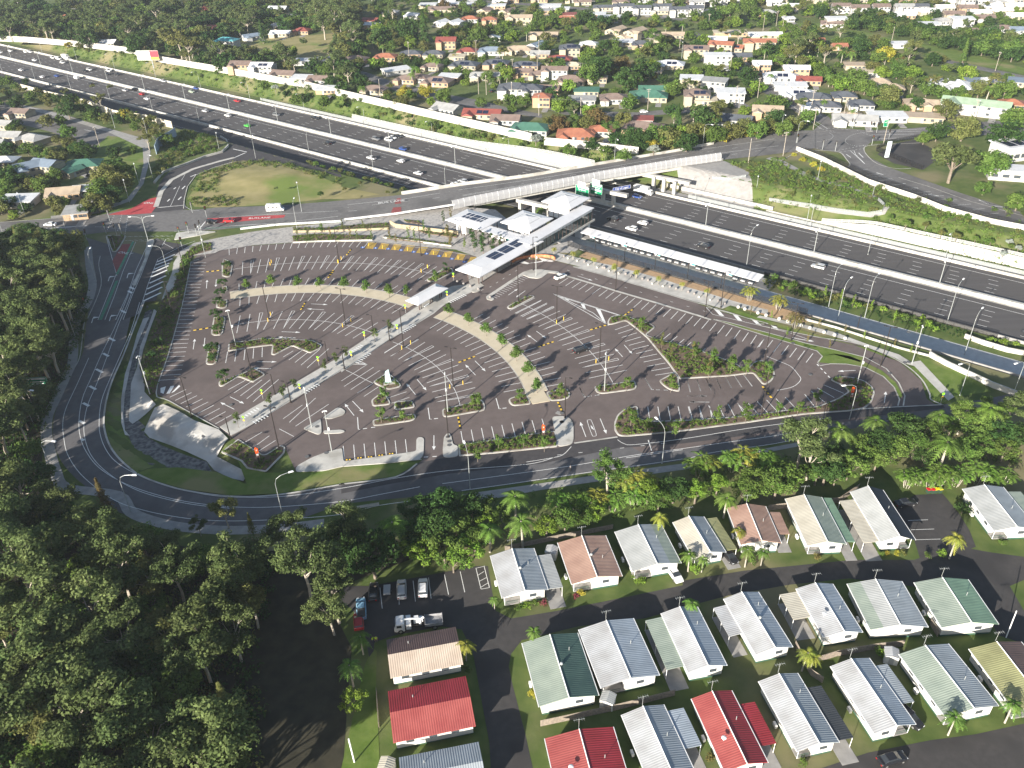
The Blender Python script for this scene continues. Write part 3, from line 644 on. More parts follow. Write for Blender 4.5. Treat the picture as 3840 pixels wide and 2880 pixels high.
island(('b', '555,605 545,580 560,545 600,515 660,508 720,505 860,555 1000,598 1040,625 1030,645 945,712 1080,760 1250,800 1460,860 1620,910 1780,970 1900,1020 1940,1055 1995,1060'), ('5', '430,720 475,682 530,680 590,730 598,770 580,810 540,835 515,832 455,760 300,780 0,798'), ('b', '1290,1165 1250,1110 1180,1010 1070,880 960,745 850,650 735,562 600,602'), dens=1.1)
island(('4', '1795,1168 1768,1130 1768,1080 1790,1030 1840,990 1920,975 1928,1058 2030,1072 2212,1068'), ('5', '100,1060 400,1040 640,1005 880,975 1000,928 1075,880 1040,845 960,808 965,795 1020,782 1100,788 1180,812 1230,850 1245,890 1225,950 1180,990 1080,1008 790,1028 400,1085 0,1138'), ('4', '2100,1150 1850,1172'), dens=1.2)
island(('4', '758,1228 1325,1142 1385,1137 1408,1200 1400,1238 1000,1280 762,1300'), dens=1.6, rnd=.4)
for s in ('1438,130 1438,60 1450,20 1500,40 1508,70 1495,135 1470,140', '1438,205 1470,195 1476,230 1442,240', '1400,335 1408,290 1475,285 1470,335 1440,342', '1367,505 1385,400 1455,395 1462,410 1445,500 1430,515 1385,517',
          '1333,695 1355,580 1425,578 1425,590 1405,690 1385,706 1345,706', '1477,620 1480,575 1495,560 1580,555 1700,535 1900,540 2030,550 2088,580 2080,600 2010,632 1895,585 1780,645 1757,640 1765,580 1600,600',
          '1415,835 1420,815 1500,790 1540,775 1650,730 1710,760 1718,775 1640,822 1548,785 1450,845 1425,848', '1430,1275 1545,1188 1700,1290 1725,1288 1820,1228 1850,1240 1845,1280 1725,1402 1600,1380 1560,1330'):
    island(('3', s), rnd=.6)
island(('v', '165,285 318,280 320,300 270,385 250,410 215,415 195,370'), rnd=.7)
# solid concrete islands and strips
island(('4', '1365,1050 1385,1042 1450,1040 1490,1060 1505,1100 1505,1200 1490,1225 1400,1240 1410,1200 1385,1140'), bed=False, rnd=1.5)
island(('4', '657,1260 665,1175 690,1148 710,1160 725,1225 755,1232 758,1300 700,1310 660,1305'), bed=False)
island(('3', '1915,1385 1930,1360 2020,1310 2110,1275 2200,1252'), ('4', '5,1250 15,1335 420,1278 485,1268 487,1190 500,1178 525,1178 537,1190 533,1290 510,1320 300,1345 0,1368'), ('3', '2100,1395 1925,1402'), bed=False, rnd=.7)
island(('3', '1962,1120 2080,1058 2085,1150 2060,1160'), bed=False, rnd=.8); island(('3', '2090,1052 2185,985 2212,988 2240,1008 2232,1030 2140,1060'), bed=False, rnd=.8); island(('3', '2095,1135 2212,1128 2240,1139 2212,1150 2100,1155'), bed=False, rnd=.6)
island(('e', '615,1310 625,1340 680,1350 706,1332 660,1312 1000,1085 1060,1112 1150,1122 1200,1108 1262,1062 1380,1072 1370,1050 1270,1040 1190,1028 1080,1030 1000,1055 640,1292'), bed=False, rnd=.6)
island(('e', '460,1255 480,1230 525,1210 555,1215 560,1240 530,1260 480,1268'), bed=False)
island(('2', '1085,975 1100,975 1182,1058 1170,1065'), bed=False, rnd=.2)
SOLID.ribbon(pts('b', '120,95 400,178 640,252 1000,358 1500,510 1620,550', .18), .9); KERB.ribbon(pts('5', '200,410 500,505 870,615 905,650 875,690 890,710 960,698 1060,700 1180,720 1300,780 1370,850 1405,930 1395,970', .18), .35)
KERB.ribbon(pts('5', '1430,970 1440,905 1400,820 1320,730 1180,655 1000,610 800,565 620,515 300,430 215,412', .18), .35)
def kerbline(segs, w=.38, z=.17, sm=4):
    L = poly(*segs, z=z); KERB.ribbon(smooth(L, sm) if sm else L, w)
kerbline([('3', '935,290 920,330 870,460 800,640 730,800 690,930 672,1060 683,1150 718,1240 785,1325 885,1410')], .45); kerbline([('3', '890,1412 1000,1460 1200,1518 1500,1557 1800,1547 2212,1480'), ('4', '0,1478 350,1432 490,1345')], .45)
kerbline([('3', '1238,35 1180,320 1090,640 1012,885 1100,940 1420,1118')], .3); kerbline([('v', '840,490 900,470')], .3)
kerbline([('b', '190,0 640,125 760,162 1130,272 1450,368 1560,395 1650,430 1830,480 2020,540 2212,590'), ('5', '480,445 700,490 900,530 1100,560 1300,630 1450,710 1550,800 1600,890 1610,930 1690,965')], .4)
kerbline([('0', '0,1440 400,1412 640,1400')], .3); kerbline([('3', '650,0 640,60 655,190 575,390 545,440 520,640 485,720')], .25)
kerbline([('4', '1510,1212 1790,1172')], .5); kerbline([('5', '900,1018 1200,988 1690,963')], .35); kerbline([('4', '0,1362 520,1318')], .25)
kerbline([('w', '0,178 150,170 420,165 600,172 800,195 1000,222 1269,262')], .3)
kerbline([('2', '850,842 760,740')], .3)
P = smooth(pts('2', '1540,925 1450,930 1300,935 1200,945 1175,960 1190,1000 1260,1060 1380,1092 1480,1090', ZJ+.15), 3); KERB.ribbon(P, .4)
P = smooth(pts('2', '640,1040 760,980 900,975 1015,985 1060,1030 1085,1070 1040,1095', ZJ+.15), 3); KERB.ribbon(P, .4)
KERB.ribbon(pts('2', '1400,1150 1600,1210 1850,1300 2212,1400', ZJ+.12), .3)
struct('kerb', KERB, CONC_W); struct('concrete_island', SOLID, CONC_W); struct('garden_bed', BED_MB, MULCH)
# splitter islands and the kerb line of the curved ramp
mb = MB(); mb.ribbon(drape('0', '1010,1340 1045,1240 1110,1165 1250,1095 1420,1045 1520,1020', .16), 2.0); mb.wall(drape('0', '1190,1350 1195,1290 1215,1210 1270,1135 1390,1085 1530,1045', .05), .3, .15)
mb.flat(mrd('v', '0,0 0,1') + mrd('v', '1,1')) if False else None
for s in ('705,320 725,265 860,245 1040,255 900,285', '490,330 515,315 545,315 548,335 400,680 375,680 470,470'):
    P = rounded(pts('v', s), .7); mb.prism(P, .05, .27)
struct('traffic_island', mb, CONC_W)
def dflat(name, segs, m, z): 
    mb = MB(); mb.flat(poly(*segs), z); return struct(name, mb, m)
# tan paths crossing the car park
def fan(c, r0, r1, a0, a1, z=.10):
    n = 36; A = arc(c, r0, a0, a1, n); B = arc(c, r1, a0, a1, n); P = [Vector((p.x, p.y, 0)) for p in A + B[::-1]]; return P
mb = MB(); mb.prism(fan(CL, 63.5, 68.8, 54, 108.5), .04, .17); mb.prism(fan(CR, 66.7, 72.1, 10.5, 54.5), .04, .17); mb.prism(poly(('4', '1190,890 1240,962 1352,942 1308,868')), .04, .168); struct('tan_footpath', mb, TAN)
mb = MB(); 
for c, r, a, b in ((CL, 63.35, 54, 108.5), (CL, 68.95, 54, 108.5), (CR, 66.55, 10.5, 54.5), (CR, 72.25, 10.5, 54.5)): mb.ribbon([Vector((p.x, p.y, .175)) for p in arc(c, r, a, b)], .3)
struct('path_edging', mb, CONC_W)
# main diagonal walkway
mb = MB(); mb.prism(poly(('3', '1425,1110 1500,1165 1640,1090 2212,745'), ('a', '0,1100 500,760 760,610 960,490 1080,390 1330,275 1480,200 1440,170 1150,205 1090,230 800,400 640,510 330,700 0,920'), ('3', '2212,650 1800,890')), .04, .16); struct('walkway', mb, CONC)
mb = MB()
for s in ('80,870 215,790', '660,505 700,480', '120,850 340,700'): pass
def ticks(sh, a, b, w, gap=.9, L=1.5):
    A, B = at(sh, *a, .166), at(sh, *b, .166); d = (B-A); n = int(d.length/gap); d.normalize(); q = Vector((-d.y, d.x, 0))
    for i in range(n): mb.ribbon([A+d*i*gap, A+d*i*gap+q*L], .35)
ticks('a', (185, 1000), (330, 890), 1); ticks('a', (650, 690), (800, 595), 1); ticks('a', (85, 885), (215, 795), 1, L=-1.2); ticks('a', (1145, 375), (1320, 290), 1); ticks('3', (1660, 1085), (1760, 1030), 1); ticks('3', (1570, 1040), (1690, 965), 1, L=-1.2); ticks('3', (1990, 890), (2100, 820), 1)
struct('crossing_markings', mb, PAINT)
# plaza, top path, beds along the top
dflat('plaza', [('0', '1130,1659 1180,1620 1260,1575 1400,1545 1650,1500 1900,1470 2212,1440'), ('1', '0,1436 300,1400 730,1335 1000,1360 1240,1560 1340,1600 1490,1560 1560,1600 1500,1640'), ('e', '1340,850 1330,935 1250,890 1050,900 880,980 500,890 300,820 0,790'), ('w', '1050,215 800,190 600,168 420,160 0,172'), ('0', '1900,1572 1640,1590 1420,1625 1395,1640 1250,1659')], PAVE, .08)
dflat('shelter_paving', [('e', '1340,850 1330,935 1200,885 1050,900 880,975 560,1160 460,1210 420,1100 440,1080 520,890 700,780 1100,680 1250,760')], PAVE, .12)
dflat('bay_path', [('v', '605,795 640,690 690,570 700,500 740,430 800,390 850,380 870,400 830,440 750,500 740,590 700,700 670,795')], CONC_W, .07)
dflat('drive_footpath', [('b', '190,-2 640,123 760,160 1130,270 1450,365 1600,400 1740,440 1820,405 2212,500 2212,450 2020,405 1830,352 1560,268 1330,202 1100,125 840,55 600,-10 400,-50'), ('e', '1340,850 1330,935 1600,1000')], CONC, .12)
dflat('mulch_strip', [('b', '440,-60 600,-12 840,52 1100,122 1330,198 1560,264 1830,348 2020,400 2212,446 2212,425 1990,365 1700,285 1450,200 1150,112 860,30 700,-8 520,-60')], MULCH_T, .10)
mb = MB(); mb.ribbon([mw(s, -55.2, .09) for s in range(8, 96, 8)], 4.6); struct('mulch_edge', mb, MULCH_T)
dflat('mulch_bank', [('5', '0,210 250,300 520,385 780,440 790,410 600,350 300,258 20,180 0,175')], MULCH_T, .115)
dflat('verge', [('5', '270,350 290,325 480,398 700,462 900,520 1100,575 1300,650 1435,665 1400,685 1200,600 900,530 700,490')], GRASS, .10)
dflat('right_footpath', [('5', '500,388 780,445 1000,500 1200,575 1400,640 1480,690 1540,680 1760,915 1720,940 1500,715 1440,700 1380,665 1200,590 1000,530 780,468 480,400')], CONC, .13)
dflat('right_lawn', [('5', '1475,725 1510,712 1715,935 1690,955 1625,945 1590,880 1560,810'), ], GRASS, .09); dflat('right_lawn_edge', [('5', '1520,650 1700,700 1900,800 2000,880 1760,915 1540,680')], GRASS, .09)
dflat('turning_lawn', [('5', '875,690 905,650 980,635 1080,650 1180,690 1290,745 1380,820 1425,905 1405,930 1370,850 1300,780 1180,722 1060,702 960,700')], GRASS, .12)
dflat('aisle_verge', [('5', '190,405 215,412 500,488 800,568 1000,612 1180,655 1150,690 980,640 905,650 870,612 500,508')], GRASS, .12)
dflat('corner_lawn', [('3', '1500,1210 1540,1300 1720,1405 1925,1402 2212,1370'), ('4', '0,1370 300,1350 500,1335 350,1428 0,1472'), ('3', '1800,1540 1500,1552 1200,1512 1000,1455 890,1408 960,1380 1150,1370 1400,1400 1600,1480')], GRASS, .05)
drape_sheet('drain_verge', poly(('3', '820,600 790,700 740,800 690,950 675,1060 690,1150 725,1240 790,1325 890,1405 1010,1330 900,1230 800,1130 775,1000 790,850 830,700')), GRASS, .05, 2)
drape_sheet('drain_bed', poly(('3', '945,300 985,310 960,400 900,560 870,700 840,800 835,900 850,1000 960,1100 940,1140 1050,1200 1200,1260 1330,1300 1360,1360 1560,1440 1560,1480 1400,1470 1200,1420 1080,1350 960,1330 850,1200 790,1060 790,900 810,760 870,580 900,430')), GRAVEL, .07, 1.6)
drape_sheet('drain_lining', poly(('3', '925,1110 940,1070 1000,980 1060,965 1160,1010 1260,1070 1420,1130 1480,1190 1400,1280 1600,1380 1570,1430 1480,1410 1380,1360 1330,1300 1200,1240 1100,1200 960,1150')), SHOT, .30, 1.6)
drape_sheet('drain_lining_upper', poly(('3', '1010,330 960,460 920,580 895,700 930,760 930,860 1010,960 940,1000 850,1060 825,1040 835,900 840,800 880,690 900,560 960,410 990,320')), SHOT, .25, 1.6)
drape_sheet('drain_lining_edge', poly(('3', '960,370 900,500 860,600 830,720 800,860 790,1000 800,1100 830,1135 800,1130 775,1050 775,900 800,740 850,590 880,480 920,380')), SHOT, .2, 1.6)
drape_sheet('ramp_merge', [hit('0', x, y) for x, y in nums('1370,835 1440,862 1482,890 1497,935 1490,985 1530,1035 1600,1042 1720,1040 1850,1062 2212,1150 2212,1085 1900,985 1700,915 1500,850 1420,815')], ASPH_NEW, .07)
mb = MB(); mb.wall([hit('0', x, y) for x, y in nums('1000,1190 1060,1120 1200,1070 1330,1020 1440,990 1480,950 1470,915 1430,890')], .6, .9); tag(mb.build('barrier', CONC_W), 'white concrete barrier curving round the outside of the ramp', 'barrier')
drape_sheet('hill_grass', poly(('0', '1260,1220 1300,1130 1480,1080 1600,1050 1800,1060 2000,1120 2212,1200'), ('1', '0,1210 250,1260 100,1285 0,1290'), ('0', '2100,1290 1800,1325 1400,1345 1260,1340 1215,1290')), GRASS_DRY, .06, 3)
drape_sheet('abutment_slope', poly(('2', '-60,1090 200,1080 270,1090 420,1160 470,1290 380,1300 300,1260 0,1190'), z=-1), CONC_D, .08, 2)
drape_sheet('shared_path', [hit('2', x, y) for x, y in nums('540,1030 640,1060 760,1130 900,1180 1100,1230 1250,1290 1310,1340 1290,1380 1200,1395 1000,1370 700,1320 560,1290 565,1305 1000,1385 1220,1410 1310,1390 1340,1345 1270,1280 1120,1215 900,1165 780,1110 660,1045 570,1018')], CONC_D, .1, 2)
mb = MB()
for s in ('0,128 170,118 580,128 570,160 150,168 0,175', '650,128 690,132 900,155 1150,190 1140,200 900,172 680,148'): mb.prism(pts('w', s), .05, .45); BEDS.append((pts('w', s), 1.3, .45))
for s in ('0,70 230,75 400,55 530,45 690,35 690,75 500,82 280,92 100,98 0,92', '900,90 1190,120 1180,140 960,112', '800,15 900,20 930,45 820,30'): mb.prism(pts('w', s), .05, .4); BEDS.append((pts('w', s), 1.0, .4))
for s in ('v', '1000,340 930,350 850,380 770,450 740,590 720,640 700,680 760,650 800,560 830,500 850,440 1000,400'),: mb.prism(pts(*s), .03, .25); BEDS.append((pts(*s), 1.3, .25))
P = poly(('3', '1240,35 1180,310 1100,600 1010,880 970,905 935,830 915,740 950,600 1000,440 1040,300 1150,180 1180,60')); mb.prism(P, .02, .14); BEDS.append((P, 1.2, .14))
struct('planting_bed', mb, MULCH)
mb = MB()
for s in ('150,168 570,160 580,128', '650,128 650,140 900,170 1140,202 1190,165', '0,176 150,169'): mb.wall(pts('w', s), .3, .55)
struct('planter_wall', mb, CONC_W)
mb = MB(); mb.wall(pts('w', '700,40 740,65 1190,120'), .35, 1.6); mb.wall(pts('w', '0,100 280,95 690,78'), .35, .8)
tag(mb.build('sandstone_wall', mat('sandstone', (.34, .28, .18), (.40, .33, .22), scale=1.2, rough=.9)), 'yellow sandstone retaining wall along the planted path by the station plaza', 'retaining wall')
# ------------------------------------------------ walls, barriers and fences along the motorway
def mwall(name, label, cat, t, s0, s1, th, h, m, z=-5.0, step=10, hfun=None):
    n = max(1, int((s1-s0)/step)); S = [s0+(s1-s0)*i/n for i in range(n+1)]
    mb = MB(); mb.wall([mw(s, t, z) for s in S], th, [hfun(s) for s in S] if hfun else h); return tag(mb.build(name, m), label, cat)
mwall('median_barrier', 'long pale concrete barrier along the middle of the motorway', 'barrier', 0, -600, 300, 1.3, 1.15, CONC_W)
mwall('edge_barrier', 'white concrete barrier between the far carriageway and the footpath', 'barrier', 21.4, -600, 300, .6, 1.0, CONC_W)
mwall('edge_barrier', 'white concrete barrier along the near carriageway left of the overpass', 'barrier', -24.2, -600, -62, .9, 1.1, CONC_W)
mwall('edge_barrier', 'low concrete barrier between the near carriageway and the bus platform', 'barrier', -24.0, -20, 300, .4, .9, CONC_D)
mwall('retaining_wall', 'white retaining wall beside the far carriageway left of the overpass', 'retaining wall', 27.6, -195, -40, .4, 2, CONC_W, hfun=lambda s: 1.6+3.2*sstep(-120, -60, s))
mwall('retaining_wall', 'long white retaining wall beside the far carriageway right of the overpass', 'retaining wall', 29.0, 40, 172, .4, 3, CONC_W, hfun=lambda s: .6+3.6*sstep(58, 84, s)-2.6*sstep(150, 172, s))
mwall('retaining_wall', 'grey retaining wall dropping from the car park edge to the bus road', 'retaining wall', -51.6, -32, 300, .4, 5, CONC_D)
mwall('retaining_wall', 'low concrete wall ending beneath the overpass above the far footpath', 'retaining wall', 30.5, -5, 42, .5, 1.8, CONC_W)
def linewall(name, label, cat, L, th, h, m, base=-.3): 
    mb = MB(); mb.wall(L, th, h, base=base); return tag(mb.build(name, m), label, cat)
zn = lambda sh, s, z=ZN: pts(sh, s, z)
linewall('noise_wall', 'long cream noise wall along the top of the far motorway bank', 'noise wall', zn('0', '-60,262 180,272 540,303 860,345 1040,400 1500,480 2000,572') + zn('1', '30,630 600,765 1200,905 1235,915'), .35, 3.6, CONC_W)
linewall('noise_wall', 'short cream noise wall standing between shrubs left of the junction', 'noise wall', zn('1', '1315,935 1600,960 1925,1000'), .35, 3.2, CONC_W)
linewall('noise_wall', 'cream noise wall behind trees on the near side of the motorway', 'noise wall', pts('0', '120,575 300,625 580,690 750,755 950,785 1120,830'), .35, 3.4, mat('cream_wall', (.55, .50, .40), (.48, .44, .35), scale=.3))
linewall('noise_wall', 'blue grey noise wall panel standing among bushes by the ramp', 'noise wall', pts('0', '1015,1000 1035,950 1120,900 1145,880'), .3, 4.2, mat('blue_wall', (.25, .32, .40), rough=.7))
linewall('noise_wall', 'white wall with dark fence behind the station approach road', 'noise wall', zn('2', '735,975 900,1040 1200,1190 1500,1290 1700,1370 2000,1450 2260,1500'), .3, 1.9, CONC_W)
linewall('parapet', 'cream concrete parapet along the far side of the overpass', 'parapet', [p+Vector((0, 0, 0)) for p in mrd('1', '390,1258 800,1196 1200,1146 1600,1078 2212,975') + mrd('2', '60,960 200,935')], .35, 1.1, CONC_W, base=-1.6)
linewall('retaining_wall', 'white retaining wall curving beside the shaded bus road at right', 'retaining wall', pts('5', '1595,650 1700,710 1850,780 2000,850 2212,930'), .4, 1.6, CONC_W)
linewall('retaining_wall', 'low white wall between the footpath lawn and shaded bus road', 'retaining wall', pts('5', '790,415 1000,470 1200,535 1400,600 1590,650'), .3, .6, CONC_W)
linewall('barrier', 'curved white barrier around the right end of the bus road', 'barrier', pts('5', '1825,530 1950,575 2100,620 2260,650', -4.9), .4, 1.4, CONC_W)
def netmat(name, c, a):
    m = mat(name, c, rough=.6); n = m.node_tree; b = n.nodes['Principled BSDF']; b.inputs['Alpha'].default_value = a; return m
NET = netmat('mesh_netting', (.40, .42, .42), .38); NETD = netmat('black_mesh', (.02, .02, .02), .3)
def fence(name, label, L, h, m_post, m_net, gap=3.0, rail=.05, post=.05, cat='fence'):
    L = resample(L, gap); mid = L[len(L)//2]; t = thing(name, label, cat, (mid.x, mid.y, mid.z)); Z = Vector((0, 0, 1))
    n = MB(); n.wall(L, .02, h-.1, base=.1); n.build('netting', m_net, t, world=True)
    r = MB()
    for zz in (h, .12): r.tube([p+Z*zz for p in L], rail, 4)
    r.build('rail', m_post, t, world=True)
    p = MB(); p.tube([(0, 0, 0), (0, 0, h)], post, 4); po = None
    for i, q in enumerate(L[:100]):
        if po is None: po = o = p.build('post', m_post, t)
        else: o = po.copy(); C.objects.link(o); o.parent = t
        o.location = q - t.location
    return t
def mline3(t, s0, s1, z=-5.0, step=6): return [mw(s0+(s1-s0)*i/max(1, int((s1-s0)/step)), t, z) for i in range(max(1, int((s1-s0)/step))+1)]
fence('mesh_fence', 'grey mesh fence along the far footpath left of the overpass', mline3(25.4, -270, -25), 1.5, GALV, NET)
fence('mesh_fence', 'grey mesh fence along the far footpath right of the overpass', mline3(24.6, 8, 260), 1.5, GALV, NET)
fence('handrail', 'white handrail on top of the long retaining wall at right', [mw(s, 29.3, -4.3+3.6*sstep(58, 84, s)-2.6*sstep(150, 172, s)) for s in range(62, 180, 4)], 1.1, WHITE, NET, 2.5)
fence('handrail', 'white handrail above the retaining wall left of the overpass', [mw(s, 27.9, -3.4+3.2*sstep(-120, -60, s)) for s in range(-195, -39, 5)], 1.1, WHITE, NET, 2.5)
fence('black_fence', 'black railing fence between the stone benches and bus road', [mw(s, -52.3, 0) for s in range(0, 92, 4)], 1.9, DARKM, NETD, 2.4)
fence('black_fence', 'black fence along the planted strip beside the motorway', mline3(-24.9, 62, 135), 1.6, DARKM, NETD, 3)
fence('black_fence', 'black fence along the white wall of the station approach', zn('2', '790,985 900,1018 1200,1150 1500,1262 1800,1375 2212,1480'), 2.0, DARKM, NETD, 3)
fence('black_fence', 'black fence around the small car park at the junction', zn('2', '1545,895 1350,930 1240,975 1300,1000 1480,1080 1570,1110'), 2.0, DARKM, NETD, 3)
fence('metal_handrail', 'metal handrail around the looping path below the junction', [hit('2', x, y) for x, y in nums('560,1300 800,1335 1000,1370 1200,1395 1290,1380 1310,1340 1250,1285')], 1.2, GALV, NET, 2.5)
fence('metal_handrail', 'thin metal fence across the grey slope beside the overpass', [hit('2', x, y) for x, y in nums('190,1160 300,1170 410,1150')], 1.2, GALV, NET, 2)
fence('guard_rail', 'pale guard rail between the main road and the top planting', [p for p in mrd('0', '1560,1490 1800,1462 2212,1440') + mrd('1', '0,1432 350,1392 740,1332')], .8, WHITE, netmat('rail_band', (.6, .6, .6), .9), 2.5)
fence('guard_rail', 'guard rail at the lower roadside below the turning lane', pts('4', '20,1652 270,1612', 0), .8, GALV, netmat('rail_band', (.6, .6, .6), .9), 2.5)
# ------------------------------------------------ overpass
bt = thing('overpass_bridge', 'road bridge crossing the motorway on concrete piers beside the station', 'bridge', tuple(mw(-20, 0, 0)))
g = MB(); E1 = [p for p in mrd('1', '390,1262 800,1200 1200,1150 1600,1080 2212,975') + mrd('2', '60,960 180,930')]; E2 = mrd('1', '860,1312 1200,1250 1700,1154 2212,1074') + mrd('2', '0,1073 130,1055 262,1036')
la, lb = length(E1), length(E2); A = resample(E1, la/30-1e-4)[:31]; B = resample(E2, lb/30-1e-4)[:31]
for i in range(30):
    a, b, c, d = A[i], A[i+1], B[i+1], B[i]; lo = [Vector((p.x, p.y, .75)) for p in (a, b, c, d)]; hi = [Vector((p.x, p.y, min(p.z, 2.27)-.06)) for p in (a, b, c, d)]
    g.face([lo[3], lo[2], lo[1], lo[0]]); g.face([lo[0], lo[1], hi[1], hi[0]]); g.face([lo[2], lo[3], hi[3], hi[2]])
g.build('girder', CONC, bt, world=True)
f = MB(); f.wall([p + Vector((0, 0, 0)) for p in E2], .35, .75, base=-1.5); f.build('parapet', CONC_W, bt, world=True)
for s in ('410,592', '552,632', '1105,412', '1245,442', '1390,482'):
    x, y = nums(s)[0]; p = at('r', x, y, -5); m = MB(); m.box((p.x, p.y, -2.15), (1.3, 1.3, 5.8), MA); m.build('pier', CONC, bt, world=True)
for x, y in ((300, 500), (1110, 350)): pass
for tt, sc in ((0, -14), (26.5, 0), (-27, -26)):
    m = MB()
    for k in range(3):
        p = mw(sc - 14 + 7*k, tt); 
        if tt == -27: m.box((p.x, p.y, -2.15), (1.3, 1.3, 5.8), MA)
    q = mw(sc-4, tt); m.box((q.x, q.y, .25), (22, 1.8, 1.3), MA + .06); m.build('crosshead', CONC, bt, world=True)
# curved safety screen on the near side
sc = MB(); so_ = MB(); L = resample(mrd('1', '728,1365 860,1335 1200,1268 1700,1168 2212,1084') + mrd('2', '0,1084 130,1066 264,1046'), 2.4); Z = Vector((0, 0, 1))
scr = thing('safety_screen', 'curved grey safety screen along the near side of the overpass', 'screen', tuple(L[len(L)//2]))
prof = [(0, .5), (0, 1.4), (.03, 2.2), (.25, 2.9), (.65, 3.4), (1.1, 3.7)]
rows = []
for i, p in enumerate(L):
    d = (L[min(i+1, len(L)-1)]-L[max(i-1, 0)]); d.z = 0; d.normalize(); q = Vector((-d.y, d.x, 0)); rows.append([p + q*a + Z*b for a, b in prof])
    so_ = MB(); so_.tube(rows[-1], .11 if i % 2 == 0 else .06, 4); so_.build('frame_rib', mat('pale_steel', (.50, .51, .50), rough=.5), scr, world=True)
for i in range(len(rows)-1):
    for k in range(len(prof)-1): sc.face([rows[i][k], rows[i+1][k], rows[i+1][k+1], rows[i][k+1]])
sc.build('screen_mesh', netmat('screen_mesh', (.42, .42, .43), .72), scr, world=True)
# ------------------------------------------------ bus station
ROOF = mat('station_roof', (.60, .60, .61), (.66, .66, .67), scale=.25, rough=.4, detail=6)
ROOFL = mat('roof_fascia', (.45, .46, .47), rough=.4)
PANEL = mat('white_panel', (.75, .75, .74), (.68, .68, .67), scale=.2, rough=.6)
TEAL = mat('teal_sign', (.02, .38, .38), rough=.5); ORANGE = mat('orange_sign', (.80, .16, .03), rough=.5)
COLM = mat('brown_column', (.09, .06, .055), rough=.5)
def lerp4(Q, u, v):
    return Q[0].lerp(Q[1], u).lerp(Q[3].lerp(Q[2], u), v)
def hip(mb, Q, z0, z1, ix, iy=None, th=.28):
    """low hipped sheet roof over quad Q (a,b,c,d), rising z0->z1 towards a flat inset panel"""
    iy = ix if iy is None else iy; o = [Vector((q.x, q.y, z0)) for q in Q]; l = [Vector((q.x, q.y, z0-th)) for q in Q]
    i_ = [lerp4(Q, a, b) for a, b in ((ix, iy), (1-ix, iy), (1-ix, 1-iy), (ix, 1-iy))]; i_ = [Vector((q.x, q.y, z1)) for q in i_]
    for k in range(4):
        j = (k+1) % 4; mb.face([o[k], o[j], i_[j], i_[k]]); mb.face([l[k], l[j], o[j], o[k]])
    mb.face(l[::-1]); return i_
def quad(sh, s, z): return [at(sh, x, y, z) for x, y in nums(s)]
def ccw(Q):
    return Q if (Q[1]-Q[0]).cross(Q[2]-Q[0]).z > 0 else Q[::-1]
def pavilion(label, c, half, zr, zf, nbay=4):
    cx, cy = c; t = thing('station_pavilion', label, 'pavilion', (cx, cy, zf), MA)
    Q = [Vector((x*half, y*half, 0)) for x, y in ((-1, -1), (1, -1), (1, 1), (-1, 1))]; h = zr - zf
    r = MB(); inn = hip(r, Q, h, h+.55, .24); ap = Vector((0, 0, h+1.5))
    for k in range(4): r.face([inn[k], inn[(k+1) % 4], ap])
    r.build('roof', ROOF, t)
    s = MB(); b = half-1.9
    for k in range(4):
        a, c2 = inn[k], inn[(k+1) % 4]; s.tube([a+Vector((0, 0, .05)), c2+Vector((0, 0, .05))], .09, 4)
    s.build('roof_seam', ROOFL, t)
    w_ = MB(); w_.box((0, 0, h/2+.3), (2*b-.1, 2*b-.1, h-1.2)); w_.build('wall', PANEL, t)
    for side in range(4):
        m = MB(); d = Vector((cos(side*pi/2), sin(side*pi/2), 0)); q = Vector((-d.y, d.x, 0))
        for k in range(nbay+1):
            p = d*b + q*(-b + 2*b*k/nbay); m.tube([p, p+Vector((0, 0, h-.3))], .11, 4)
        for zz in (.9, h-.4): m.tube([d*b-q*b+Vector((0, 0, zz)), d*b+q*b+Vector((0, 0, zz))], .08, 4)
        m.build('wall_frame', COLM, t)
    g = MB(); g.box((0, 0, .55), (2*b, 2*b, 1.0)); g.build('glass_base', GLASS, t)
    return t
m1 = (at('p', 1740, 800, 6.9) + at('q', 110, 800, 6.9))/2; m2 = at('q', 955, 378, 6.9)
Qm = [at('p', 1240, 840, 6.5), at('p', 1725, 595, 6.5), at('q', 700, 760, 6.5), at('p', 1885, 1020, 6.5)]; cm = sum(Qm, Vector())/4
Qu = [at('q', 430, 410, 6.5), at('q', 865, 200, 6.5), at('q', 1475, 335, 6.5), at('q', 1050, 565, 6.5)]; cu = sum(Qu, Vector())/4
pavilion('square white pavilion roof with panelled walls, lower left of the overpass signs', (cm.x, cm.y), 6.8, 6.5, 1.2)
pavilion('square white pavilion over the lift, touching the overpass below the green signs', (cu.x, cu.y), 6.65, 6.5, -.4)
tw = MB(); tw.box((cu.x, cu.y, -2.6), (8.5, 8.5, 4.6), MA); tag(tw.build('lift_tower', mat('stair_dark', (.05, .05, .055), rough=.6)), 'dark glazed base of the lift beneath the upper square pavilion', 'tower')
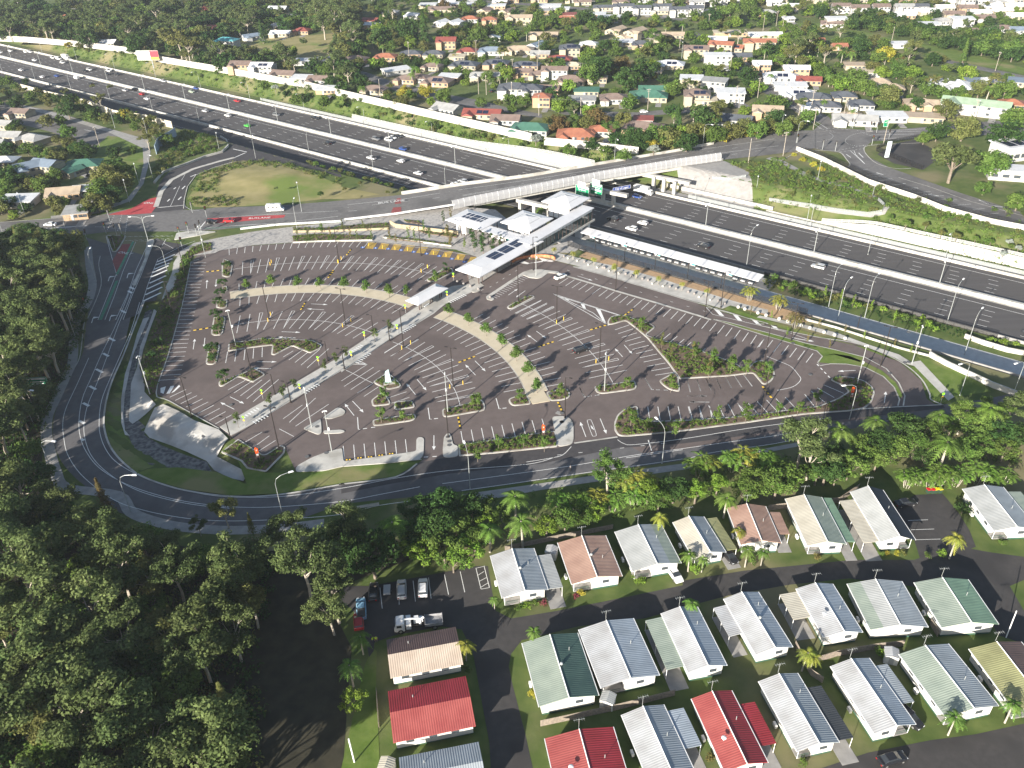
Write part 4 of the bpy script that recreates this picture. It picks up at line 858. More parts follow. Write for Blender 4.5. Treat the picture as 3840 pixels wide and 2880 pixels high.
# left pavilion with solar panels and its strip canopy
Q = ccw([at('p', 110, 795, 5.0), at('p', 1180, 850, 5.0) + (at('p', 110, 795, 5.0)-at('p', 1180, 850, 5.0))*0, at('p', 1315, 770, 5.0), at('p', 575, 575, 5.0)])
ax = Vector((cos(MA), sin(MA), 0)); ay = Vector((-sin(MA), cos(MA), 0)); o0 = at('p', 110, 795, 5.0)
L1 = (at('p', 1315, 770, 5.0)-at('p', 575, 575, 5.0)).length; W1 = (at('p', 575, 575, 5.0)-o0).length
t = thing('entry_pavilion', 'hipped white station roof with small solar panels, leftmost of the pavilions', 'pavilion', (o0.x, o0.y, 0), MA)
Q = [Vector((0, 0, 0)), Vector((L1, 0, 0)), Vector((L1, W1, 0)), Vector((0, W1, 0))]
r = MB(); inn = hip(r, Q, 5.0, 5.7, .2, .26); r.face([q for q in inn]); r.build('roof', ROOF, t)
for i, (a, b, c, d) in enumerate(((.26, .32, .33, .46), (.26, .52, .33, .68), (.36, .32, .44, .46), (.36, .52, .44, .68), (.47, .32, .64, .48), (.47, .52, .64, .68), (.67, .32, .73, .46), (.67, .52, .73, .68), (.755, .32, .80, .46), (.755, .52, .80, .68))):
    m = MB(); q = [lerp4(Q, x, y) + Vector((0, 0, 5.76)) for x, y in ((a, b), (c, b), (c, d), (a, d))]; m.prism(q, 5.72, 5.8); m.build('solar_panel', SOLAR, t)
w_ = MB(); w_.box((5.0, 5.5, 2.35), (4.5, 5.5, 4.6)); w_.build('wall', PANEL, t)
for x, y in ((6.6, .9), (12, 1), (L1-1, W1-2), (1.2, W1-1.5)):
    m = MB(); m.tube([(x, y, 0), (x, y, 4.9)], .16, 6); m.build('column', COLM, t)
zc = 4.4
S0, S1, S2, S3 = at('p', 420, 895, zc), at('p', 1330, 1215, zc), at('p', 1640, 1105, zc), at('p', 1060, 915, zc)
a0 = o0 + ax*4; L2 = 27.5
t = thing('strip_canopy', 'long narrow white canopy joining the left pavilion to the long station roof', 'canopy', (a0.x, a0.y, 0), MA)
m = MB(); m.prism([(0, .2, 0), (L2, .2, 0), (L2, 5.2, 0), (0, 5.2, 0)], zc, zc+.3); m.build('roof', ROOF, t)
for x in (4, 9.5, 15, 20.5):
    for y in (1.0, 4.3):
        m = MB(); m.tube([(x, y, 0), (x, y, zc)], .13, 5); m.build('column', COLM, t)
k = MB(); p = at('p', 1250, 1190, 0); k.box((p.x, p.y, 1.5), (7.5, 2.2, 3.0), MA); kt = tag(k.build('kiosk', PANEL), 'small white kiosk with orange trim under the strip canopy', 'kiosk')
m = MB(); p = at('p', 1270, 1100, 2.9); m.box((p.x, p.y, 2.9), (6.5, .3, .8), MA); m.build('trim', ORANGE, kt, world=True)
m = MB(); p = at('p', 1430, 1190, 2); m.box((p.x, p.y, 1.9), (2.2, .25, 2.2), MA); m.build('poster', TEAL, kt, world=True)
# long canopy over the walkway
zl = 4.2; A0, A1 = at('u', 88, 350, zl), at('u', 375, 443, zl); B0, B1 = at('p', 1640, 1105, zl), at('u', 1140, 12, zl)
t = thing('long_canopy', 'long white station roof with dark solar panels over the walkway', 'canopy', (A0.x, A0.y, 0)); off = Vector((A0.x, A0.y, 0))
Q = [A0-off, A1-off, B1-off, B0+(B0-A0).normalized()*2-off]; Q = [Vector((q.x, q.y, 0)) for q in Q]
r = MB(); inn = hip(r, Q, zl, zl+.8, .26, .13); r.face(inn); r.build('roof', ROOF, t)
for k in range(3):
    for j in range(2):
        u0 = .30 + .21*j; v0 = .33 + .17*k; q = [lerp4(Q, x, y) for x, y in ((u0, v0), (u0+.18, v0), (u0+.18, v0+.14), (u0, v0+.14))]; m = MB(); m.prism(q, zl+.84, zl+.95); m.build('solar_panel', SOLAR, t)
for v in (.07, .12, .34, .56, .78, .92):
    for u_ in (.3, .75):
        q = lerp4(Q, u_, v); m = MB(); m.tube([(q.x, q.y, .1), (q.x, q.y, zl-.2)], .15, 5); m.build('column', COLM, t)
# footbridge over the bus road
zb = 5.2
c0, c1 = at('q', 0, 1215, zb), at('q', 1280, 490, zb); d0, d1 = at('q', 390, 1210, zb), at('q', 1550, 545, zb)
t = thing('glazed_footbridge', 'white roofed glazed footbridge from the plaza over the bus road', 'footbridge', (c0.x, c0.y, 0), MA); inv = Matrix.Rotation(-MA, 4, 'Z')
def loc(p): return inv @ (p - Vector((c0.x, c0.y, 0)))
a, b, c, d = [loc(p) for p in (c0, d0, d1, c1)]
x0, x1, y0, y1 = (a.x+d.x)/2, (b.x+c.x)/2, min(a.y, b.y)-1.5, (c.y+d.y)/2
m = MB(); m.box(((x0+x1)/2, (y0+y1)/2, zb-.12), (x1-x0, y1-y0, .3)); m.build('roof', ROOF, t)
m = MB(); m.box(((x0+x1)/2, (y0+y1)/2+.5, .1), (x1-x0-.2, y1-y0+1, .7)); m.build('deck', CONC_W, t)
for sx in (x0+.5, x1-.5):
    m = MB(); m.box((sx, (y0+y1)/2, 2.2), (.08, y1-y0-1.5, 3.5)); m.build('glass_wall', mat('green_glass', (.05, .075, .065), rough=.06, spec=.8), t)
    m = MB(); m.box((sx+(.08 if sx > 3 else -.08), (y0+y1)/2, 4.45), (.1, y1-y0-1.5, .9))
    m.build('louvre_band', PANEL, t)
    n = 16
    for k in range(n+1):
        y = y0+.8+(y1-y0-1.6)*k/n; m = MB(); m.tube([(sx+.1, y, .4), (sx+.1, y, zb-.2)], .07, 4); m.build('mullion', COLM, t)
for y in (y0+16, y1-6, y1-1):
    m = MB(); m.box(((x0+x1)/2, y, -2.6), (2.6, 1.2, 4.8)); m.build('pier', PANEL, t)
# platform canopy
z = -1.7; P0, P1 = at('q', 1240, 1050, z), at('5', 515, 140, z); F0, F1 = at('q', 1395, 970, z), at('5', 540, 105, z)
s0, t0 = st(P0); s1, t1 = st(P1); t = thing('platform_canopy', 'long low white canopy on the bus platform beside the motorway', 'canopy', tuple(mw(s0, t0)), 0); base = mw(s0, t0)
def ms(s, tt, z_): return mw(s, tt, z_) 
m = MB(); n = 14; ta, tb = t0, st(F0)[1]
L = [(mw(s0+(s1-s0)*i/n, ta, z), mw(s0+(s1-s0)*i/n, tb, z+.35)) for i in range(n+1)]
for i in range(n):
    a, b = L[i]; c, d = L[i+1]; m.face([a, c, d, b]); m.face([a-Vector((0, 0, .3)), c-Vector((0, 0, .3)), c, a]); m.face([a-Vector((0, 0, .3)), b-Vector((0, 0, .3)), d-Vector((0, 0, .3)), c-Vector((0, 0, .3))])
m.build('roof', ROOF, t, world=True)
m = MB(); P = [mw(s0-6+(s1-s0+9)*i/n, -34.6, -4.8) for i in range(n+1)] + [mw(s0-6+(s1-s0+9)*i/n, -27, -4.8) for i in range(n, -1, -1)]; m.prism(P, -5, -4.8); m.build('platform', CONC_D, t, world=True)
nb = 24
for i in range(nb+1):
    s = s0+2+(s1-s0-4)*i/nb; m = MB(); p = mw(s, ta+3.4, -4.8); m.tube([p, p+Vector((0, 0, 3.2))], .1, 5); m.build('column', COLM, t, world=True)
    if i < nb:
        s2 = s0+2+(s1-s0-4)*(i+1)/nb; g = MB(); k = .4 if i % 5 == 0 else 0
        g.wall([mw(s+.3, ta+3.5, -4.8), mw(s2-.3, ta+3.5, -4.8)], .06, 2.7, base=.6 if i % 5 else .2); g.build('wind_screen', PANEL if i % 5 == 0 else GLASS, t, world=True)
        if i % 5 == 0:
            g = MB(); g.wall([mw(s+1.2, ta+3.35, -4.8), mw(s+2.6, ta+3.35, -4.8)], .06, 2.3, base=.6); g.build('poster', TEAL, t, world=True)
        else:
            g = MB(); q = mw((s+s2)/2, ta+2.4, -4.35); g.box(tuple(q), (s2-s-1.2, .6, .45), MA); g.build('bench', WHITE, t, world=True)
# small shelter in the car park
zs = 3.1; Q = [at('a', 665, 350, zs), at('a', 797, 400, zs), at('a', 1110, 222, zs), at('a', 978, 172, zs)]; o_ = Vector((Q[0].x, Q[0].y, 0))
t = thing('walkway_shelter', 'small white hipped shelter roof midway along the car park walkway', 'shelter', tuple(o_)); Q = [Vector((q.x-o_.x, q.y-o_.y, 0)) for q in Q]
r = MB(); i_ = hip(r, Q, zs, zs+.9, .46, .2, .2); r.face(i_); r.build('roof', ROOF, t)
for v in (.14, .2, .5, .56, .82, .88):
    q = lerp4(Q, .7, v); m = MB(); m.tube([(q.x, q.y, .1), (q.x, q.y, zs-.1)], .16, 6); m.build('column', COLM, t)
p = lerp4(Q, .7, .36); m = MB(); m.box((p.x, p.y, .55), (2.2, .6, .12), radians(52)); m.box((p.x, p.y, .3), (1.8, .4, .4), radians(52)); m.build('bench', WHITE, t)
# ------------------------------------------------ signs with writing
FONT = None
def text(body, size, m, parent, loc_, rot, name='lettering', ext=.01, align='CENTER', sp=1.0):
    cu_ = bpy.data.curves.new(name, 'FONT'); cu_.body = body; cu_.size = size; cu_.extrude = ext; cu_.align_x = align; cu_.align_y = 'CENTER'; cu_.space_character = sp
    o = bpy.data.objects.new(name, cu_); C.objects.link(o)
    dg = bpy.context.evaluated_depsgraph_get(); me = bpy.data.meshes.new_from_object(o.evaluated_get(dg)); bpy.data.objects.remove(o)
    me.materials.clear(); me.materials.append(m); ob = bpy.data.objects.new(name, me); C.objects.link(ob); ob.parent = parent; ob.location = loc_; ob.rotation_euler = rot; return ob
SIGNG = mat('sign_green', (.005, .20, .09), rough=.5); SIGNW = mat('sign_white', (.80, .80, .80), rough=.5); SIGNB = mat('sign_blue', (.02, .05, .22), rough=.5)
def board(name, label, cat, c, w_, h_, rz, m, lines, back=None, group=None):
    """upright board; lines: (text, size, x, z, material); centre c"""
    t = thing(name, label, cat, (c[0], c[1], c[2]-h_/2), rz, group)
    b = MB(); b.box((0, 0, h_/2), (w_, .14, h_)); b.build('panel', m, t)
    f = MB()
    for q in ((0, .06), (0, h_-.06)): f.box((0, -.085, q[1]), (w_-.1, .02, .07))
    for q in (-w_/2+.06, w_/2-.06): f.box((q, -.085, h_/2), (.07, .02, h_-.1))
    f.build('border', SIGNW if m is not SIGNW else SIGNG, t)
    for s, sz, x, zz, mm in lines: text(s, sz, mm, t, (x, -.085, zz), (pi/2, 0, 0))
    return t
def signpose(sh, x0, y0, x1, y1, zc_, name, label, lines, m=SIGNG):
    a, b = at(sh, x0, y0, zc_), at(sh, x1, y1, zc_); return a, b
bz = atan2((E2[len(E2)//2+1]-E2[len(E2)//2]).y, (E2[len(E2)//2+1]-E2[len(E2)//2]).x)
fa = at('q', 1290, 215, 3.0); fb = at('q', 1580, 165, 3.2)
s1_ = board('direction_sign', 'green direction sign, left of the two facing the motorway from the overpass', 'road sign', fa, 6.6, 4.7, MA+pi/2-.35-pi/2+.25, SIGNG,
    [('Springwood', .82, 0, 3.15, SIGNW), ('Underwood', .72, 0, 2.25, SIGNW), ('EXIT', .6, 0, 1.3, SIGNW)])
m = MB(); m.box((.3, -.08, 4.1), (5.4, .02, .7)); m.build('route_band', SIGNW, s1_)
s2_ = board('direction_sign', 'green direction sign, right of the two facing the motorway from the overpass', 'road sign', fb, 6.0, 4.7, MA+pi/2-.35-pi/2+.25, SIGNG,
    [('Springwood', .82, 0, 3.2, SIGNW), ('EXIT', .6, 0, .9, SIGNW)])
m = MB(); m.box((0, -.08, 4.1), (5.0, .02, .7)); m.box((0, -.08, 2.1), (4.8, .02, .8)); m.build('route_band', SIGNW, s2_)
for k, s in enumerate((s1_, s2_)):
    m = MB(); m.box((-.2, 0, 5.5), (3.8, .12, 1.4)); m.build('top_panel', SIGNW, s)
    m = MB(); m.tube([(0, .3, -.6), (0, .3, 5.8)], .14, 5); m.tube([(-2.6, .3, .8), (2.6, .3, .8)], .12, 4); m.build('bracket', GALV, s)
ca, cb = at('r', 537, 405, 1.3), at('r', 782, 360, 1.3); cc = (ca+cb)/2; ang = atan2((cb-ca).y, (cb-ca).x)
nrm = Vector((sin(ang), -cos(ang), 0)); cc = cc + nrm*.5
board('bridge_banner', 'dark blue banner reading City of Logan on the overpass side', 'banner', cc, (cb-ca).length, 1.5, ang, SIGNB, [('City of Logan', 1.15, 0, .75, SIGNW)])
# billboard beside the motorway
ba, bb = at('A', 1425, 300, 7), at('A', 1635, 290, 7); bc = (ba+bb)/2
t = board('billboard', 'wide advertising billboard on a post above the far motorway bank', 'billboard', (bc.x, bc.y, 6.8), (bb-ba).length+2, 6.0, -.1, SIGNW, [])
m = MB(); W2 = (bb-ba).length+2; m.box((W2*.3, -.1, 3.9), (W2*.38, .03, 3.8)); m.build('red_panel', mat('billboard_red', (.55, .04, .06), rough=.6), t); m = MB(); m.box((W2*.3, -.1, 1.1), (W2*.38, .03, 1.8)); m.build('orange_band', mat('billboard_orange', (.65, .30, .06), rough=.6), t)
m = MB(); m.box((-(bb-ba).length*.2, -.1, 1.4), ((bb-ba).length*.55, .03, 1.6)); m.build('photo_band', mat('billboard_grey', (.35, .38, .42), (.6, .55, .5), scale=.4), t)
m = MB(); m.tube([(2, .3, -5), (2, .3, 1)], .4, 8); m.build('post', GALV, t)
# ------------------------------------------------ repeated things: labels that follow where each one stands
ORD = ['leftmost', 'second from left', 'third from left', 'fourth from left', 'fifth from left', 'sixth from left', 'seventh from left', 'eighth from left', 'ninth from left', 'tenth from left',
       'eleventh from left', 'twelfth from left', 'thirteenth from left', 'fourteenth from left', 'fifteenth from left', 'sixteenth from left', 'seventeenth from left', 'eighteenth from left', 'nineteenth from left', 'twentieth from left']
def scr(p):
    v = Vector(p) - Vector((0, 0, CAM_H)); z = v.dot(_fw); return (1920 + FPX*v.dot(_r2)/z, 1440 - FPX*v.dot(_u2)/z)
AUTO = []     # (object, look words, place words, group)
def later(o, look, place, group=None): AUTO.append((o, look, place, group))
def words(n): 
    return ORD[n] if n < 20 else 'number %d from left' % (n+1)
def finish_labels():
    D = {}
    for o, look, place, group in AUTO: D.setdefault((look, place), []).append((scr(o.location)[0], o, group))
    BN = ['nearest row', 'second row', 'third row', 'fourth row', 'fifth row', 'sixth row', 'seventh row', 'eighth row', 'ninth row', 'tenth row', 'eleventh row', 'twelfth row']
    for (look, place), L in D.items():
        nb = max(1, math.ceil(len(L)/18)); L.sort(key=lambda q: -scr(q[1].location)[1]); per = math.ceil(len(L)/nb)
        for b in range(nb):
            B_ = sorted(L[b*per:(b+1)*per], key=lambda q: q[0]); n = len(B_)
            for i, (x, o, group) in enumerate(B_):
                w_ = '' if n == 1 else (words(i) if i < n-1 else 'rightmost'); w_ = ', '.join(v for v in (BN[b] if nb > 1 else '', w_) if v)
                o['label'] = '%s %s' % (look, place) + (', ' + w_ if w_ else '')
                if group: o['group'] = group
# ------------------------------------------------ lamps
def rise(p, h): return Vector((p.x, p.y, p.z+h))
def lamp_car(h, twin=True):
    t = thing('car_park_lamp', '', 'street lamp'); m = MB(); m.tube([(0, 0, 0), (0, 0, h)], .15, 6, r2=.10); m.tube([(0, 0, 0), (0, 0, .5)], .24, 6); m.build('pole', DARKM, t)
    for s in ((-1, 1) if twin else (1,)):
        m = MB(); m.tube([(0, 0, h-.1), (s*.9, 0, h+.05)], .06, 4); m.build('arm', DARKM, t); m = MB(); m.box((s*1.25, 0, h+.08), (.8, .38, .12)); m.build('lamp_head', DARKM, t)
    return t
def lamp_bent(h, reach, m_, both=False, r=.13):
    t = thing('street_lamp', '', 'street lamp'); hd = mat('lamp_glass', (.75, .76, .76), rough=.3)
    m = MB(); m.tube([(0, 0, 0), (0, 0, h*.82)] + ([(0, 0, h)] if both else []), r, 6, r2=r*.6); m.tube([(0, 0, 0), (0, 0, .3)], r*1.6, 6); m.build('pole', m_, t)
    for s in ((-1, 1) if both else (1,)):
        m = MB(); m.tube([(0, 0, h*.82), (s*reach*.12, 0, h*.93), (s*reach*.45, 0, h*.985), (s*reach, 0, h)], r*.55, 5); m.build('arm', m_, t)
        m = MB(); m.box((s*(reach+.45), 0, h+.02), (1.1, .42, .2), top=.8); m.build('lamp_head', hd, t)
    return t
def mast(h):
    t = thing('camera_mast', '', 'camera mast'); m = MB(); m.tube([(0, 0, 0), (0, 0, h)], .13, 6, r2=.09); m.build('pole', GALV, t)
    m = MB(); m.box((0, 0, h-.3), (.9, .16, .16)); m.sphere((.45, 0, h-.45), .16, 6, 4); m.sphere((-.45, 0, h-.45), .16, 6, 4); m.build('camera', SIGNW, t)
    m = MB(); m.box((.2, 0, h*.55), (.35, .4, .7)); m.build('cabinet', SIGNW, t); return t
USED = set()
def put(proto, p, rz=0.0):
    if proto.name not in USED: USED.add(proto.name); o = proto
    else: o = copy_tree(proto)
    o.location = p; o.rotation_euler = (0, 0, rz); return o
L_CAR = lamp_car(12.0); L_CAR1 = lamp_car(12.0, False); L_PATH = lamp_car(6.3, False); L_MW = lamp_bent(13.5, 3.5, GALV, False, .11); L_RD = lamp_bent(10.5, 3.2, GALV, False, .10); L_DBL = lamp_bent(10.5, 3.6, GALV, True); L_MAST = mast(12.0); L_MED2 = lamp_bent(9, 1.0, GALV, True)
for sh, x, y in [('3', 1243, 1043), ('3', 1808, 1245), ('3', 1745, 410), ('4', 404, 593), ('4', 693, 1175), ('4', 726, 848), ('4', 28, 445), ('b', 22, 580), ('b', 465, 990), ('b', 632, 248), ('5', 142, 398), ('5', 528, 700), ('5', 1282, 712), ('5', 510, 1035), ('1', 517, 1656), ('v', 792, 588), ('v', 700, 925), ('3', 1638, 795), ('w', 330, 312), ('5', 702, 550)]:
    later(put(L_CAR, at(sh, x, y, .05), radians(-20)), 'tall dark twin-headed lamp post', 'standing in the car park', 'tall dark lamp posts of the car park')
for sh, x, y in [('4', 1450, 1050), ('e', 950, 1352), ('e', 1105, 1035), ('5', 247, 335)]:
    later(put(L_CAR1, at(sh, x, y, .1), radians(-20)), 'tall dark single-headed lamp post', 'on a car park island or edge', 'tall dark lamp posts of the car park')
for sh, x, y in [('a', 502, 768), ('a', 335, 700), ('a', 33, 1062), ('3', 1885, 950), ('3', 1782, 897), ('3', 1495, 1185), ('3', 2125, 680)]:
    later(put(L_PATH, at(sh, x, y, .16), radians(160)), 'short dark path lamp', 'beside the diagonal walkway', 'short lamps along the walkway')
for sh, x, y in [('q', 1555, 1555), ('q', 2165, 1660), ('b', 1370, 170), ('b', 1715, 265), ('b', 1035, 70), ('5', 1120, 520)]:
    later(put(L_PATH, at(sh, x, y, -4.9 if sh == 'q' else -3), radians(60)), 'slim dark lamp', 'beside the shaded bus road', 'slim lamps along the bus road')
for sh, x, y in [('3', 972, 895), ('3', 1530, 585), ('3', 2020, 1110), ('3', 2150, 1265), ('4', 690, 1010), ('4', 1705, 875), ('4', 1262, 130), ('v', 955, 455), ('5', 1130, 830), ('5', 1485, 700)]:
    later(put(L_MAST, at(sh, x, y, .1), R.uniform(0, 3)), 'pale camera mast', 'around the car park', 'camera masts of the car park')
# motorway lamps, three rows, spaced as in the photo
for k in range(-14, 6):
    s = 27.5 + 42*k
    if s < -560 or s > 240 or -75 < s < -5: continue
    later(put(L_MED2, mw(s, 0.9, -4.9), MA + pi/2), 'grey double-armed lamp', 'on the motorway median', 'lamps on the motorway median')
for k in range(-12, 5):
    s = 60 + 48*k
    if -70 < s < 5: continue
    later(put(L_RD, mw(s, 22.6, -4.9), MA - pi/2), 'grey curved lamp', 'along the far motorway edge', 'lamps along the far motorway edge')
for k in range(-13, 1):
    s = -82 + 44*k
    if s < -560 or s > -60: continue
    later(put(L_RD, mw(s, -24.8, -4.9), MA + pi/2), 'grey curved lamp', 'along the near motorway edge', 'lamps along the near motorway edge')
for sh, x, y, zz in [('N', 185, 830, -5), ('N', 1410, 1005, -5), ('N', 560, 940, -5), ('N', 275, 985, -5), ('5', 1825, 640, -5), ('M', 1105, 950, -5)]:
    later(put(L_MW, at(sh, x, y, zz), MA + pi/2 - .1), 'tall pale lamp', 'beside the right end of the bus road', 'tall pale lamps right of the station')
# street lamps of the ring road: (base, head) give lean of the arm
for sh, bx, by, hx, hy, hgt in [('3', 487, 520, 560, 342, 10), ('3', 215, 1085, 285, 880, 10.5), ('3', 352, 1425, 430, 1208, 10.5), ('6', 850, 0, 875, -205, 9), ('6', 1830, 15, 1805, -225, 10), ('3', 625, 165, 600, -60, 10), ('4', 835, 1510, 805, 1200, 12), ('4', 2078, 1345, 2050, 1020, 12), ('5', 1080, 1060, 1045, 850, 10), ('5', 1795, 905, 1740, 770, 8), ('5', 2140, 900, 2090, 770, 8)]:
    a, b = at(sh, bx, by, 0), at(sh, hx, hy, hgt); later(put(L_RD, a, atan2(b.y-a.y, b.x-a.x)), 'curved grey street lamp', 'along the ring road round the car park', 'street lamps of the ring road')
for sh, bx, by, hx, hy, z0 in [('v', 505, 345, 320, 145, .1), ('v', 660, 590, 490, 375, .1), ('2', 735, 930, 795, 790, 2), ('2', 632, 880, 700, 800, 2), ('2', 130, 950, 190, 815, 2), ('2', 845, 840, 860, 730, 2), ('0', 1425, 990, 1400, 865, -2), ('0', 990, 1150, 965, 1010, 0), ('2', 1215, 1335, 1240, 1230, -2), ('2', 870, 1190, 890, 1090, 0), ('2', 470, 1285, 485, 1180, -4), ('2', 800, 1460, 845, 1210, -4.9), ('2', 1200, 1650, 1230, 1540, -4.9), ('1', 1770, 1045, 1780, 900, 2), ('1', 2205, 380, 2205, 300, 2), ('0', 960, 895, 930, 790, 0), ('0', 745, 830, 720, 730, 0), ('0', 905, 1200, 890, 1135, 0), ('0', 840, 1310, 825, 1235, 0), ('0', 1660, 1040, 1640, 880, -1), ('0', 1955, 1370, 1920, 1170, .3), ('0', 1925, 1480, 1910, 1285, .3), ('0', 165, 1400, 130, 1300, 0), ('0', 45, 1580, 0, 1440, 0), ('0', 460, 1590, 430, 1415, 0), ('2', 1100, 830, 1095, 780, 2)]:
    a, b = at(sh, bx, by, z0), at(sh, hx, hy, z0+10); place = 'near the left junction' if sh in ('v', '0') else 'near the far junction'
    later(put(L_DBL if (sh, bx) == ('v', 505) else L_RD, a, atan2(b.y-a.y, b.x-a.x)), 'curved grey lamp', place, 'street lamps of the junctions')
# power poles in the suburb
def power_pole():
    t = thing('power_pole', '', 'power pole'); wd = mat('pole_wood', (.28, .24, .2), (.4, .36, .3), scale=2, rough=.9); m = MB(); m.tube([(0, 0, 0), (0, 0, 10.5)], .16, 6, r2=.11); m.build('pole', wd, t)
    m = MB(); m.box((0, 0, 9.9), (2.2, .12, .14)); m.box((0, 0, 9.1), (1.6, .12, .12)); m.build('crossarm', wd, t); m = MB()
    for x in (-1, -.5, .5, 1): m.tube([(x, 0, 9.9), (x, 0, 10.2)], .06, 4)
    m.build('insulator', SIGNW, t).name = 'insulator'; return t
L_PP = power_pole()
PPL = [('2', 650, 1010), ('2', 1300, 935), ('2', 425, 1055), ('2', 845, 840), ('2', 485, 635), ('2', 340, 690), ('2', 650, 670), ('2', 830, 720), ('2', 2025, 460), ('2', 1350, 285), ('2', 1035, 790), ('2', 305, 480), ('2', 165, 190), ('2', 205, 150), ('2', 605, 170), ('2', 645, 200), ('2', 520, 200), ('2', 920, 220), ('1', 1110, 500), ('1', 940, 615), ('1', 890, 610), ('1', 1280, 750), ('1', 1550, 770), ('1', 1985, 710), ('1', 1270, 470), ('1', 875, 370), ('1', 440, 380), ('1', 1280, 370), ('1', 1540, 40), ('1', 255, 640), ('0', 650, 960), ('0', 430, 265), ('0', 140, 100), ('2', 1880, 790), ('1', 2190, 330), ('1', 1105, 660)]
PPO = []
for sh, x, y in PPL:
    o = put(L_PP, at(sh, x, y, ZN if sh != '0' or y < 300 else 0), R.uniform(0, 3)); PPO.append(o); later(o, 'timber power pole', 'in the far suburb' if sh != '2' else 'around the far junction', 'power poles')
tag(put(mast(17), at('7', 85, 1620, 0)), 'leaning white topped pole on the lawn left of the grey roof', 'pole') if False else None
def wires(name, label, chain, h=10):
    m = MB()
    for a, b in zip(chain[:-1], chain[1:]):
        for dx in (-.9, .9):
            A = PPO[a].location + Vector((dx, 0, h)); B = PPO[b].location + Vector((dx, 0, h)); n = 8
            m.tube([A.lerp(B, i/n) - Vector((0, 0, 2.2*4*(i/n)*(1-i/n)*.5)) for i in range(n+1)], .022, 3, cap=False)
    return tag(m.build(name, mat('cable', (.12, .12, .12), rough=.6)), label, 'power line')
wires('power_line', 'thin overhead wires strung between the poles by the far junction', [1, 0, 2]); wires('power_line', 'thin overhead wires crossing the suburb behind the noise wall', [23, 22, 21, 20, 18]); wires('power_line', 'thin overhead wires along the far row of poles, upper middle', [26, 25, 27, 34])
# ------------------------------------------------ traffic lights
def tlight():
    t = thing('traffic_light', '', 'traffic light'); m = MB(); m.tube([(0, 0, 0), (0, 0, 4.2)], .09, 6); m.build('pole', GALV, t)
    m = MB(); m.box((0, -.15, 3.7), (.75, .3, 1.5)); b = m.build('backboard', DARKM, t)
    for z_, c in ((4.15, (.3, .02, .02)), (3.7, (.3, .18, .01)), (3.25, (.01, .2, .08))):
        m = MB(); m.tube([(0, -.34, z_), (0, -.30, z_)], .14, 8); m.build('lens', mat('lens%d' % int(z_*10), c, rough=.3), b)
    return t
L_TL = tlight()
for sh, x, y, zz in [('v', 165, 265, .1), ('v', 195, 165, .1), ('v', 235, 380, .2), ('v', 290, 275, .1), ('v', 250, 275, .1), ('v', 770, 385, .2), ('v', 755, 300, .2), ('v', 820, 260, .3), ('v', 962, 135, .3), ('v', 850, 100, .3), ('v', 885, 280, .2), ('v', 920, 250, .3), ('v', 15, 320, .1),
    ('2', 905, 970, ZJ), ('2', 988, 980, ZJ), ('2', 740, 930, ZJ), ('2', 1225, 940, ZJ), ('2', 1090, 830, ZJ), ('2', 1255, 860, ZJ), ('2', 1335, 900, ZJ), ('2', 1215, 850, ZJ)]:
    later(put(L_TL, at(sh, x, y, zz), R.choice([0, pi/2, -pi/2, pi, .8])), 'traffic light on a grey pole', 'at the left junction' if sh == 'v' else 'at the far junction', 'traffic lights')
# ------------------------------------------------ small signs, bollards, benches
def disc_sign():
    t = thing('crossing_sign', '', 'sign'); m = MB(); m.tube([(0, 0, 0), (0, 0, 3.0)], .05, 5); m.build('pole', GALV, t); fl = mat('fluoro', (.25, .75, .02), rough=.5)
    m = MB(); m.tube([(0, -.06, 2.7), (0, -.02, 2.7)], .34, 12); b = m.build('disc', fl, t); m = MB(); m.tube([(0, -.09, 2.78), (0, -.07, 2.5)], .06, 4); m.sphere((0, -.09, 2.9), .08, 6, 4); m.build('walking_figure', DARKM, b)
    m = MB(); m.prism([(0, -.34), (.34, 0), (0, .34), (-.34, 0)], -.02, .02); o = m.build('diamond', YEL, t); o.rotation_euler = (pi/2, 0, 0); o.location = (0, -.07, 1.75); return t
L_DS = disc_sign()
for sh, x, y in [('a', 1100, 340), ('a', 668, 480), ('a', 585, 690), ('a', 245, 765), ('a', 112, 970), ('a', 1165, 150), ('3', 2068, 710), ('3', 1705, 925), ('3', 1590, 1100), ('3', 1950, 890)]:
    later(put(L_DS, at(sh, x, y, .16), radians(-20)), 'fluorescent green pedestrian crossing sign', 'along the diagonal walkway', 'pedestrian crossing signs')
L_DS2 = put(L_DS, at('5', 1672, 950, .1), 0); tag(L_DS2, 'fluorescent crossing sign on the lawn by the right exit', 'sign')
def round_stone(): 
    m = MB(); m.sphere((0, 0, .32), .45, 12, 8); return m.build('stone_ball', mat('ball_stone', (.20, .18, .17), (.27, .25, .24), scale=3, rough=.8), smooth=True)
ball = round_stone(); tag(ball, '', 'bollard'); wball = MB(); wball.sphere((0, 0, .35), .55, 12, 8); wball = wball.build('stone_ball', CONC_W, smooth=True); tag(wball, '', 'bollard')
for q in nums('500,15 735,80 798,98 910,132 970,148 1195,215 1260,235 1385,268 1447,287 1700,362 1762,390'): later(put(ball, at('b', *q, .12)), 'dark round stone ball', 'on the paved strip beside the bus road', 'round stone balls')
for q in nums('1422,895 1635,950 1845,1015 2065,1078 2125,1098'): later(put(ball, at('e', *q, .12)), 'dark round stone ball', 'on the paving right of the station', 'round stone balls')
for q in nums('1203,162 1268,185 1340,208 1422,238 1543,322'): later(put(ball, at('a', *q, .17)), 'dark round stone ball', 'near the shaded walkway end', 'round stone balls')
for q in nums('360,337 403,350 487,375 540,390 625,413 680,430 768,455 823,472 915,500 983,518 1052,540'): later(put(wball, at('5', *q, .12)), 'white stone ball', 'on the narrow lawn beside the path', 'white stone balls')
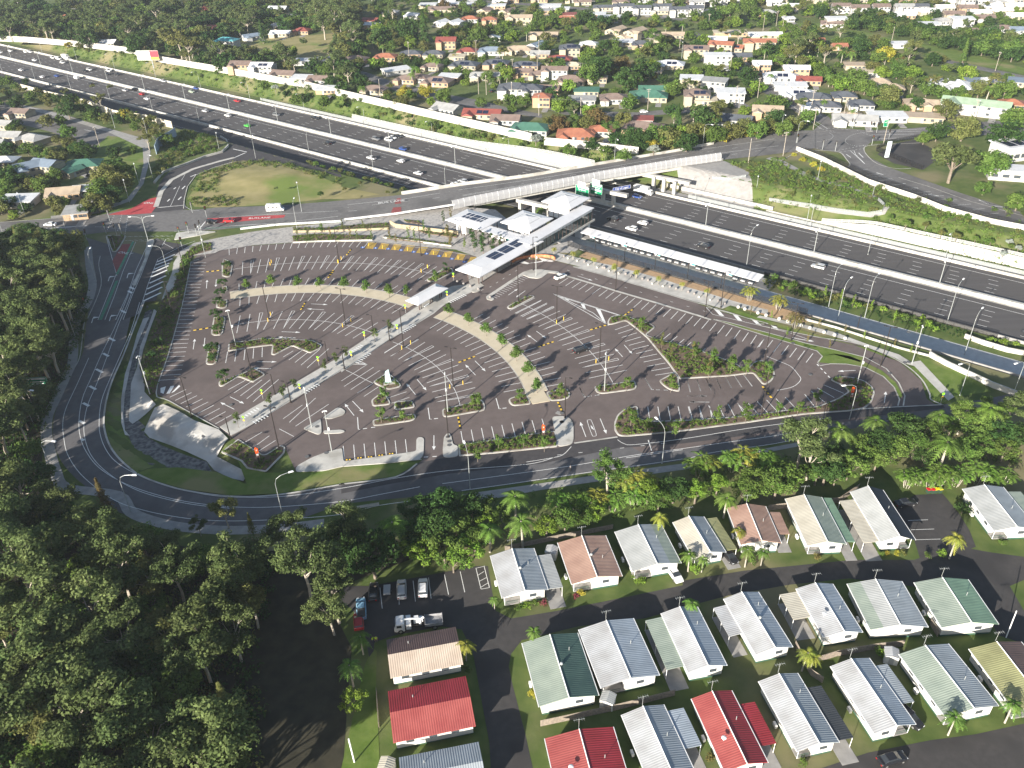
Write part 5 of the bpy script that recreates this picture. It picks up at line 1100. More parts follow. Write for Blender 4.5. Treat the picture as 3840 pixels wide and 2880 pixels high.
def bench():
    m = MB(); m.box((0, 0, .28), (2.1, .6, .5)); return tag(m.build('concrete_bench', CONC_W), '', 'bench')
bn = bench()
for q in nums('455,5 580,35 680,65 1025,170 1135,198 1510,308 1625,340'): later(put(bn, at('b', *q, .12), radians(52)), 'white concrete block bench', 'on the paved strip beside the bus road', 'concrete block benches')
for q in nums('1480,905 1575,930 1690,970 1785,995 1905,1035 2005,1060'): later(put(bn, at('e', *q, .12), radians(52)), 'white concrete block bench', 'on the paving right of the station', 'concrete block benches')
def ybol():
    m = MB(); m.tube([(0, 0, 0), (0, 0, 1.25)], .10, 6); return tag(m.build('yellow_bollard', YEL), '', 'bollard')
yb = ybol()
for sh, s in (('a', '720,803 628,858 1262,1222 1127,1262 830,60 897,18 100,570 15,625'), ('b', '560,970 428,1000 93,555 20,590'), ('3', '1755,385 1738,425 1760,45 1752,60 2190,45'), ('w', '347,295 325,320 968,355 923,385 545,200 645,215 735,225 825,230 920,245 1012,258 1103,275 1190,290')):
    for q in nums(s): later(put(yb, at(sh, *q, .06)), 'thin yellow bollard', {'a': 'in the middle of the car park', 'b': 'in the right part of the car park', '3': 'in the left part of the car park', 'w': 'among the top rows of the car park'}[sh], 'yellow bollards')
# speed humps
BLK = mat('rubber_black', (.02, .02, .02), rough=.8)
def hump(sh, a, b, label):
    A, B = at(sh, *a, .06), at(sh, *b, .06); d = B-A; n = max(4, int(d.length/.75)); m = MB(); az = atan2(d.y, d.x)
    for i in range(n):
        m.cm = i % 2; c = A.lerp(B, (i+.5)/n); m.box((c.x, c.y, .09), (d.length/n, .42, .09), az, top=.98)
    tag(m.build('speed_hump', [YEL, BLK]), label, 'speed hump', 'yellow and black speed humps')
for k, (sh, a, b) in enumerate([('3', (1337, 102), (1437, 92)), ('3', (1253, 482), (1368, 463)), ('3', (1950, 348), (1980, 298)), ('3', (2128, 138), (2160, 92)), ('w', (385, 262), (418, 218)), ('w', (252, 425), (292, 378)), ('a', (1218, 993), (1385, 930)), ('a', (2040, 833), (2200, 778)), ('4', (757, 1043), (772, 1122)), ('4', (1403, 947), (1437, 1023)), ('b', (370, 655), (530, 607)), ('b', (728, 502), (820, 435)), ('5', (518, 845), (575, 918)), ('b', (30, 1400), (85, 1530))][:13]):
    hump(sh, a, b, 'yellow and black speed hump ' + ['by the topmost planted island on the left', 'by the left edge lane, lower of two', 'left of the inner fan arrows', 'above the left tan path', 'beside the accessible bays', 'below the upper fan of bays', 'left of the right tan path', 'right of the tan path trees', 'crossing near the exit island at the bottom', 'below the tan path end', 'right of the parked black car', 'by the tip of the large planted island', 'beside the right hand bottom row'][k])
for q in (((20, 1322), (70, 1318)), ((95, 1310), (140, 1306)), ((163, 1303), (208, 1300)), ((232, 1293), (278, 1288)), ((300, 1283), (345, 1278))):
    A, B = at('4', *q[0], .12), at('4', *q[1], .12); m = MB(); c = (A+B)/2; az = atan2((B-A).y, (B-A).x)
    for i in range(5): m.cm = i % 2; c = A.lerp(B, (i+.5)/5); m.box((c.x, c.y, .15), ((B-A).length/5, .22, .14), az)
    o = m.build('wheel_stop', [BLK, YEL]); o.location = (0, 0, 0); tag(o, 'black and yellow wheel stop in the short bottom row', 'wheel stop', 'wheel stops')
# accessible bays
mb = MB(); wb = MB(); bb_ = MB()
for i in range(9):
    x0, y0 = 545 + 92*i, 172 + [0, 5, 10, 20, 32, 45, 62, 82, 104][i]; P = [at('w', x0, y0, .07), at('w', x0+55, y0+3, .07), at('w', x0+28, y0+47, .07), at('w', x0-25, y0+44, .07)]
    for k in range(7):
        a = P[0].lerp(P[1], k/7), P[0].lerp(P[1], (k+.45)/7); b = P[3].lerp(P[2], k/7), P[3].lerp(P[2], (k+.45)/7)
        mb.face([P[0].lerp(P[3], k/7).lerp(P[1].lerp(P[2], k/7), 0), P[0].lerp(P[3], (k+.5)/7), P[1].lerp(P[2], (k+.5)/7), P[1].lerp(P[2], k/7)][::-1] if False else [P[0].lerp(P[3], (k+.5)/7), P[0].lerp(P[3], k/7), P[1].lerp(P[2], k/7), P[1].lerp(P[2], (k+.5)/7)][::-1])
    mb.ribbon([P[0], P[3]], .12); mb.ribbon([P[1], P[2]], .12)
    c = at('w', x0-45, y0+35, .07); c2 = at('w', x0-45+.1, y0+35, .068); r_ = .75
    bb_.flat([(c.x+r_*cos(k*pi/4+pi/8), c.y+r_*sin(k*pi/4+pi/8), .072) for k in range(8)], .072); 
    wb.box((c.x, c.y, .074), (.2, .9, .004)); wb.box((c.x+.15, c.y-.2, .074), (.6, .2, .003)); wb.flat([(c.x+.18*cos(k*pi/3), c.y+.55+.18*sin(k*pi/3), .076) for k in range(6)], .077)
struct('accessible_hatching', mb, YEL); struct('accessible_blue', bb_, mat('bay_blue', (.03, .14, .5), rough=.7)); struct('accessible_symbol', wb, PAINT)
# orange pylon signs with P
def pylon(sh, x, y, label, rz=0):
    t = thing('pylon_sign', label, 'sign', tuple(at(sh, x, y, .2)), rz); OR = mat('sign_orange', (.80, .10, .02), rough=.45)
    m = MB(); m.tube([(0, 0, 0), (0, 0, 2.2)], .14, 5); m.build('post', DARKM, t); m = MB(); m.box((0, 0, 3.75), (.7, .2, 1.3)); m.build('panel', OR, t); m = MB(); m.box((0, 0, 2.4), (.7, .18, 1.4)); m.build('lower_panel', COLM, t)
    text('P', .6, SIGNW, t, (0, -.12, 3.9), (pi/2, 0, 0)); m = MB(); m.box((0, -.11, 2.8), (.5, .02, .16)); m.box((0, -.11, 2.5), (.5, .02, .1)); m.build('text_band', SIGNW, t)
    m = MB(); m.prism([(-.35, 0), (.35, 0), (-.1, .4)], -.1, .1); o = m.build('peak', OR, t); o.rotation_euler = (pi/2, 0, 0); o.location = (0, 0, 4.39); return t
pylon('3', 1682, 1345, 'orange parking sign pylon in the bottom left planted bed', .5); pylon('4', 1310, 1195, 'orange parking sign pylon in the middle bottom bed', .2); pylon('5', 1085, 950, 'orange parking sign pylon in the bed near the right exit', 0)
# sculpture in the diamond island
p = at('a', 490, 1200, .2); t = thing('glass_sculpture', 'pale blue faceted sculpture on a white plinth in the diamond island', 'sculpture', tuple(p), .3)
m = MB(); m.prism([(-1.6, -1), (1.5, -1.3), (1.9, 1), (-1.1, 1.5)], 0, .12); m.build('plinth', CONC_W, t)
m = MB(); P = [Vector(q) for q in ((-.9, -.4, .1), (.7, -.5, .1), (.8, .5, .1), (-.6, .5, .1), (-.7, -.2, 3.2), (.3, -.3, 4.1), (.5, .2, 4.0), (-.4, .3, 3.4))]; m.hexa(P); m.build('body', mat('pale_glass', (.45, .65, .65), (.6, .75, .75), scale=1, rough=.2), t)
# curved artwork wall
L = smooth(pts('e', '890,955 950,925 1050,905 1180,895 1290,905 1330,925', .1), 4); m = MB(); m.wall(L, .35, 1.0); t = tag(m.build('curved_seat_wall', mat('rust_wall', (.30, .10, .045), (.60, .25, .12), scale=.9, rough=.8)), 'curved rust coloured seat wall with pale figures beside the long canopy', 'wall')
m = MB(); 
for q in ('1045,962 1200,935 1205,945 1130,955', '960,955 1000,935 1070,960 1045,970', '1160,900 1320,935 1300,945 1200,938'): m.flat(pts('e', q, .075), .075)
struct('aisle_hatching', m, PAINT)
m = MB(); p = at('q', 355, 1445, 0); m.box((p.x, p.y, 1.3), (1.4, .5, 2.6), MA); m.box((p.x, p.y, 2.65), (1.5, .6, .1), MA); tag(m.build('information_totem', mat('totem_green', (.10, .2, .17), rough=.4)), 'green information totem under the long canopy edge', 'totem')
for sh, x, y, lb in (('3', 80+160, 815, ''),): pass
p0, p1 = at('3', 200, 820, 4), at('3', 283, 805, 4); c = (p0+p1)/2
t = board('direction_sign', 'green road direction sign among the trees left of the ring road', 'road sign', (c.x, c.y, 4), 5.2, 2.6, .05, SIGNG, []); m = MB(); m.box((0, -.09, 2.1), (4.6, .02, .5)); m.box((0, -.09, 1.2), (3.8, .02, .25)); m.box((0, -.09, .6), (3.2, .02, .25)); m.build('lettering_band', SIGNW, t); m = MB(); m.tube([(-1.8, .1, -2.7), (-1.8, .1, .2)], .08, 5); m.tube([(1.8, .1, -2.7), (1.8, .1, .2)], .08, 5); m.build('post', GALV, t)
p = at('2', 1325, 770, 11.5); board('direction_sign', 'small green sign on the tall pole at the far junction', 'road sign', (p.x, p.y, 9.5), 2.2, 3.0, 0, SIGNG, [('EXIT', .6, 0, 1.9, SIGNW)])
t = thing('white_totem_sign', 'tall white sign pylon beside the small far car park', 'sign', tuple(at('2', 1320, 1025, ZJ)), .2); m = MB(); m.box((0, 0, 3.6), (1.8, .5, 7.2)); m.build('panel', mat('pale_blue_white', (.62, .70, .74), rough=.4), t); m = MB(); m.box((0, 0, .2), (2.2, .9, .4)); m.build('base', DARKM, t)
# gratings and pit lids
m = MB()
for sh, s in (('4', '1430,1018 690,1172 700,1200 700,1225 1430,1075 700,1000 1355,890'), ('3', '1495,965 1320,1165 1990,1300 2115,1275 2055,1105'), ('5', '827,768 715,565 1340,760 1155,860 510,795 1440,690 1465,687 1465,492'), ('b', '460,1280 72,1610'), ('a', '1125,1490 440,1190')):
    for q in nums(s): c = at(sh, *q, .2); m.tube([(c.x, c.y, .2), (c.x, c.y, .245)], .55, 10)
struct('pit_lid', m, mat('iron_lid', (.12, .12, .12), rough=.6)); m = MB()
for q in nums('1410,1018'): c = at('4', *q, .06); m.box((c.x, c.y, .06), (1.6, 1.2, .03), MA)
struct('drain_grate', m, CONC_D)

# words painted on the red lanes
def road_text(body, size, sh, a, b, z):
    A, B = at(sh, *a, z), at(sh, *b, z); o = text(body, size, PAINT, None, A, (0, 0, atan2(B.y-A.y, B.x-A.x)), name='road_lettering', ext=.004); o['kind'] = 'structure'
road_text('ONLY', 2.2, '0', (975, 1316), (1030, 1318), .13); road_text('ONLY', 2.2, '0', (812, 1640), (850, 1645), .12)
road_text('BUS', 2.0, '0', (1640, 1414), (1700, 1411), .36); road_text('LANE', 2.0, '0', (1712, 1411), (1760, 1409), .42)
road_text('BUS LANE', 2.4, '1', (325, 1307), (380, 1301), 2.12)
# ------------------------------------------------ vehicles
TYRE = mat('tyre', (.02, .02, .02), rough=.8); CARGL = mat('car_glass', (.03, .035, .04), rough=.1, spec=.7); RIM = mat('rim', (.4, .4, .4), rough=.4, metal=.6)
HEADL = mat('headlight_glass', (.7, .72, .75), rough=.15); TAILL = mat('taillight_glass', (.35, .02, .02), rough=.25)
PAINTS = {'white': (.72, .72, .71), 'silver': (.42, .43, .44), 'grey': (.16, .165, .17), 'black': (.018, .018, .02), 'blue': (.03, .07, .25), 'red': (.35, .02, .025), 'green': (.06, .42, .05), 'pale green': (.36, .42, .32), 'light blue': (.25, .45, .6)}
def paint(c):
    m = mat('car_'+c.replace(' ', '_'), PAINTS[c], rough=.28, spec=.6); return m
def station(mb, S):
    """loft rounded-rectangle sections: (x, halfwidth, z0, z1)"""
    i0 = len(mb.v)
    for x, h_, a, b in S:
        r = min(.12, (b-a)*.3)
        for y, z in ((-h_, a), (h_, a), (h_, b-r), (h_-r*1.2, b), (-h_+r*1.2, b), (-h_, b-r)): mb.v.append(Vector((x, y, z)))
    n = 6
    for i in range(len(S)-1):
        for j in range(n): a = i0+i*n+j; b = i0+i*n+(j+1) % n; mb.f.append((a, b, b+n, a+n)); mb.m.append(mb.cm)
    mb.f.append(tuple(i0+j for j in range(n))[::-1]); mb.f.append(tuple(i0+(len(S)-1)*n+j for j in range(n))); mb.m += [mb.cm]*2
def wheels(t, xs, r, hw, w_=.24):
    for x in xs:
        for s in (-1, 1):
            m = MB(); m.tube([(x, s*(hw-w_), r), (x, s*hw, r)], r, 12); wo = m.build('wheel', TYRE, t); m = MB(); m.tube([(x, s*(hw-.02), r), (x, s*(hw+.01), r)], r*.6, 8); m.build('rim', RIM, wo)
def lights(t, xf, xr, hw, z):
    for s in (-1, 1):
        m = MB(); m.box((xf, s*(hw-.3), z), (.12, .36, .14)); m.build('headlight', HEADL, t); m = MB(); m.box((xr, s*(hw-.22), z+.1), (.1, .26, .18)); m.build('tail_light', TAILL, t)
def car(kind, c):
    P = paint(c); t = thing('parked_car' if False else 'car', '', 'car')
    m = MB()
    if kind == 'sedan':
        station(m, [(-2.35, .74, .35, .85), (-2.2, .86, .28, .98), (-1.3, .9, .25, 1.0), (1.0, .9, .25, .96), (2.0, .86, .27, .82), (2.3, .74, .32, .66)]); b = m.build('body', P, t)
        g = MB(); station(g, [(-1.75, .70, .94, 1.0), (-1.15, .70, .94, 1.38), (.35, .70, .94, 1.40), (1.15, .74, .9, .97)]); g.build('windows', CARGL, t)
        r = MB(); station(r, [(-1.1, .62, 1.36, 1.43), (.35, .62, 1.37, 1.45)]); r.build('roof_panel', P, t); wheels(t, (-1.45, 1.4), .33, .91); lights(t, 2.24, -2.34, .85, .62)
    elif kind in ('suv', 'hatch', 'wagon'):
        L = {'suv': 2.3, 'hatch': 2.0, 'wagon': 2.4}[kind]; H = {'suv': 1.68, 'hatch': 1.45, 'wagon': 1.55}[kind]
        station(m, [(-L, .78, .4, 1.0), (-L+.12, .9, .3, 1.1), (L*.45, .92, .28, 1.05), (L-.35, .88, .3, .92), (L, .76, .36, .75)]); b = m.build('body', P, t)
        g = MB(); station(g, [(-L+.12, .76, 1.05, 1.12), (-L+.4, .76, 1.05, H-.08), (L*.08, .76, 1.05, H-.05), (L*.48, .78, .98, 1.06)]); g.build('windows', CARGL, t)
        r = MB(); station(r, [(-L+.3, .68, H-.1, H-.02), (-.4, .68, H-.1, H+.02), (L*.1, .66, H-.1, H-.01)]); r.build('roof_panel', P, t)
        if kind != 'hatch':
            for s in (-1, 1): q = MB(); q.tube([(-L+.5, s*.62, H+.05), (.2, s*.62, H+.05)], .025, 4); q.build('roof_rail', RIM, t)
        wheels(t, (-L*.62, L*.62), .35, .93); lights(t, L-.05, -L+.02, .86, .7)
    elif kind == 'ute':
        station(m, [(-2.6, .85, .45, 1.05), (-.5, .9, .4, 1.08), (1.2, .9, .38, 1.08), (2.1, .88, .38, .98), (2.55, .78, .42, .82)]); b = m.build('body', P, t)
        q = MB(); q.box((-1.6, 0, 1.085), (1.8, 1.5, .05)); q.build('tray', mat('tray_dark', (.06, .06, .06), rough=.8), t)
        g = MB(); station(g, [(-.75, .74, 1.05, 1.55), (.6, .74, 1.05, 1.6), (1.3, .76, 1.0, 1.08)]); g.build('windows', CARGL, t); r = MB(); station(r, [(-.7, .66, 1.55, 1.64), (.6, .66, 1.56, 1.66)]); r.build('roof_panel', P, t)
        wheels(t, (-1.6, 1.6), .38, .93); lights(t, 2.5, -2.58, .84, .8)
    elif kind == 'van':
        station(m, [(-2.5, .9, .4, 2.0), (-2.4, .95, .35, 2.1), (1.0, .95, .35, 2.1), (1.9, .9, .35, 1.25), (2.4, .82, .4, .95)]); b = m.build('body', P, t)
        g = MB(); station(g, [(1.0, .97, 1.3, 1.85), (1.25, .97, 1.3, 1.8), (1.35, .97, 1.3, 1.5)]); g.build('side_window', CARGL, t); g = MB(); g.face([(1.08, -.8, 2.08), (1.08, .8, 2.08), (1.9, .8, 1.3), (1.9, -.8, 1.3)][::-1]); g.face([(1.12, -.8, 2.1), (1.94, -.8, 1.32), (1.94, .8, 1.32), (1.12, .8, 2.1)]); g.build('windscreen', CARGL, t)
        wheels(t, (-1.5, 1.6), .36, .96); lights(t, 2.36, -2.5, .9, .8)
    elif kind == 'truck':
        station(m, [(2.6, .95, .5, 2.2), (2.8, 1.0, .45, 2.4), (3.9, 1.0, .45, 2.3), (4.2, .95, .5, 1.4)]); b = m.build('cab', P, t)
        q = MB(); q.box((-.8, 0, 2.1), (6.6, 2.3, 2.6)); q.build('cargo_box', mat('box_white', (.6, .6, .58), (.7, .7, .68), scale=.5), t); q = MB(); q.box((0, 0, .65), (7.2, 1.1, .25)); q.build('chassis', DARKM, t)
        g = MB(); g.box((4.02, 0, 1.75), (.2, 1.7, .7)); g.build('windscreen', CARGL, t); wheels(t, (-3, -2, 3.2), .48, 1.1, .3); lights(t, 4.2, -4.1, 1.0, .8)
    return t
CARS = {}
def put_car(kind, c, p, az, look_place, label=None, group=None):
    k = (kind, c)
    if k not in CARS: CARS[k] = car(kind, c); o = CARS[k]
    else: o = copy_tree(CARS[k])
    o.location = p; o.rotation_euler = (0, 0, az); nm = {'suv': 'sports utility car', 'hatch': 'hatchback', 'sedan': 'sedan', 'ute': 'utility truck', 'van': 'van', 'wagon': 'station wagon', 'truck': 'box truck'}[kind]
    if kind == 'truck': o['category'] = 'truck'
    if kind == 'van': o['category'] = 'van'
    if label: o['label'] = label; 
    else: later(o, c+' '+nm, look_place, group)
    if label and group: o['group'] = group
    return o
FAR = 'driving on the far carriageway'; NEAR = 'driving on the near carriageway'; GC = 'vehicles driving on the motorway'
for sh, lst in (('A', 'f white sedan 110,258;f white hatch 270,270;f white suv 318,270;f white sedan 362,355;f white suv 552,330;f white van 612,343;f white truck 690,340;f white suv 652,380;f black sedan 882,466;f white suv 928,455;f white suv 1130,465;f black hatch 1112,500;f black sedan 1218,502;f silver suv 1703,574;f pale_green hatch 1990,684;f blue sedan 2035,648;f white sedan 8,272;'
                   'n white sedan 218,458;n white hatch 440,530;n blue sedan 590,518;n white van 795,542;n black hatch 940,602;n silver sedan 1298,668;n black suv 1390,660;n red hatch 1470,708;n white sedan 1525,755;n silver suv 2130,884'),
                ('B', 'f red sedan 250,226;f grey suv 655,372;f black suv 1055,407;f grey suv 1688,622;f white suv 1820,632;f white sedan 1860,608;f black ute 1912,595;f blue hatch 1968,728;n white suv 152,378;n green hatch 353,484;n black sedan 1182,664;n white ute 1640,822;n white hatch 1945,852;n white sedan 2125,978'),
                ('e', 'n silver suv 375,122;n white sedan 300,150'), ('r', 'f white truck 965,470;n black suv 545,832;n white hatch 960,888;n white suv 805,968;f blue hatch 885,522'), ('M', 'n black wagon 655,768;n silver suv 1845,982')):
    for q in lst.split(';'):
        if not q: continue
        d, c, k, xy = q.split(); x, y = [float(v) for v in xy.split(',')]; p = at(sh, x, y, -4.95)
        put_car(k, c.replace('_', ' '), p, MA + (0 if d == 'f' else pi), FAR if d == 'f' else NEAR, None, GC)
for sh, x, y, z, k, c, az, lb in [('e', 1388, 1112, .06, 'sedan', 'white', 38, 'white sedan parked at the left end of the drive aisle row'), ('b', 270, 880, .06, 'suv', 'black', 28, 'black sports utility car parked alone in the middle right rows'),
    ('0', 1372, 1445, .3, 'hatch', 'black', 0, 'black hatchback waiting at the front of the red lane'), ('0', 1485, 1438, .4, 'hatch', 'red', 0, 'red hatchback on the red painted turning lane'), ('0', 328, 1462, .1, 'sedan', 'white', 178, 'white sedan on the main road at the far left'), ('0', 603, 970, .06, 'hatch', 'white', 170, 'white hatchback parked beside the left suburb street'),
    ('7', 393, 515, .06, 'wagon', 'silver', 96, 'silver station wagon with roof rails in the home park bays'), ('7', 530, 505, .06, 'suv', 'white', 94, 'long white sports utility car parked right of the silver wagon'), ('7', 132, 640, .06, 'ute', 'light blue', 100, 'pale blue utility truck under trees at the left of the home park'), ('7', 115, 722, .06, 'hatch', 'red', 100, 'red hatchback in shade just above the two workers'),
    ('7', 210, 530, .06, 'sedan', 'black', 94, 'black sedan in the shaded bay left of the silver wagon'), ('7', 2158, 412, .06, 'sedan', 'white', -72, 'white sedan under a carport beside the grey and green roofed home'), ('8', 300, 295, .06, 'sedan', 'black', -70, 'dark sedan nosing out from under a dark carport roof'), ('8', 1352, 1612, .06, 'sedan', 'black', 14, 'black sedan parked on the shaded lane at the bottom right'),
    ('5', 1440, 1612, .06, 'sedan', 'black', 10, 'black sedan in deep shade beside the dark blue roofed home'), ('2', 1448, 775, ZJ, 'sedan', 'white', -15, 'white sedan parked on grass right of the far junction'), ('2', 1490, 790, ZJ, 'sedan', 'black', -15, 'black sedan parked beside the white one near the far junction'), ('1', 975, 595, ZJ, 'sedan', 'black', 70, 'black sedan beside the white two storey house'),
    ('1', 1095, 645, ZJ, 'hatch', 'black', 20, 'black hatchback on the driveway of the white two storey house'), ('2', 278, 460, ZJ, 'sedan', 'white', -50, 'white sedan parked in the street behind the modern white houses'), ('2', 434, 540, ZJ, 'sedan', 'grey', -55, 'grey sedan at the kerb by the modern box house'), ('1', 1960, 730, ZJ, 'hatch', 'white', 10, 'white hatchback by the green roofed house'), ('8', 1465, 1345, .06, 'suv', 'black', -62, 'black sports utility car half under the pale blue carport'),
    ('0', 520, 1250, .1, 'sedan', 'white', 95, 'white sedan beneath the flat white carport at far left')]:
    put_car(k, c, at(sh, x, y, z), radians(az), '', lb)
# camper van on the main road
t = thing('camper_van', 'white camper van driving on the main road below the grassy hill', 'camper van', tuple(mroad('0', 1787, 1368)), radians(2)); W_ = paint('white')
m = MB(); station(m, [(-3.4, 1.0, .5, 2.8), (-3.2, 1.1, .45, 2.95), (1.6, 1.1, .45, 2.95), (2.3, 1.05, 1.9, 2.85)]); m.build('body', W_, t); m = MB(); station(m, [(1.4, 1.0, .4, 2.0), (2.3, 1.0, .4, 1.9), (2.9, .98, .4, 1.25), (3.4, .85, .45, 1.0)]); m.build('cab', W_, t)
m = MB(); m.face([(2.36, -.85, 1.88), (2.95, -.85, 1.28), (2.95, .85, 1.28), (2.36, .85, 1.88)]); m.build('windscreen', CARGL, t)
for x in (-2.3, -.6, .9): m = MB(); m.box((x, -1.11, 1.95), (.9, .04, .45)); m.build('window', CARGL, t)
m = MB(); m.box((-1, 0, 3.0), (1.4, .8, .14)); m.build('roof_hatch', mat('grey_plastic', (.35, .36, .37), rough=.5), t); wheels(t, (-2.0, 2.3), .38, 1.08); lights(t, 3.36, -3.4, 1.0, .8)
# crane truck in the home park
p = at('7', 500, 745, .06); t = thing('crane_truck', 'white tipper truck with folded crane parked in the home park', 'truck', tuple(p), radians(187)); dk = DARKM
m = MB(); m.box((0, 0, .8), (8.6, 1.0, .25)); m.build('chassis', dk, t); m = MB(); station(m, [(2.4, 1.05, .6, 2.5), (2.6, 1.1, .55, 2.6), (3.9, 1.1, .55, 2.5), (4.3, 1.0, .6, 1.5)]); cb_ = m.build('cab', W_, t)
m = MB(); m.box((4.18, 0, 1.95), (.16, 1.8, .75)); m.build('windscreen', CARGL, cb_); 
for s in (-1, 1): m = MB(); m.box((3.4, s*1.11, 1.9), (.9, .04, .6)); m.build('side_window', CARGL, cb_)
m = MB(); m.box((-2.9, 0, 1.15), (3.2, 2.3, .1)); 
for a, b, c, d in ((-2.9, 1.12, 3.2, .06), (-2.9, -1.12, 3.2, .06)): m.box((a, b, 1.45), (c, d, .6))
for x in (-4.5, -1.3): m.box((x, 0, 1.55), (.08, 2.3, .8))
m.build('tray', mat('tray_grey', (.3, .3, .31), (.2, .2, .2), scale=2), t)
m = MB(); m.box((1.7, 0, 1.6), (.9, 2.2, 1.4)); m.build('tool_locker', W_, t); m = MB(); m.box((.3, -.5, 1.5), (.9, 1.1, 1.0)); m.build('tool_locker', W_, t)
m = MB(); m.tube([(-.4, .2, 1.0), (-.4, .2, 2.5)], .28, 8); m.tube([(-.4, .2, 2.5), (1.0, .25, 2.75), (3.1, .3, 2.85)], .16, 6); m.tube([(-.6, .2, 2.3), (-1.2, .1, 2.6)], .2, 6); m.build('crane_arm', W_, t)
m = MB(); m.box((-.6, -.2, 1.9), (.7, .8, .7)); m.build('crane_bucket', W_, t); wheels(t, (-3.0, 3.2), .5, 1.12, .3); lights(t, 4.3, -4.5, 1.0, .9)
t = thing('box_trailer', 'small pale trailer parked in shade between the cars', 'trailer', tuple(at('7', 298, 520, .06)), radians(95)); m = MB(); m.box((0, 0, .7), (2.2, 1.3, .5)); m.build('body', paint('silver'), t); wheels(t, (0,), .3, .8); m = MB(); m.tube([(1.1, 0, .5), (2.2, 0, .5)], .05, 4); m.build('drawbar', DARKM, t)
# ------------------------------------------------ people
SKIN = mat('skin', (.38, .22, .15), rough=.7)
def person(loc_, rz, label, top, legs, lean=0.0):
    V = [(0, 0, .95), (0, 0, 1.2), (0, .0, 1.42), (0, 0, 1.52), (0, .02, 1.62), (0, .03, 1.72), (-.1, 0, .9), (-.12, .02, .5), (-.13, -.02, .09), (-.13, .14, .04), (.1, 0, .9), (.13, .0, .5), (.15, -.04, .09), (.15, .12, .04),
         (-.19, 0, 1.40), (-.27, .02, 1.14), (-.24, .16, .92), (.19, 0, 1.40), (.28, .02, 1.14), (.27, .14, .92)]
    RR = [.13, .13, .14, .055, .09, .085, .09, .06, .045, .035, .09, .06, .045, .035, .06, .042, .032, .06, .042, .032]
    E_ = [(0, 1), (1, 2), (2, 3), (3, 4), (4, 5), (0, 6), (6, 7), (7, 8), (8, 9), (0, 10), (10, 11), (11, 12), (12, 13), (2, 14), (14, 15), (15, 16), (2, 17), (17, 18), (18, 19)]
    for w0, sx in ((16, -1), (19, 1)):
        bx, by, bz_ = V[w0]; pal = len(V); V.append((bx, by+.03, bz_-.07)); RR.append(.028); E_.append((w0, pal))
        for f in range(4): V.append((bx-.03+.02*f, by+.05, bz_-.14)); V.append((bx-.03+.02*f, by+.07, bz_-.18+abs(f-1.5)*.008)); RR += [.008, .007]; E_ += [(pal, len(V)-2), (len(V)-2, len(V)-1)]
        V.append((bx+.04*-sx, by+.06, bz_-.09)); RR.append(.009); E_.append((pal, len(V)-1))
    me = bpy.data.meshes.new('person'); me.from_pydata(V, E_, []); o = bpy.data.objects.new('person', me); C.objects.link(o)
    md = o.modifiers.new('skin', 'SKIN'); 
    for i, r in enumerate(RR): me.skin_vertices[0].data[i].radius = (r, r*.9)
    me.skin_vertices[0].data[0].use_root = True; sb = o.modifiers.new('sub', 'SUBSURF'); sb.levels = sb.render_levels = 1
    dg = bpy.context.evaluated_depsgraph_get(); me2 = bpy.data.meshes.new_from_object(o.evaluated_get(dg)); o.modifiers.clear(); o.data = me2; bpy.data.meshes.remove(me)
    me2.materials.clear(); tm = mat('cloth_%s' % top[0], top[1], rough=.9); lm = mat('cloth_%s' % legs[0], legs[1], rough=.9); hm = mat('hair', (.04, .03, .02), rough=.8)
    for q in (SKIN, tm, lm, hm, DARKM): me2.materials.append(q)
    for p_ in me2.polygons:
        c = p_.center; i = 0
        if c.z < .1: i = 4
        elif c.z < .96 and abs(c.x) < .22: i = 2
        elif c.z < 1.49 and not (abs(c.x) > .2 and c.z < 1.2): i = 1
        elif c.z > 1.5 and (c.y < -.01 or c.z > 1.74): i = 3
        p_.material_index = i; p_.use_smooth = True
    f = MB(); f.sphere((-.035, .105, 1.69), .013, 6, 4); f.sphere((.035, .105, 1.69), .013, 6, 4); f.tube([(0, .10, 1.69), (0, .135, 1.655)], .014, 4); f.box((0, .105, 1.62), (.05, .01, .01)); f.build('face', hm, o)
    tag(o, label, 'person'); o.location = loc_; o.rotation_euler = (0, 0, rz); return o
person(at('7', 207, 848, .06), 1.0, 'left worker in a fluorescent yellow shirt standing by the shaded car bays', ('fluoro_yellow', (.45, .62, .04)), ('navy', (.02, .025, .06)))
person(at('7', 228, 846, .06), 3.4, 'right worker in a fluorescent yellow shirt, talking beside the first worker', ('fluoro_yellow', (.45, .62, .04)), ('khaki', (.12, .10, .07)))
person(at('3', 546, 300, .06), 2.6, 'person in a red top walking on the path left of the ring road', ('red_top', (.5, .03, .03)), ('navy', (.02, .025, .06)))
person(at('4', 1485, 1392, .06), 0.6, 'person in pale clothes at the roadside below the middle entrance', ('pale_top', (.55, .5, .48)), ('khaki', (.12, .10, .07)))
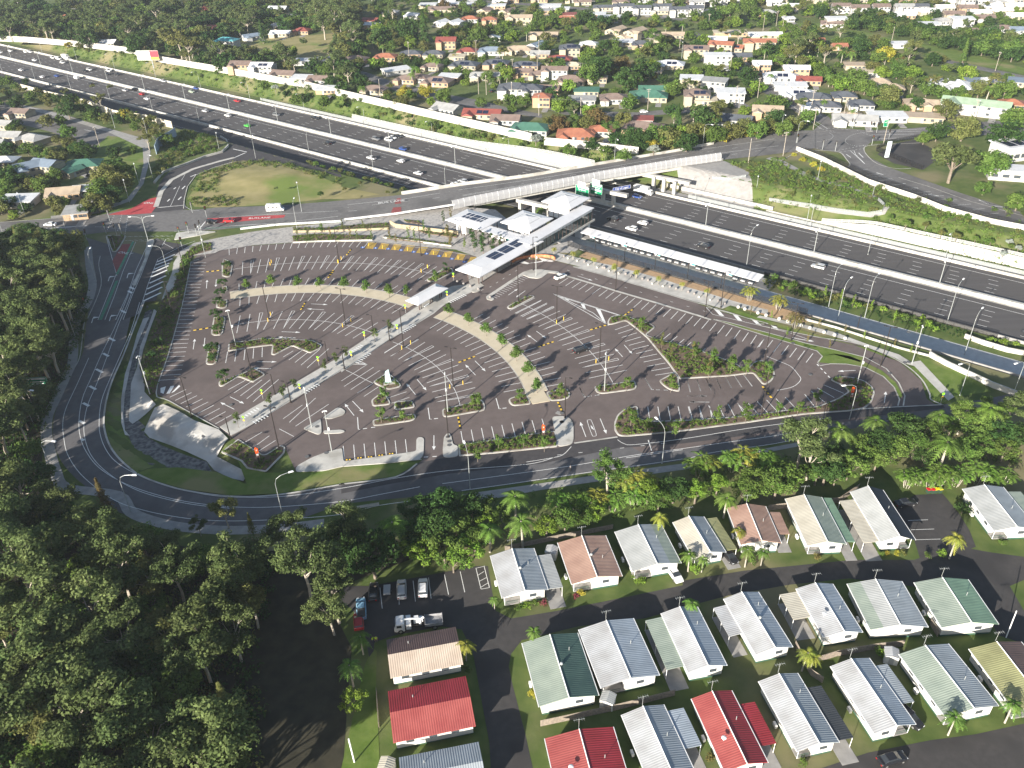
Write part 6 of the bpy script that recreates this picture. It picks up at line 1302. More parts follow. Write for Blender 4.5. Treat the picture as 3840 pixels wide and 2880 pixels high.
# ------------------------------------------------ mobile homes
RC = {'white': ((.43, .44, .45), (.34, .34, .34)), 'grey': ((.42, .43, .42), (.34, .35, .34)), 'bluegrey': ((.34, .375, .40), (.28, .31, .33)), 'blue': ((.36, .41, .46), (.29, .33, .37)), 'terracotta': ((.40, .26, .20), (.32, .20, .155)),  # blue and bluegrey also paint shade onto right slopes of white roofs
      'red': ((.32, .035, .045), (.26, .03, .035)), 'sunlitred': ((.36, .095, .085), (.30, .07, .065)), 'green': ((.19, .30, .21), (.15, .24, .17)), 'palegreen': ((.30, .345, .29), (.24, .285, .24)), 'darkgreen': ((.07, .12, .10), (.05, .09, .08)), 'cream': ((.50, .47, .39), (.42, .39, .32)),  # the two reds give one roof's lit and shaded slopes as colour
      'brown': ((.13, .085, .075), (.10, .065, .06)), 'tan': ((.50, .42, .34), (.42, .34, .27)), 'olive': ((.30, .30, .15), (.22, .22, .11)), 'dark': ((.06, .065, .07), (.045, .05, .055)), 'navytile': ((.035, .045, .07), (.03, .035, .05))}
def roofmat(c, pitch=.38, axis=1):
    a, b = RC[c]; return ribbed('sheet_%s_%d' % (c, axis), a, b, axis=axis, pitch=pitch, rough=.5)
WALLM = mat('cladding_white', (.66, .65, .61), (.58, .57, .53), scale=.6, rough=.7); SKIRT = mat('skirt_green', (.04, .10, .07), rough=.8); FR = mat('window_frame_white', (.75, .75, .74), rough=.5); HGL = mat('house_glass', (.06, .07, .08), rough=.12, spec=.6)
def home(label, sh, s, cl, cr, ports=(), porch='L', rise_=.95, extra=(), wallm=None, ridge_x=False, zl_=3.0, open_end=1.7):
    FL, FR_, NR, NL = [at(q[0] if isinstance(q[0], str) else sh, *(q[1:] if isinstance(q[0], str) else q), zl_) for q in s]
    c = (FL+FR_+NR+NL)/4; ay_ = ((FL-NL)+(FR_-NR))/2; ax_ = ((FR_-FL)+(NR-NL))/2; Ln = ay_.length; W = ax_.length; a = atan2(ay_.y, ay_.x) - pi/2; b = atan2(ax_.y, ax_.x)
    rz = (a*Ln + b*W)/(Ln+W); t = thing('mobile_home', label, 'mobile home', (c.x, c.y, 0), rz, 'mobile homes'); wm = wallm or WALLM
    hx, hy = W/2, Ln/2; axis = 1
    if ridge_x:
        zr = zl_+rise_
        for sgn, col in ((1, cl), (-1, cr)):
            m = MB(); e = sgn*(hy+.0); Q = [(-hx, 0, zr), (hx, 0, zr), (hx, e, zl_), (-hx, e, zl_)]; Q = Q if sgn < 0 else Q[::-1]
            P = [Vector(q) for q in Q]; D = Vector((0, 0, -.12)); m.face(P[::-1]); m.face([p+D for p in P]);
            for i in range(4): m.face([P[i], P[(i+1) % 4], P[(i+1) % 4]+D, P[i]+D])
            m.build('roof_slope', roofmat(col, axis=0), t)
        w_ = MB(); w_.box((0, 0, 1.75), (W-.8, Ln-1.2, 2.5)); 
        for sx in (-1, 1):
            x = sx*(W/2-.42); w_.face([(x, -hy+.6, zl_-.05), (x, hy-.6, zl_-.05), (x, 0, zr-.1)][::sx])
        w_.build('wall', wm, t); k_ = MB(); k_.box((0, 0, .28), (W-1.0, Ln-1.5, .5)); k_.build('skirting', SKIRT, t)
        for x in (-W*.3, -W*.02, W*.25):
            f = MB(); f.box((x, -hy+.58, 1.9), (1.5, .08, 1.0)); fo = f.build('window_frame', FR, t); g = MB(); g.box((x, -hy+.545, 1.9), (1.3, .06, .8)); g.build('pane', HGL, fo)
        m = MB(); m.tube([(-W*.2, hy*.5, zl_+.2), (-W*.2, hy*.5, zl_+1.0)], .08, 6); m.build('vent_pipe', GALV, t)
        return t
    zr = zl_+rise_
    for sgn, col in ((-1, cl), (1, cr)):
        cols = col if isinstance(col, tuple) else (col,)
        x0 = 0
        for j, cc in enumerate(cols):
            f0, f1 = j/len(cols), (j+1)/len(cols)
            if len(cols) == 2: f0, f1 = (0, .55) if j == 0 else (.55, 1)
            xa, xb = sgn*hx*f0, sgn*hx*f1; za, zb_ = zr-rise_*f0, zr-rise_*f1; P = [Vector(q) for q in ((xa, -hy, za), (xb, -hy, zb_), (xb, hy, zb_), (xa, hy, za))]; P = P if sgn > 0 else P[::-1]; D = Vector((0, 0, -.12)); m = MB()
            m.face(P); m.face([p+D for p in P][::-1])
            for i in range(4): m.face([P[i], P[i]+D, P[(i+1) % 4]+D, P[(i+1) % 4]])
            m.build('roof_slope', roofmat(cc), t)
    m = MB(); m.tube([(0, -hy-.02, zr+.03), (0, hy+.02, zr+.03)], .10, 4); m.build('ridge_cap', FR, t)
    m = MB()
    for sx in (-1, 1): m.box((sx*(hx+.06), 0, zl_-.06), (.12, Ln, .14))
    m.build('gutter', FR, t)
    xi, yi = hx-.55, hy-.35; sp = -xi + 2*xi*.42; o_ = open_end
    P = [(-xi, -yi+o_), (sp, -yi+o_), (sp, -yi), (xi, -yi), (xi, yi), (-xi, yi)]
    if porch == 'R': P = [(-x, y) for x, y in P][::-1]
    if porch is None: P = [(-xi, -yi), (xi, -yi), (xi, yi), (-xi, yi)]
    w_ = MB(); w_.prism(P, .5, zl_+.02)
    for y, sg in ((-yi, 1), (yi, -1)):
        w_.face([(-xi-.4, y, zl_-.02), (xi+.4, y, zl_-.02), (0, y, zr-.12)][::sg])
    wo = w_.build('wall', wm, t); k_ = MB(); k_.prism([(x*.98, y*.99) for x, y in P], 0, .5); k_.build('skirting', SKIRT, t)
    if porch:
        sg = 1 if porch == 'L' else -1
        d_ = MB(); d_.prism([(-xi*sg, -yi+o_) , (sp*sg, -yi+o_), (sp*sg, -yi), (-xi*sg, -yi)], .3, .45); d_.build('porch_deck', CONC_D, t)
        for x in (-xi*sg, (sp-.1)*sg): m = MB(); m.tube([(x, -yi+.05, .4), (x, -yi+.05, zl_)], .06, 4); m.build('post', FR, t)
        m = MB(); m.box((-xi*.7*sg, -yi+.05, 1.2), (abs(xi+sp)*.9, .05, .06)); m.box((-xi*.7*sg, -yi+.05, .8), (abs(xi+sp)*.9, .04, .05)); m.build('railing', SKIRT, t)
        m = MB(); m.box((sp*sg*.9 if sp else 0, -yi+o_-.04, 1.5), (.9, .06, 2.0)); m.build('door', mat('door_grey', (.35, .36, .36), rough=.6), t)
    wins = [((sp+xi)/2*(1 if porch != 'R' else -1), -yi-.02, 1.5, 0)] + [(-xi-.02, yy*hy, 1.3, 1) for yy in (-.45, .05, .5)] + [(xi+.02, yy*hy, 1.2, 1) for yy in (-.3, .4)]
    for x, y, ww, side in wins:
        f = MB(); f.box((x, y, 1.95), (.08, ww, 1.0) if side else (ww, .08, 1.0)); fo = f.build('window_frame', FR, t); g = MB(); e = .03*(1 if x > 0 else -1)
        g.box((x+e, y, 1.95), (.06, ww-.2, .8)) if side else g.box((x, y-.03, 1.95), (ww-.2, .06, .8)); g.build('pane', HGL, fo)
    for sd, f0, f1, wd, col, dz in ports:
        sg = 1 if sd == 'R' else -1; y0, y1 = -hy+2*hy*f0, -hy+2*hy*f1; x0, x1 = sg*(hx-.05), sg*(hx+wd); za, zb_ = zl_-.15+dz, zl_-.35+dz; P = [Vector(q) for q in ((x0, y0, za), (x1, y0, zb_), (x1, y1, zb_), (x0, y1, za))]; P = P if sg > 0 else P[::-1]; D = Vector((0, 0, -.09)); m = MB(); m.face(P); m.face([p+D for p in P][::-1])
        for i in range(4): m.face([P[i], P[i]+D, P[(i+1) % 4]+D, P[(i+1) % 4]])
        cp = m.build('carport_roof', roofmat(col), t)
        for k in range(3): y = y0+.1+(y1-y0-.2)*k/2; q = MB(); q.tube([(x1-sg*.1, y, 0), (x1-sg*.1, y, zb_-.05)], .06, 4); q.build('post', FR, cp)
        s_ = MB(); s_.prism([(x0, y0-2.5), (x1, y0-2.5), (x1, y1), (x0, y1)], .04, .075); s_.build('carport_slab', PATH_OLD, t)
    sgn_ = R.choice((-1, 1)); m = MB(); m.box((-hx-.1, R.uniform(-.3, .3)*hy, .7), (.4, .9, .7)); m.build('air_conditioner', FR, t)
    m = MB(); y = R.uniform(-.2, .5)*hy; m.tube([(hx*.5, y, zl_+.4), (hx*.5, y, zl_+1.3)], .06, 5); m.build('vent_pipe', GALV, t)
    if 'antenna' in extra:
        m = MB(); y = hy+.3; m.tube([(0, y, 2), (0, y, zr+2.2)], .03, 4); m.tube([(-.9, y, zr+2), (.9, y, zr+2)], .025, 3)
        for i in range(5): m.tube([(-.8+.4*i, y-.35, zr+2), (-.8+.4*i, y+.35, zr+2)], .018, 3)
        m.build('antenna', GALV, t)
    if 'dish' in extra:
        m = MB(); m.tube([(-hx*.5, -hy*.3, zl_+.5), (-hx*.5, -hy*.3, zl_+1.1)], .03, 4); m.sphere((-hx*.5, -hy*.3, zl_+1.3), .42, 10, 6, sz=.35); m.build('satellite_dish', FR, t)
    if 'whirly' in extra: m = MB(); m.sphere((.4, 0, zr+.15), .3, 8, 6); m.tube([(.4, 0, zr-.2), (.4, 0, zr)], .2, 8); m.build('roof_ventilator', GALV, t)
    return t
H7 = lambda *a: a
home('white roofed home, right slope tinted for shade, with a carport, nearest the parking bays', '7', [(970, 285), (1250, 230), (1332, 500), (1040, 560)], 'white', 'bluegrey', [('R', .02, .82, 3.0, 'grey', 0)], 'L', extra=('antenna', 'whirly'))
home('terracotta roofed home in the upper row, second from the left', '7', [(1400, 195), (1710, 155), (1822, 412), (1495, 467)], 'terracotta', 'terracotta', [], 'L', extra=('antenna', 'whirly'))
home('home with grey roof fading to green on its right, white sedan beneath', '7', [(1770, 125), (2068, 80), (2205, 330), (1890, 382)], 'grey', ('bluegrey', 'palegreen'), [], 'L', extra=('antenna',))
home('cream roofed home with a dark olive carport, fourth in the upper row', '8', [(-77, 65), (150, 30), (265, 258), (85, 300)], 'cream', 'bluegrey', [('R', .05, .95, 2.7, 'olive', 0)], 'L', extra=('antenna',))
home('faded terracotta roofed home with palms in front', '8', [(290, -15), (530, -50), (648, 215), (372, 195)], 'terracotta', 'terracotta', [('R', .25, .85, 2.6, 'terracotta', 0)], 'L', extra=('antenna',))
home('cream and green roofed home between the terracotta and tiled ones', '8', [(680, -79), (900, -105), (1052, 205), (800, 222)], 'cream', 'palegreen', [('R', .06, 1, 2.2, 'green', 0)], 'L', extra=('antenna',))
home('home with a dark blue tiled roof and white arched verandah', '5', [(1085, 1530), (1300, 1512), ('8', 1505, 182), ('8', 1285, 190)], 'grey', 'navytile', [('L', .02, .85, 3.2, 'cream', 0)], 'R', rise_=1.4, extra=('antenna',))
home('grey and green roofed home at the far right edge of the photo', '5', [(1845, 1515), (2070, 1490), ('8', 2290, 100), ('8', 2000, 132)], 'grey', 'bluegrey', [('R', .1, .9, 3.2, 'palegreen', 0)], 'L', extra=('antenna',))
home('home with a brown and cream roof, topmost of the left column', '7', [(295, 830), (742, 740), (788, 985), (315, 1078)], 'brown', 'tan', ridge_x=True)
home('home with a bright red roof and tree shadow in the left column', '7', [(303, 1160), (805, 1063), (872, 1385), (335, 1498)], 'red', 'sunlitred', ridge_x=True)
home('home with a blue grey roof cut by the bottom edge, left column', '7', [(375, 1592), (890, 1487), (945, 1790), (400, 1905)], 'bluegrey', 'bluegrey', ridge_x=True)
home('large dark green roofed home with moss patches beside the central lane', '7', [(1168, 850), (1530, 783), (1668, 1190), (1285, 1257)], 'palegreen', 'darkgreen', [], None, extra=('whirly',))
home('home with a white left slope and shade-tinted right slope, beside the dark green one', '7', [(1545, 765), (1897, 682), (2050, 1052), (1682, 1148)], 'white', 'blue', [], 'L', extra=('antenna',))  # white sheet on both slopes, shade on the right one put into its colour
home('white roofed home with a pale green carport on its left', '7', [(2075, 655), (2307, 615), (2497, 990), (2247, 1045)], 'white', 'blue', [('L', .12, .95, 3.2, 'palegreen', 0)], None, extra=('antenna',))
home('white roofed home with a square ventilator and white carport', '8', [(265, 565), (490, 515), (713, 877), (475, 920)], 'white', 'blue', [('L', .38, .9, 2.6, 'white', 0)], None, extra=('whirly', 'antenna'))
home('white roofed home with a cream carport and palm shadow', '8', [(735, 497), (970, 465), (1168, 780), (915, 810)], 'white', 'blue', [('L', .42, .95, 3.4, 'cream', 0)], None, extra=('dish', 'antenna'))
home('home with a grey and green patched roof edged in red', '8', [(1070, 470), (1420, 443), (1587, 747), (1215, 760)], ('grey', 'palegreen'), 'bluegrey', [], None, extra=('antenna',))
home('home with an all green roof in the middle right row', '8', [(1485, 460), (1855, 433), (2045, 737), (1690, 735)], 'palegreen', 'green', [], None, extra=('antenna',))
home('red roofed home with a dish, cut by the bottom edge', '7', [(1320, 1470), (1755, 1390), (1880, 1760), (1400, 1830)], 'sunlitred', 'red', [], 'L', extra=('dish', 'antenna'))
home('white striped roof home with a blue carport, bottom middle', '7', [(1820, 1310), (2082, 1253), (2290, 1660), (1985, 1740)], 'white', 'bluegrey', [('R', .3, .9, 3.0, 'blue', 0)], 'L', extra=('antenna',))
home('red roofed home with a red carport on its right', '8', [(62, 1210), (318, 1155), (548, 1618), (270, 1690)], 'sunlitred', 'red', [('R', .22, .80, 2.9, 'red', 0)], 'L', extra=('dish', 'antenna'))
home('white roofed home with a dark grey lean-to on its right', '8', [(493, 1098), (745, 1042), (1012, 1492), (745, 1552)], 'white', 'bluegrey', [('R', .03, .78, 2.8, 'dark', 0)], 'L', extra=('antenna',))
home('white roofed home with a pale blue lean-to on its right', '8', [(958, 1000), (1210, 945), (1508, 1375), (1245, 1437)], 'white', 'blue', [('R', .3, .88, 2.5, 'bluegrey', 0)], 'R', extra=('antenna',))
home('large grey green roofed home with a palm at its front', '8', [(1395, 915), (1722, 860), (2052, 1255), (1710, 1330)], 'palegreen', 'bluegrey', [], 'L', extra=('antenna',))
home('olive roofed home with a brown right slope at the right edge', '8', [(1868, 890), (2195, 835), (2500, 1230), (2150, 1300)], 'olive', 'brown', [], 'L', extra=('antenna',))  # right slope given a darker brown sheet
# garden sheds, paling fences, bins
def shed(sh, x, y, rz, label, col='white'):
    p = at(sh, x, y, 0); t = thing('garden_shed', label, 'shed', tuple(p), rz); m = MB(); m.box((0, 0, 1), (2.2, 2.0, 2.0)); m.build('wall', WALLM, t); m = MB(); P = [Vector(q) for q in ((-1.2, -1.1, 2.0), (0, -1.1, 2.4), (0, 1.1, 2.4), (-1.2, 1.1, 2.0), (1.2, -1.1, 2.0), (1.2, 1.1, 2.0))]; m.face([P[0], P[1], P[2], P[3]]); m.face([P[1], P[4], P[5], P[2]]); m.build('roof', roofmat(col), t); m = MB(); m.box((0, -1.02, .95), (.8, .05, 1.7)); m.build('door', mat('door_grey', (.35, .36, .36), rough=.6), t)
shed('7', 1362, 290, -.3, 'small white garden shed behind the white roofed home nearest the parking bays'); shed('8', 1340, 960, -.3, 'small white shed on the lawn above the white home with pale blue lean-to'); shed('7', 1725, 1250, -.4, 'small striped shed between the dark green and white roofed homes', 'grey'); shed('7', 300, 1680, -.2, 'pale shed at the bottom left beside the blue grey roof', 'cream')
PALE = mat('paling', (.30, .25, .20), (.20, .17, .14), scale=2.5, rough=.95)
def paling(sh, s, label, h=1.6):
    L = pts(sh, s, 0); c = L[len(L)//2]; t = thing('paling_fence', label, 'fence', tuple(c)); m = MB(); m.wall(L, .05, h, base=.05)
    m.build('palings', PALE, t, world=True); m = MB(); 
    for zz in (.5, 1.3): m.tube([p+Vector((0, 0, zz)) for p in L], .05, 4)
    m.build('rail', PALE, t, world=True)
paling('7', '1290,1390 1480,1350 1780,1285 2160,1190', 'weathered paling fence between the dark green home and the red one'); paling('8', '870,975 1000,935 1250,890 1430,870', 'pale paling fence behind the palm in the middle right'); paling('8', '725,870 770,960 830,1060 905,1110', 'paling fence running down beside the palm pair'); paling('8', '1600,730 1650,810', 'short paling fence between the patched and green roofs')
paling('7', '1060,250 1130,235 1400,180 1760,110', 'dark fence along the back of the upper row of homes', 1.2); paling('5', '550,1650 1010,1600 1140,1510', 'paling fence behind the homes near the dark blue roof'); paling('7', '230,1170 245,1400', 'dark fence left of the bright red roofed home')
def bin_(sh, x, y, c, label):
    p = at(sh, x, y, .05); t = thing('wheelie_bin', label, 'bin', tuple(p), .2); m = MB(); m.box((0, 0, .55), (.62, .7, 1.0), top=1.12); m.build('body', mat('bin_body', (.03, .06, .04), rough=.6), t); m = MB(); m.box((0, 0, 1.1), (.8, .85, .12)); m.build('lid', mat('bin_'+c, {'red': (.6, .02, .03), 'yellow': (.75, .6, .02)}[c], rough=.5), t)
for dx in (0, 14): bin_('5', 1588+dx*2, 1535, 'red', ('left' if not dx else 'right')+' red lidded bin of the two beside the palms'); 
for dx in (0, 14): bin_('5', 1635+dx*2, 1533, 'yellow', ('left' if not dx else 'right')+' yellow lidded bin of the two beside the palms')
m = MB(); p = at('7', 85, 1622, 0); m.tube([p, p+Vector((-.25, .4, 5.6))], .12, 6); tag(m.build('white_post', FR), 'pale post leaning on the lawn at the lower left of the homes', 'post'); m = MB(); p = at('8', 2095, 815, 0); m.tube([p, p+Vector((.5, .9, 6))], .09, 6); tag(m.build('white_post', FR), 'slim white lamp post beside the green roofed home at right', 'post')
# ------------------------------------------------ suburb houses
HR = {'t': ('terracotta', (.36, .15, .09), (.28, .11, .07)), 'r': ('red', (.26, .075, .06), (.20, .06, .05)), 'g': ('grey', (.36, .36, .35), (.28, .28, .27)), 'd': ('dark grey', (.10, .11, .125), (.08, .085, .10)), 'w': ('white', (.62, .63, .64), (.54, .55, .56)),
      'c': ('cream', (.50, .44, .33), (.42, .37, .28)), 'n': ('green', (.07, .17, .125), (.055, .14, .10)), 'b': ('brown', (.22, .165, .14), (.17, .125, .105)), 'u': ('blue grey', (.20, .25, .31), (.16, .20, .25)), 'k': ('tan', (.42, .34, .25), (.34, .27, .2)), 'a': ('teal', (.13, .34, .37), (.08, .34, .36)), 'p': ('pale green', (.32, .42, .30), (.26, .34, .24))}
HW = [mat('render_cream', (.40, .35, .26), (.34, .30, .22), scale=.3), mat('render_white', (.46, .455, .43), (.40, .395, .37), scale=.3), mat('brick_tan', (.40, .29, .19), (.34, .24, .15), scale=1.5), mat('brick_red', (.30, .14, .09), (.24, .11, .07), scale=1.5)]
def roofm2(c):
    return ribbed('tiles_'+HR[c][0].replace(' ', '_'), HR[c][1], HR[c][2], axis=1, pitch=.7, rough=.6)
PROTO = {}
def house(kind, c, L, W, wi, solar, sto):
    key = (kind, c, L, W, wi, solar, sto)
    if key in PROTO: return copy_tree(PROTO[key])
    t = thing('suburb_house', '', 'house'); H = 2.6*sto; hx, hy = L/2, W/2; rs = W*.5*.42 if kind != 'f' else .25; ov = .5; rm = roofm2(c); wm = HW[wi]
    m = MB(); X, Y = hx+ov, hy+ov; e = [Vector((-X, -Y, H)), Vector((X, -Y, H)), Vector((X, Y, H)), Vector((-X, Y, H))]
    if kind == 'h':
        a, b = Vector((-X+Y, 0, H+rs)), Vector((X-Y, 0, H+rs)); m.face([e[0], e[1], b, a]); m.face([e[1], e[2], b]); m.face([e[2], e[3], a, b]); m.face([e[3], e[0], a])
    elif kind == 'g':
        a, b = Vector((-X, 0, H+rs)), Vector((X, 0, H+rs)); m.face([e[0], e[1], b, a]); m.face([e[2], e[3], a, b])
    else:
        m.hexa([q + Vector((0, 0, .0)) for q in e] + [q + Vector((0, 0, .22 + (.5 if q.y > 0 else 0))) for q in e])
    if kind != 'f': m.face(e[::-1])
    ro = m.build('roof', rm, t); w_ = MB(); w_.box((0, 0, H/2), (L, W, H))
    if kind == 'g':
        for sx in (-1, 1): w_.face([(sx*hx, -hy, H), (sx*hx, hy, H), (sx*hx, 0, H+rs*hy/Y)][::sx])
    w_.build('wall', wm, t)
    if L > 9 and kind != 'f':   # a wing
        m = MB(); wx = L*.28; wl = 3.2; x0 = -hx + wx*.5+.4; A = [Vector((x0-wx/2-ov, -Y-wl, H)), Vector((x0+wx/2+ov, -Y-wl, H)), Vector((x0+wx/2+ov, 0, H)), Vector((x0-wx/2-ov, 0, H))]; r2 = (wx/2+ov)*.42
        a = Vector((x0, -Y-wl+(wx/2 if kind == 'h' else 0), H+r2)); b = Vector((x0, -Y+wx*.6+1, H+r2)); m.face([A[1], A[2], b, a]); m.face([A[3], A[0], a, b]); m.face([A[0], A[1], a])
        m.build('wing_roof', rm, t); w_ = MB(); w_.box((x0, -hy-wl/2, H/2-.02), (wx, wl+.5, H)); w_.build('wing_wall', wm, t)
    for s in range(int(sto)):
        for k in range(3):
            x = hx*(.0 + .42*k); g = MB(); g.box((min(x, hx-1), -hy-.04, 1.6+2.7*s), (1.4, .1, 1.1)); g.build('window', HGL, t)
        for y in (-hy*.4, hy*.4): g = MB(); g.box((-hx-.04, y, 1.6+2.7*s), (.1, 1.2, 1.1)); g.build('window', HGL, t)
    g = MB(); g.box((hx*.1-1.6, -hy-.05, 1.15), (.95, .1, 2.1)); g.build('door', mat('door_grey', (.35, .36, .36), rough=.6), t)
    g = MB(); g.box((hx*.6, -hy-4, .09), (3, 7.5, .08)); g.build('driveway', CONC_D, t)
    if solar and kind != 'f':
        sl_ = atan2(rs, Y)
        for k in range(2):
            m = MB(); x = -hx*.25+k*3.1; y0, y1 = -Y*.8, -Y*.3; f = lambda y: H + rs*(1-abs(y)/Y) + .1; m.face([(x, y0, f(y0)), (x+2.8, y0, f(y0)), (x+2.8, y1, f(y1)), (x, y1, f(y1))]); m.build('solar_panel', SOLAR, t)
    PROTO[key] = t; return t
HPOS = []
REG = {'0': 'beyond the motorway at upper left', '1': 'in the upper middle suburb', '2': 'in the upper right suburb', 'L': 'left of the motorway ramp'}
def houses(sh, data, reg=None, z=ZN):
    for q in data.split():
        f = q.split(','); x, y = float(f[0]), float(f[1]); kind, c = f[2][0], f[2][1]; sto = 2 if '2' in f[2] else 1; sol = 's' in f[2][2:]; wi = {'w': 1, 'c': 0, 'k': 2, 'r': 3}.get(f[2][-1] if f[2][-1] in 'wckr' and len(f[2]) > 2 else '', R.choice([0, 0, 1, 2]))
        L = float(f[3]) if len(f) > 3 else R.choice([13, 15]); W = float(f[4]) if len(f) > 4 else R.choice([8.5, 9.5]); az = float(f[5]) if len(f) > 5 else R.choice([-12, 8, -25])
        Hh = 2.7*sto+1.6; p = at(sh, x, y, z+Hh); o = house(kind, c, L, W, wi, sol, sto); o.location = (p.x, p.y, z); o.rotation_euler = (0, 0, radians(az)); HPOS.append((p.x, p.y, max(L, W)*.62, kind))
        later(o, ('solar-panelled ' if sol and kind != 'f' else '') + '%s-roofed %s house' % (HR[c][0].replace(' ', '-'), 'two-storey' if sto == 2 else 'one-storey'), REG[reg or sh], 'suburb houses')
houses('1', '90,362,hbk,15,10,-12 285,345,htk,14,9,-8 450,325,hdk,14,9,-5 600,325,hd,13,9,-10 820,308,hr,12,9,-15 975,305,huw,17,10,-8 1155,298,hk,18,10,-12 1265,272,gu,12,9,50 1480,285,hd2sc,13,10,-5 1605,265,hw,12,9,-10 1830,250,fw,14,9,-5 1945,262,hd,12,9,-10 '
 '355,430,fww,16,8,28 425,485,hbk,12,9,-20 500,478,hb,12,9,-15 625,500,hbsk,16,11,-18 700,472,fw,12,8,-15 590,405,hb,11,8,-20 800,395,hds,17,10,-18 1005,385,hds,15,10,-12 1200,397,hds,16,9,-15 1415,360,hrs,15,10,-12 1505,400,hc,11,8,-15 1385,425,gb2w,15,8,-10 1180,440,gbk,11,8,-12 935,465,gg,17,8,-10 1495,492,hb,16,11,-18 1120,540,hd2w,17,11,-8 1240,545,hd2w,10,10,-8 1350,548,gbs,11,8,-15 1300,598,ht2k,9,8,-10 1590,562,fn,13,8,-8 1560,618,fgw,14,8,-8 '
 '2015,552,gnc,14,8,-8 1765,607,hbw,14,10,-5 1990,592,hnc,20,12,-12 690,672,gg,14,10,-35 915,705,grs,19,9,-12 1065,742,gbw,14,9,-10 1225,800,hn,18,11,-15 1520,837,htr,17,11,-8 1690,812,ht,12,9,-15 1960,792,hbk,17,11,-25 1960,745,frw,9,6,-10 215,552,hb,13,9,-15 2135,392,hws,16,10,-15 '
 '650,42,gbc,22,9,-6 645,128,gww,12,9,60 730,128,gww,12,9,60 835,102,htw,13,9,-10 960,105,ht2,11,8,-5 1150,92,gk2c,20,8,-5 1080,55,gbc,14,9,50 930,50,gbc,12,9,60 1475,102,gtk,14,9,-10 1300,50,fg,16,8,-5 1480,76,fr,10,8,-5 1310,205,gkc,20,8,-8 990,215,gu,10,8,60 680,240,gr2k,13,10,-5 1780,172,gkc,16,8,50 1905,180,gk2c,18,8,50 1840,215,gkc,12,8,50 2150,205,gkc,15,8,-8 2085,218,hbc,12,9,-10 1740,92,fw,18,9,-10 1650,72,fw,15,9,-10 560,14,fw,14,10,-5 70,14,gr,13,9,-10 190,115,gr,12,9,-15 190,142,fw,12,8,-10 750,345,fc,10,7,-8 '
 '1290,325,gg,12,8,-10 470,80,gw,11,8,-30 320,60,hg,12,9,-10 1700,30,gd,16,8,-8 1830,20,gd2w,16,8,-8 1950,30,gd2w,14,8,-8 2080,20,gd2w,14,8,-8 2060,50,gg,14,9,-8 2190,40,gd2w,14,8,-8 1350,20,fw,18,9,-10 1420,40,fw,14,9,-10 1000,20,fw,16,9,-5 820,12,fw,12,9,-5 720,8,fw,12,8,-5 1280,455,hb,10,8,-15 1660,480,hk,11,8,-10 1600,460,gk,10,7,-10 2020,440,gk,10,7,-10')
houses('0', '1465,240,ha2w,15,9,-15 1330,178,hr,13,9,-10 1375,160,gr,12,8,-10 1820,195,gw,15,8,-8 1955,178,hr,12,9,-10 1630,215,gu,14,8,35 700,256,gw,12,9,-8 1800,38,gw2w,15,9,-10 1720,72,ht,12,9,-10 1860,88,hw,13,9,-10 1790,148,hg,12,9,-10 560,92,fw,11,8,-12 380,92,gt,13,8,-15 740,132,gw,11,8,-10 60,40,hd,12,8,-15 1560,392,gb2k,13,9,-8 1700,402,gw2sw,14,9,-10 1840,455,gb,15,9,-18 1965,372,fww,13,7,-5 2110,365,hdsw,16,9,-5 1950,480,fw,11,8,-12 2075,490,gb,14,9,-15 2115,552,fw,11,8,-8 '
 '930,102,gg,12,8,-10 1280,70,gb,12,8,-10 980,40,gg,12,8,-10 350,30,gw,12,8,-10 500,55,gg,11,8,-10 1130,30,gt,11,8,-10 1600,60,gt,12,8,-10 620,20,gt,12,8,-10 200,130,gg,12,8,-15 1440,300,gk,12,8,-10')
houses('0', '15,775,gg,12,8,-20 60,850,gg,13,9,-10 205,868,hg,14,9,-30 180,1045,gu2c,13,9,40 290,1030,gu2c,12,9,-20 530,1035,hnc,15,10,8 460,1075,gn,8,6,60 110,1262,fw,13,8,0 410,1212,gk,13,9,10 540,1198,fw,10,6,10 490,1335,fgk,9,8,10 20,1010,hw,11,8,0 130,700,gb,11,8,-15 -60,900,gg,12,8,0', 'L', 0)
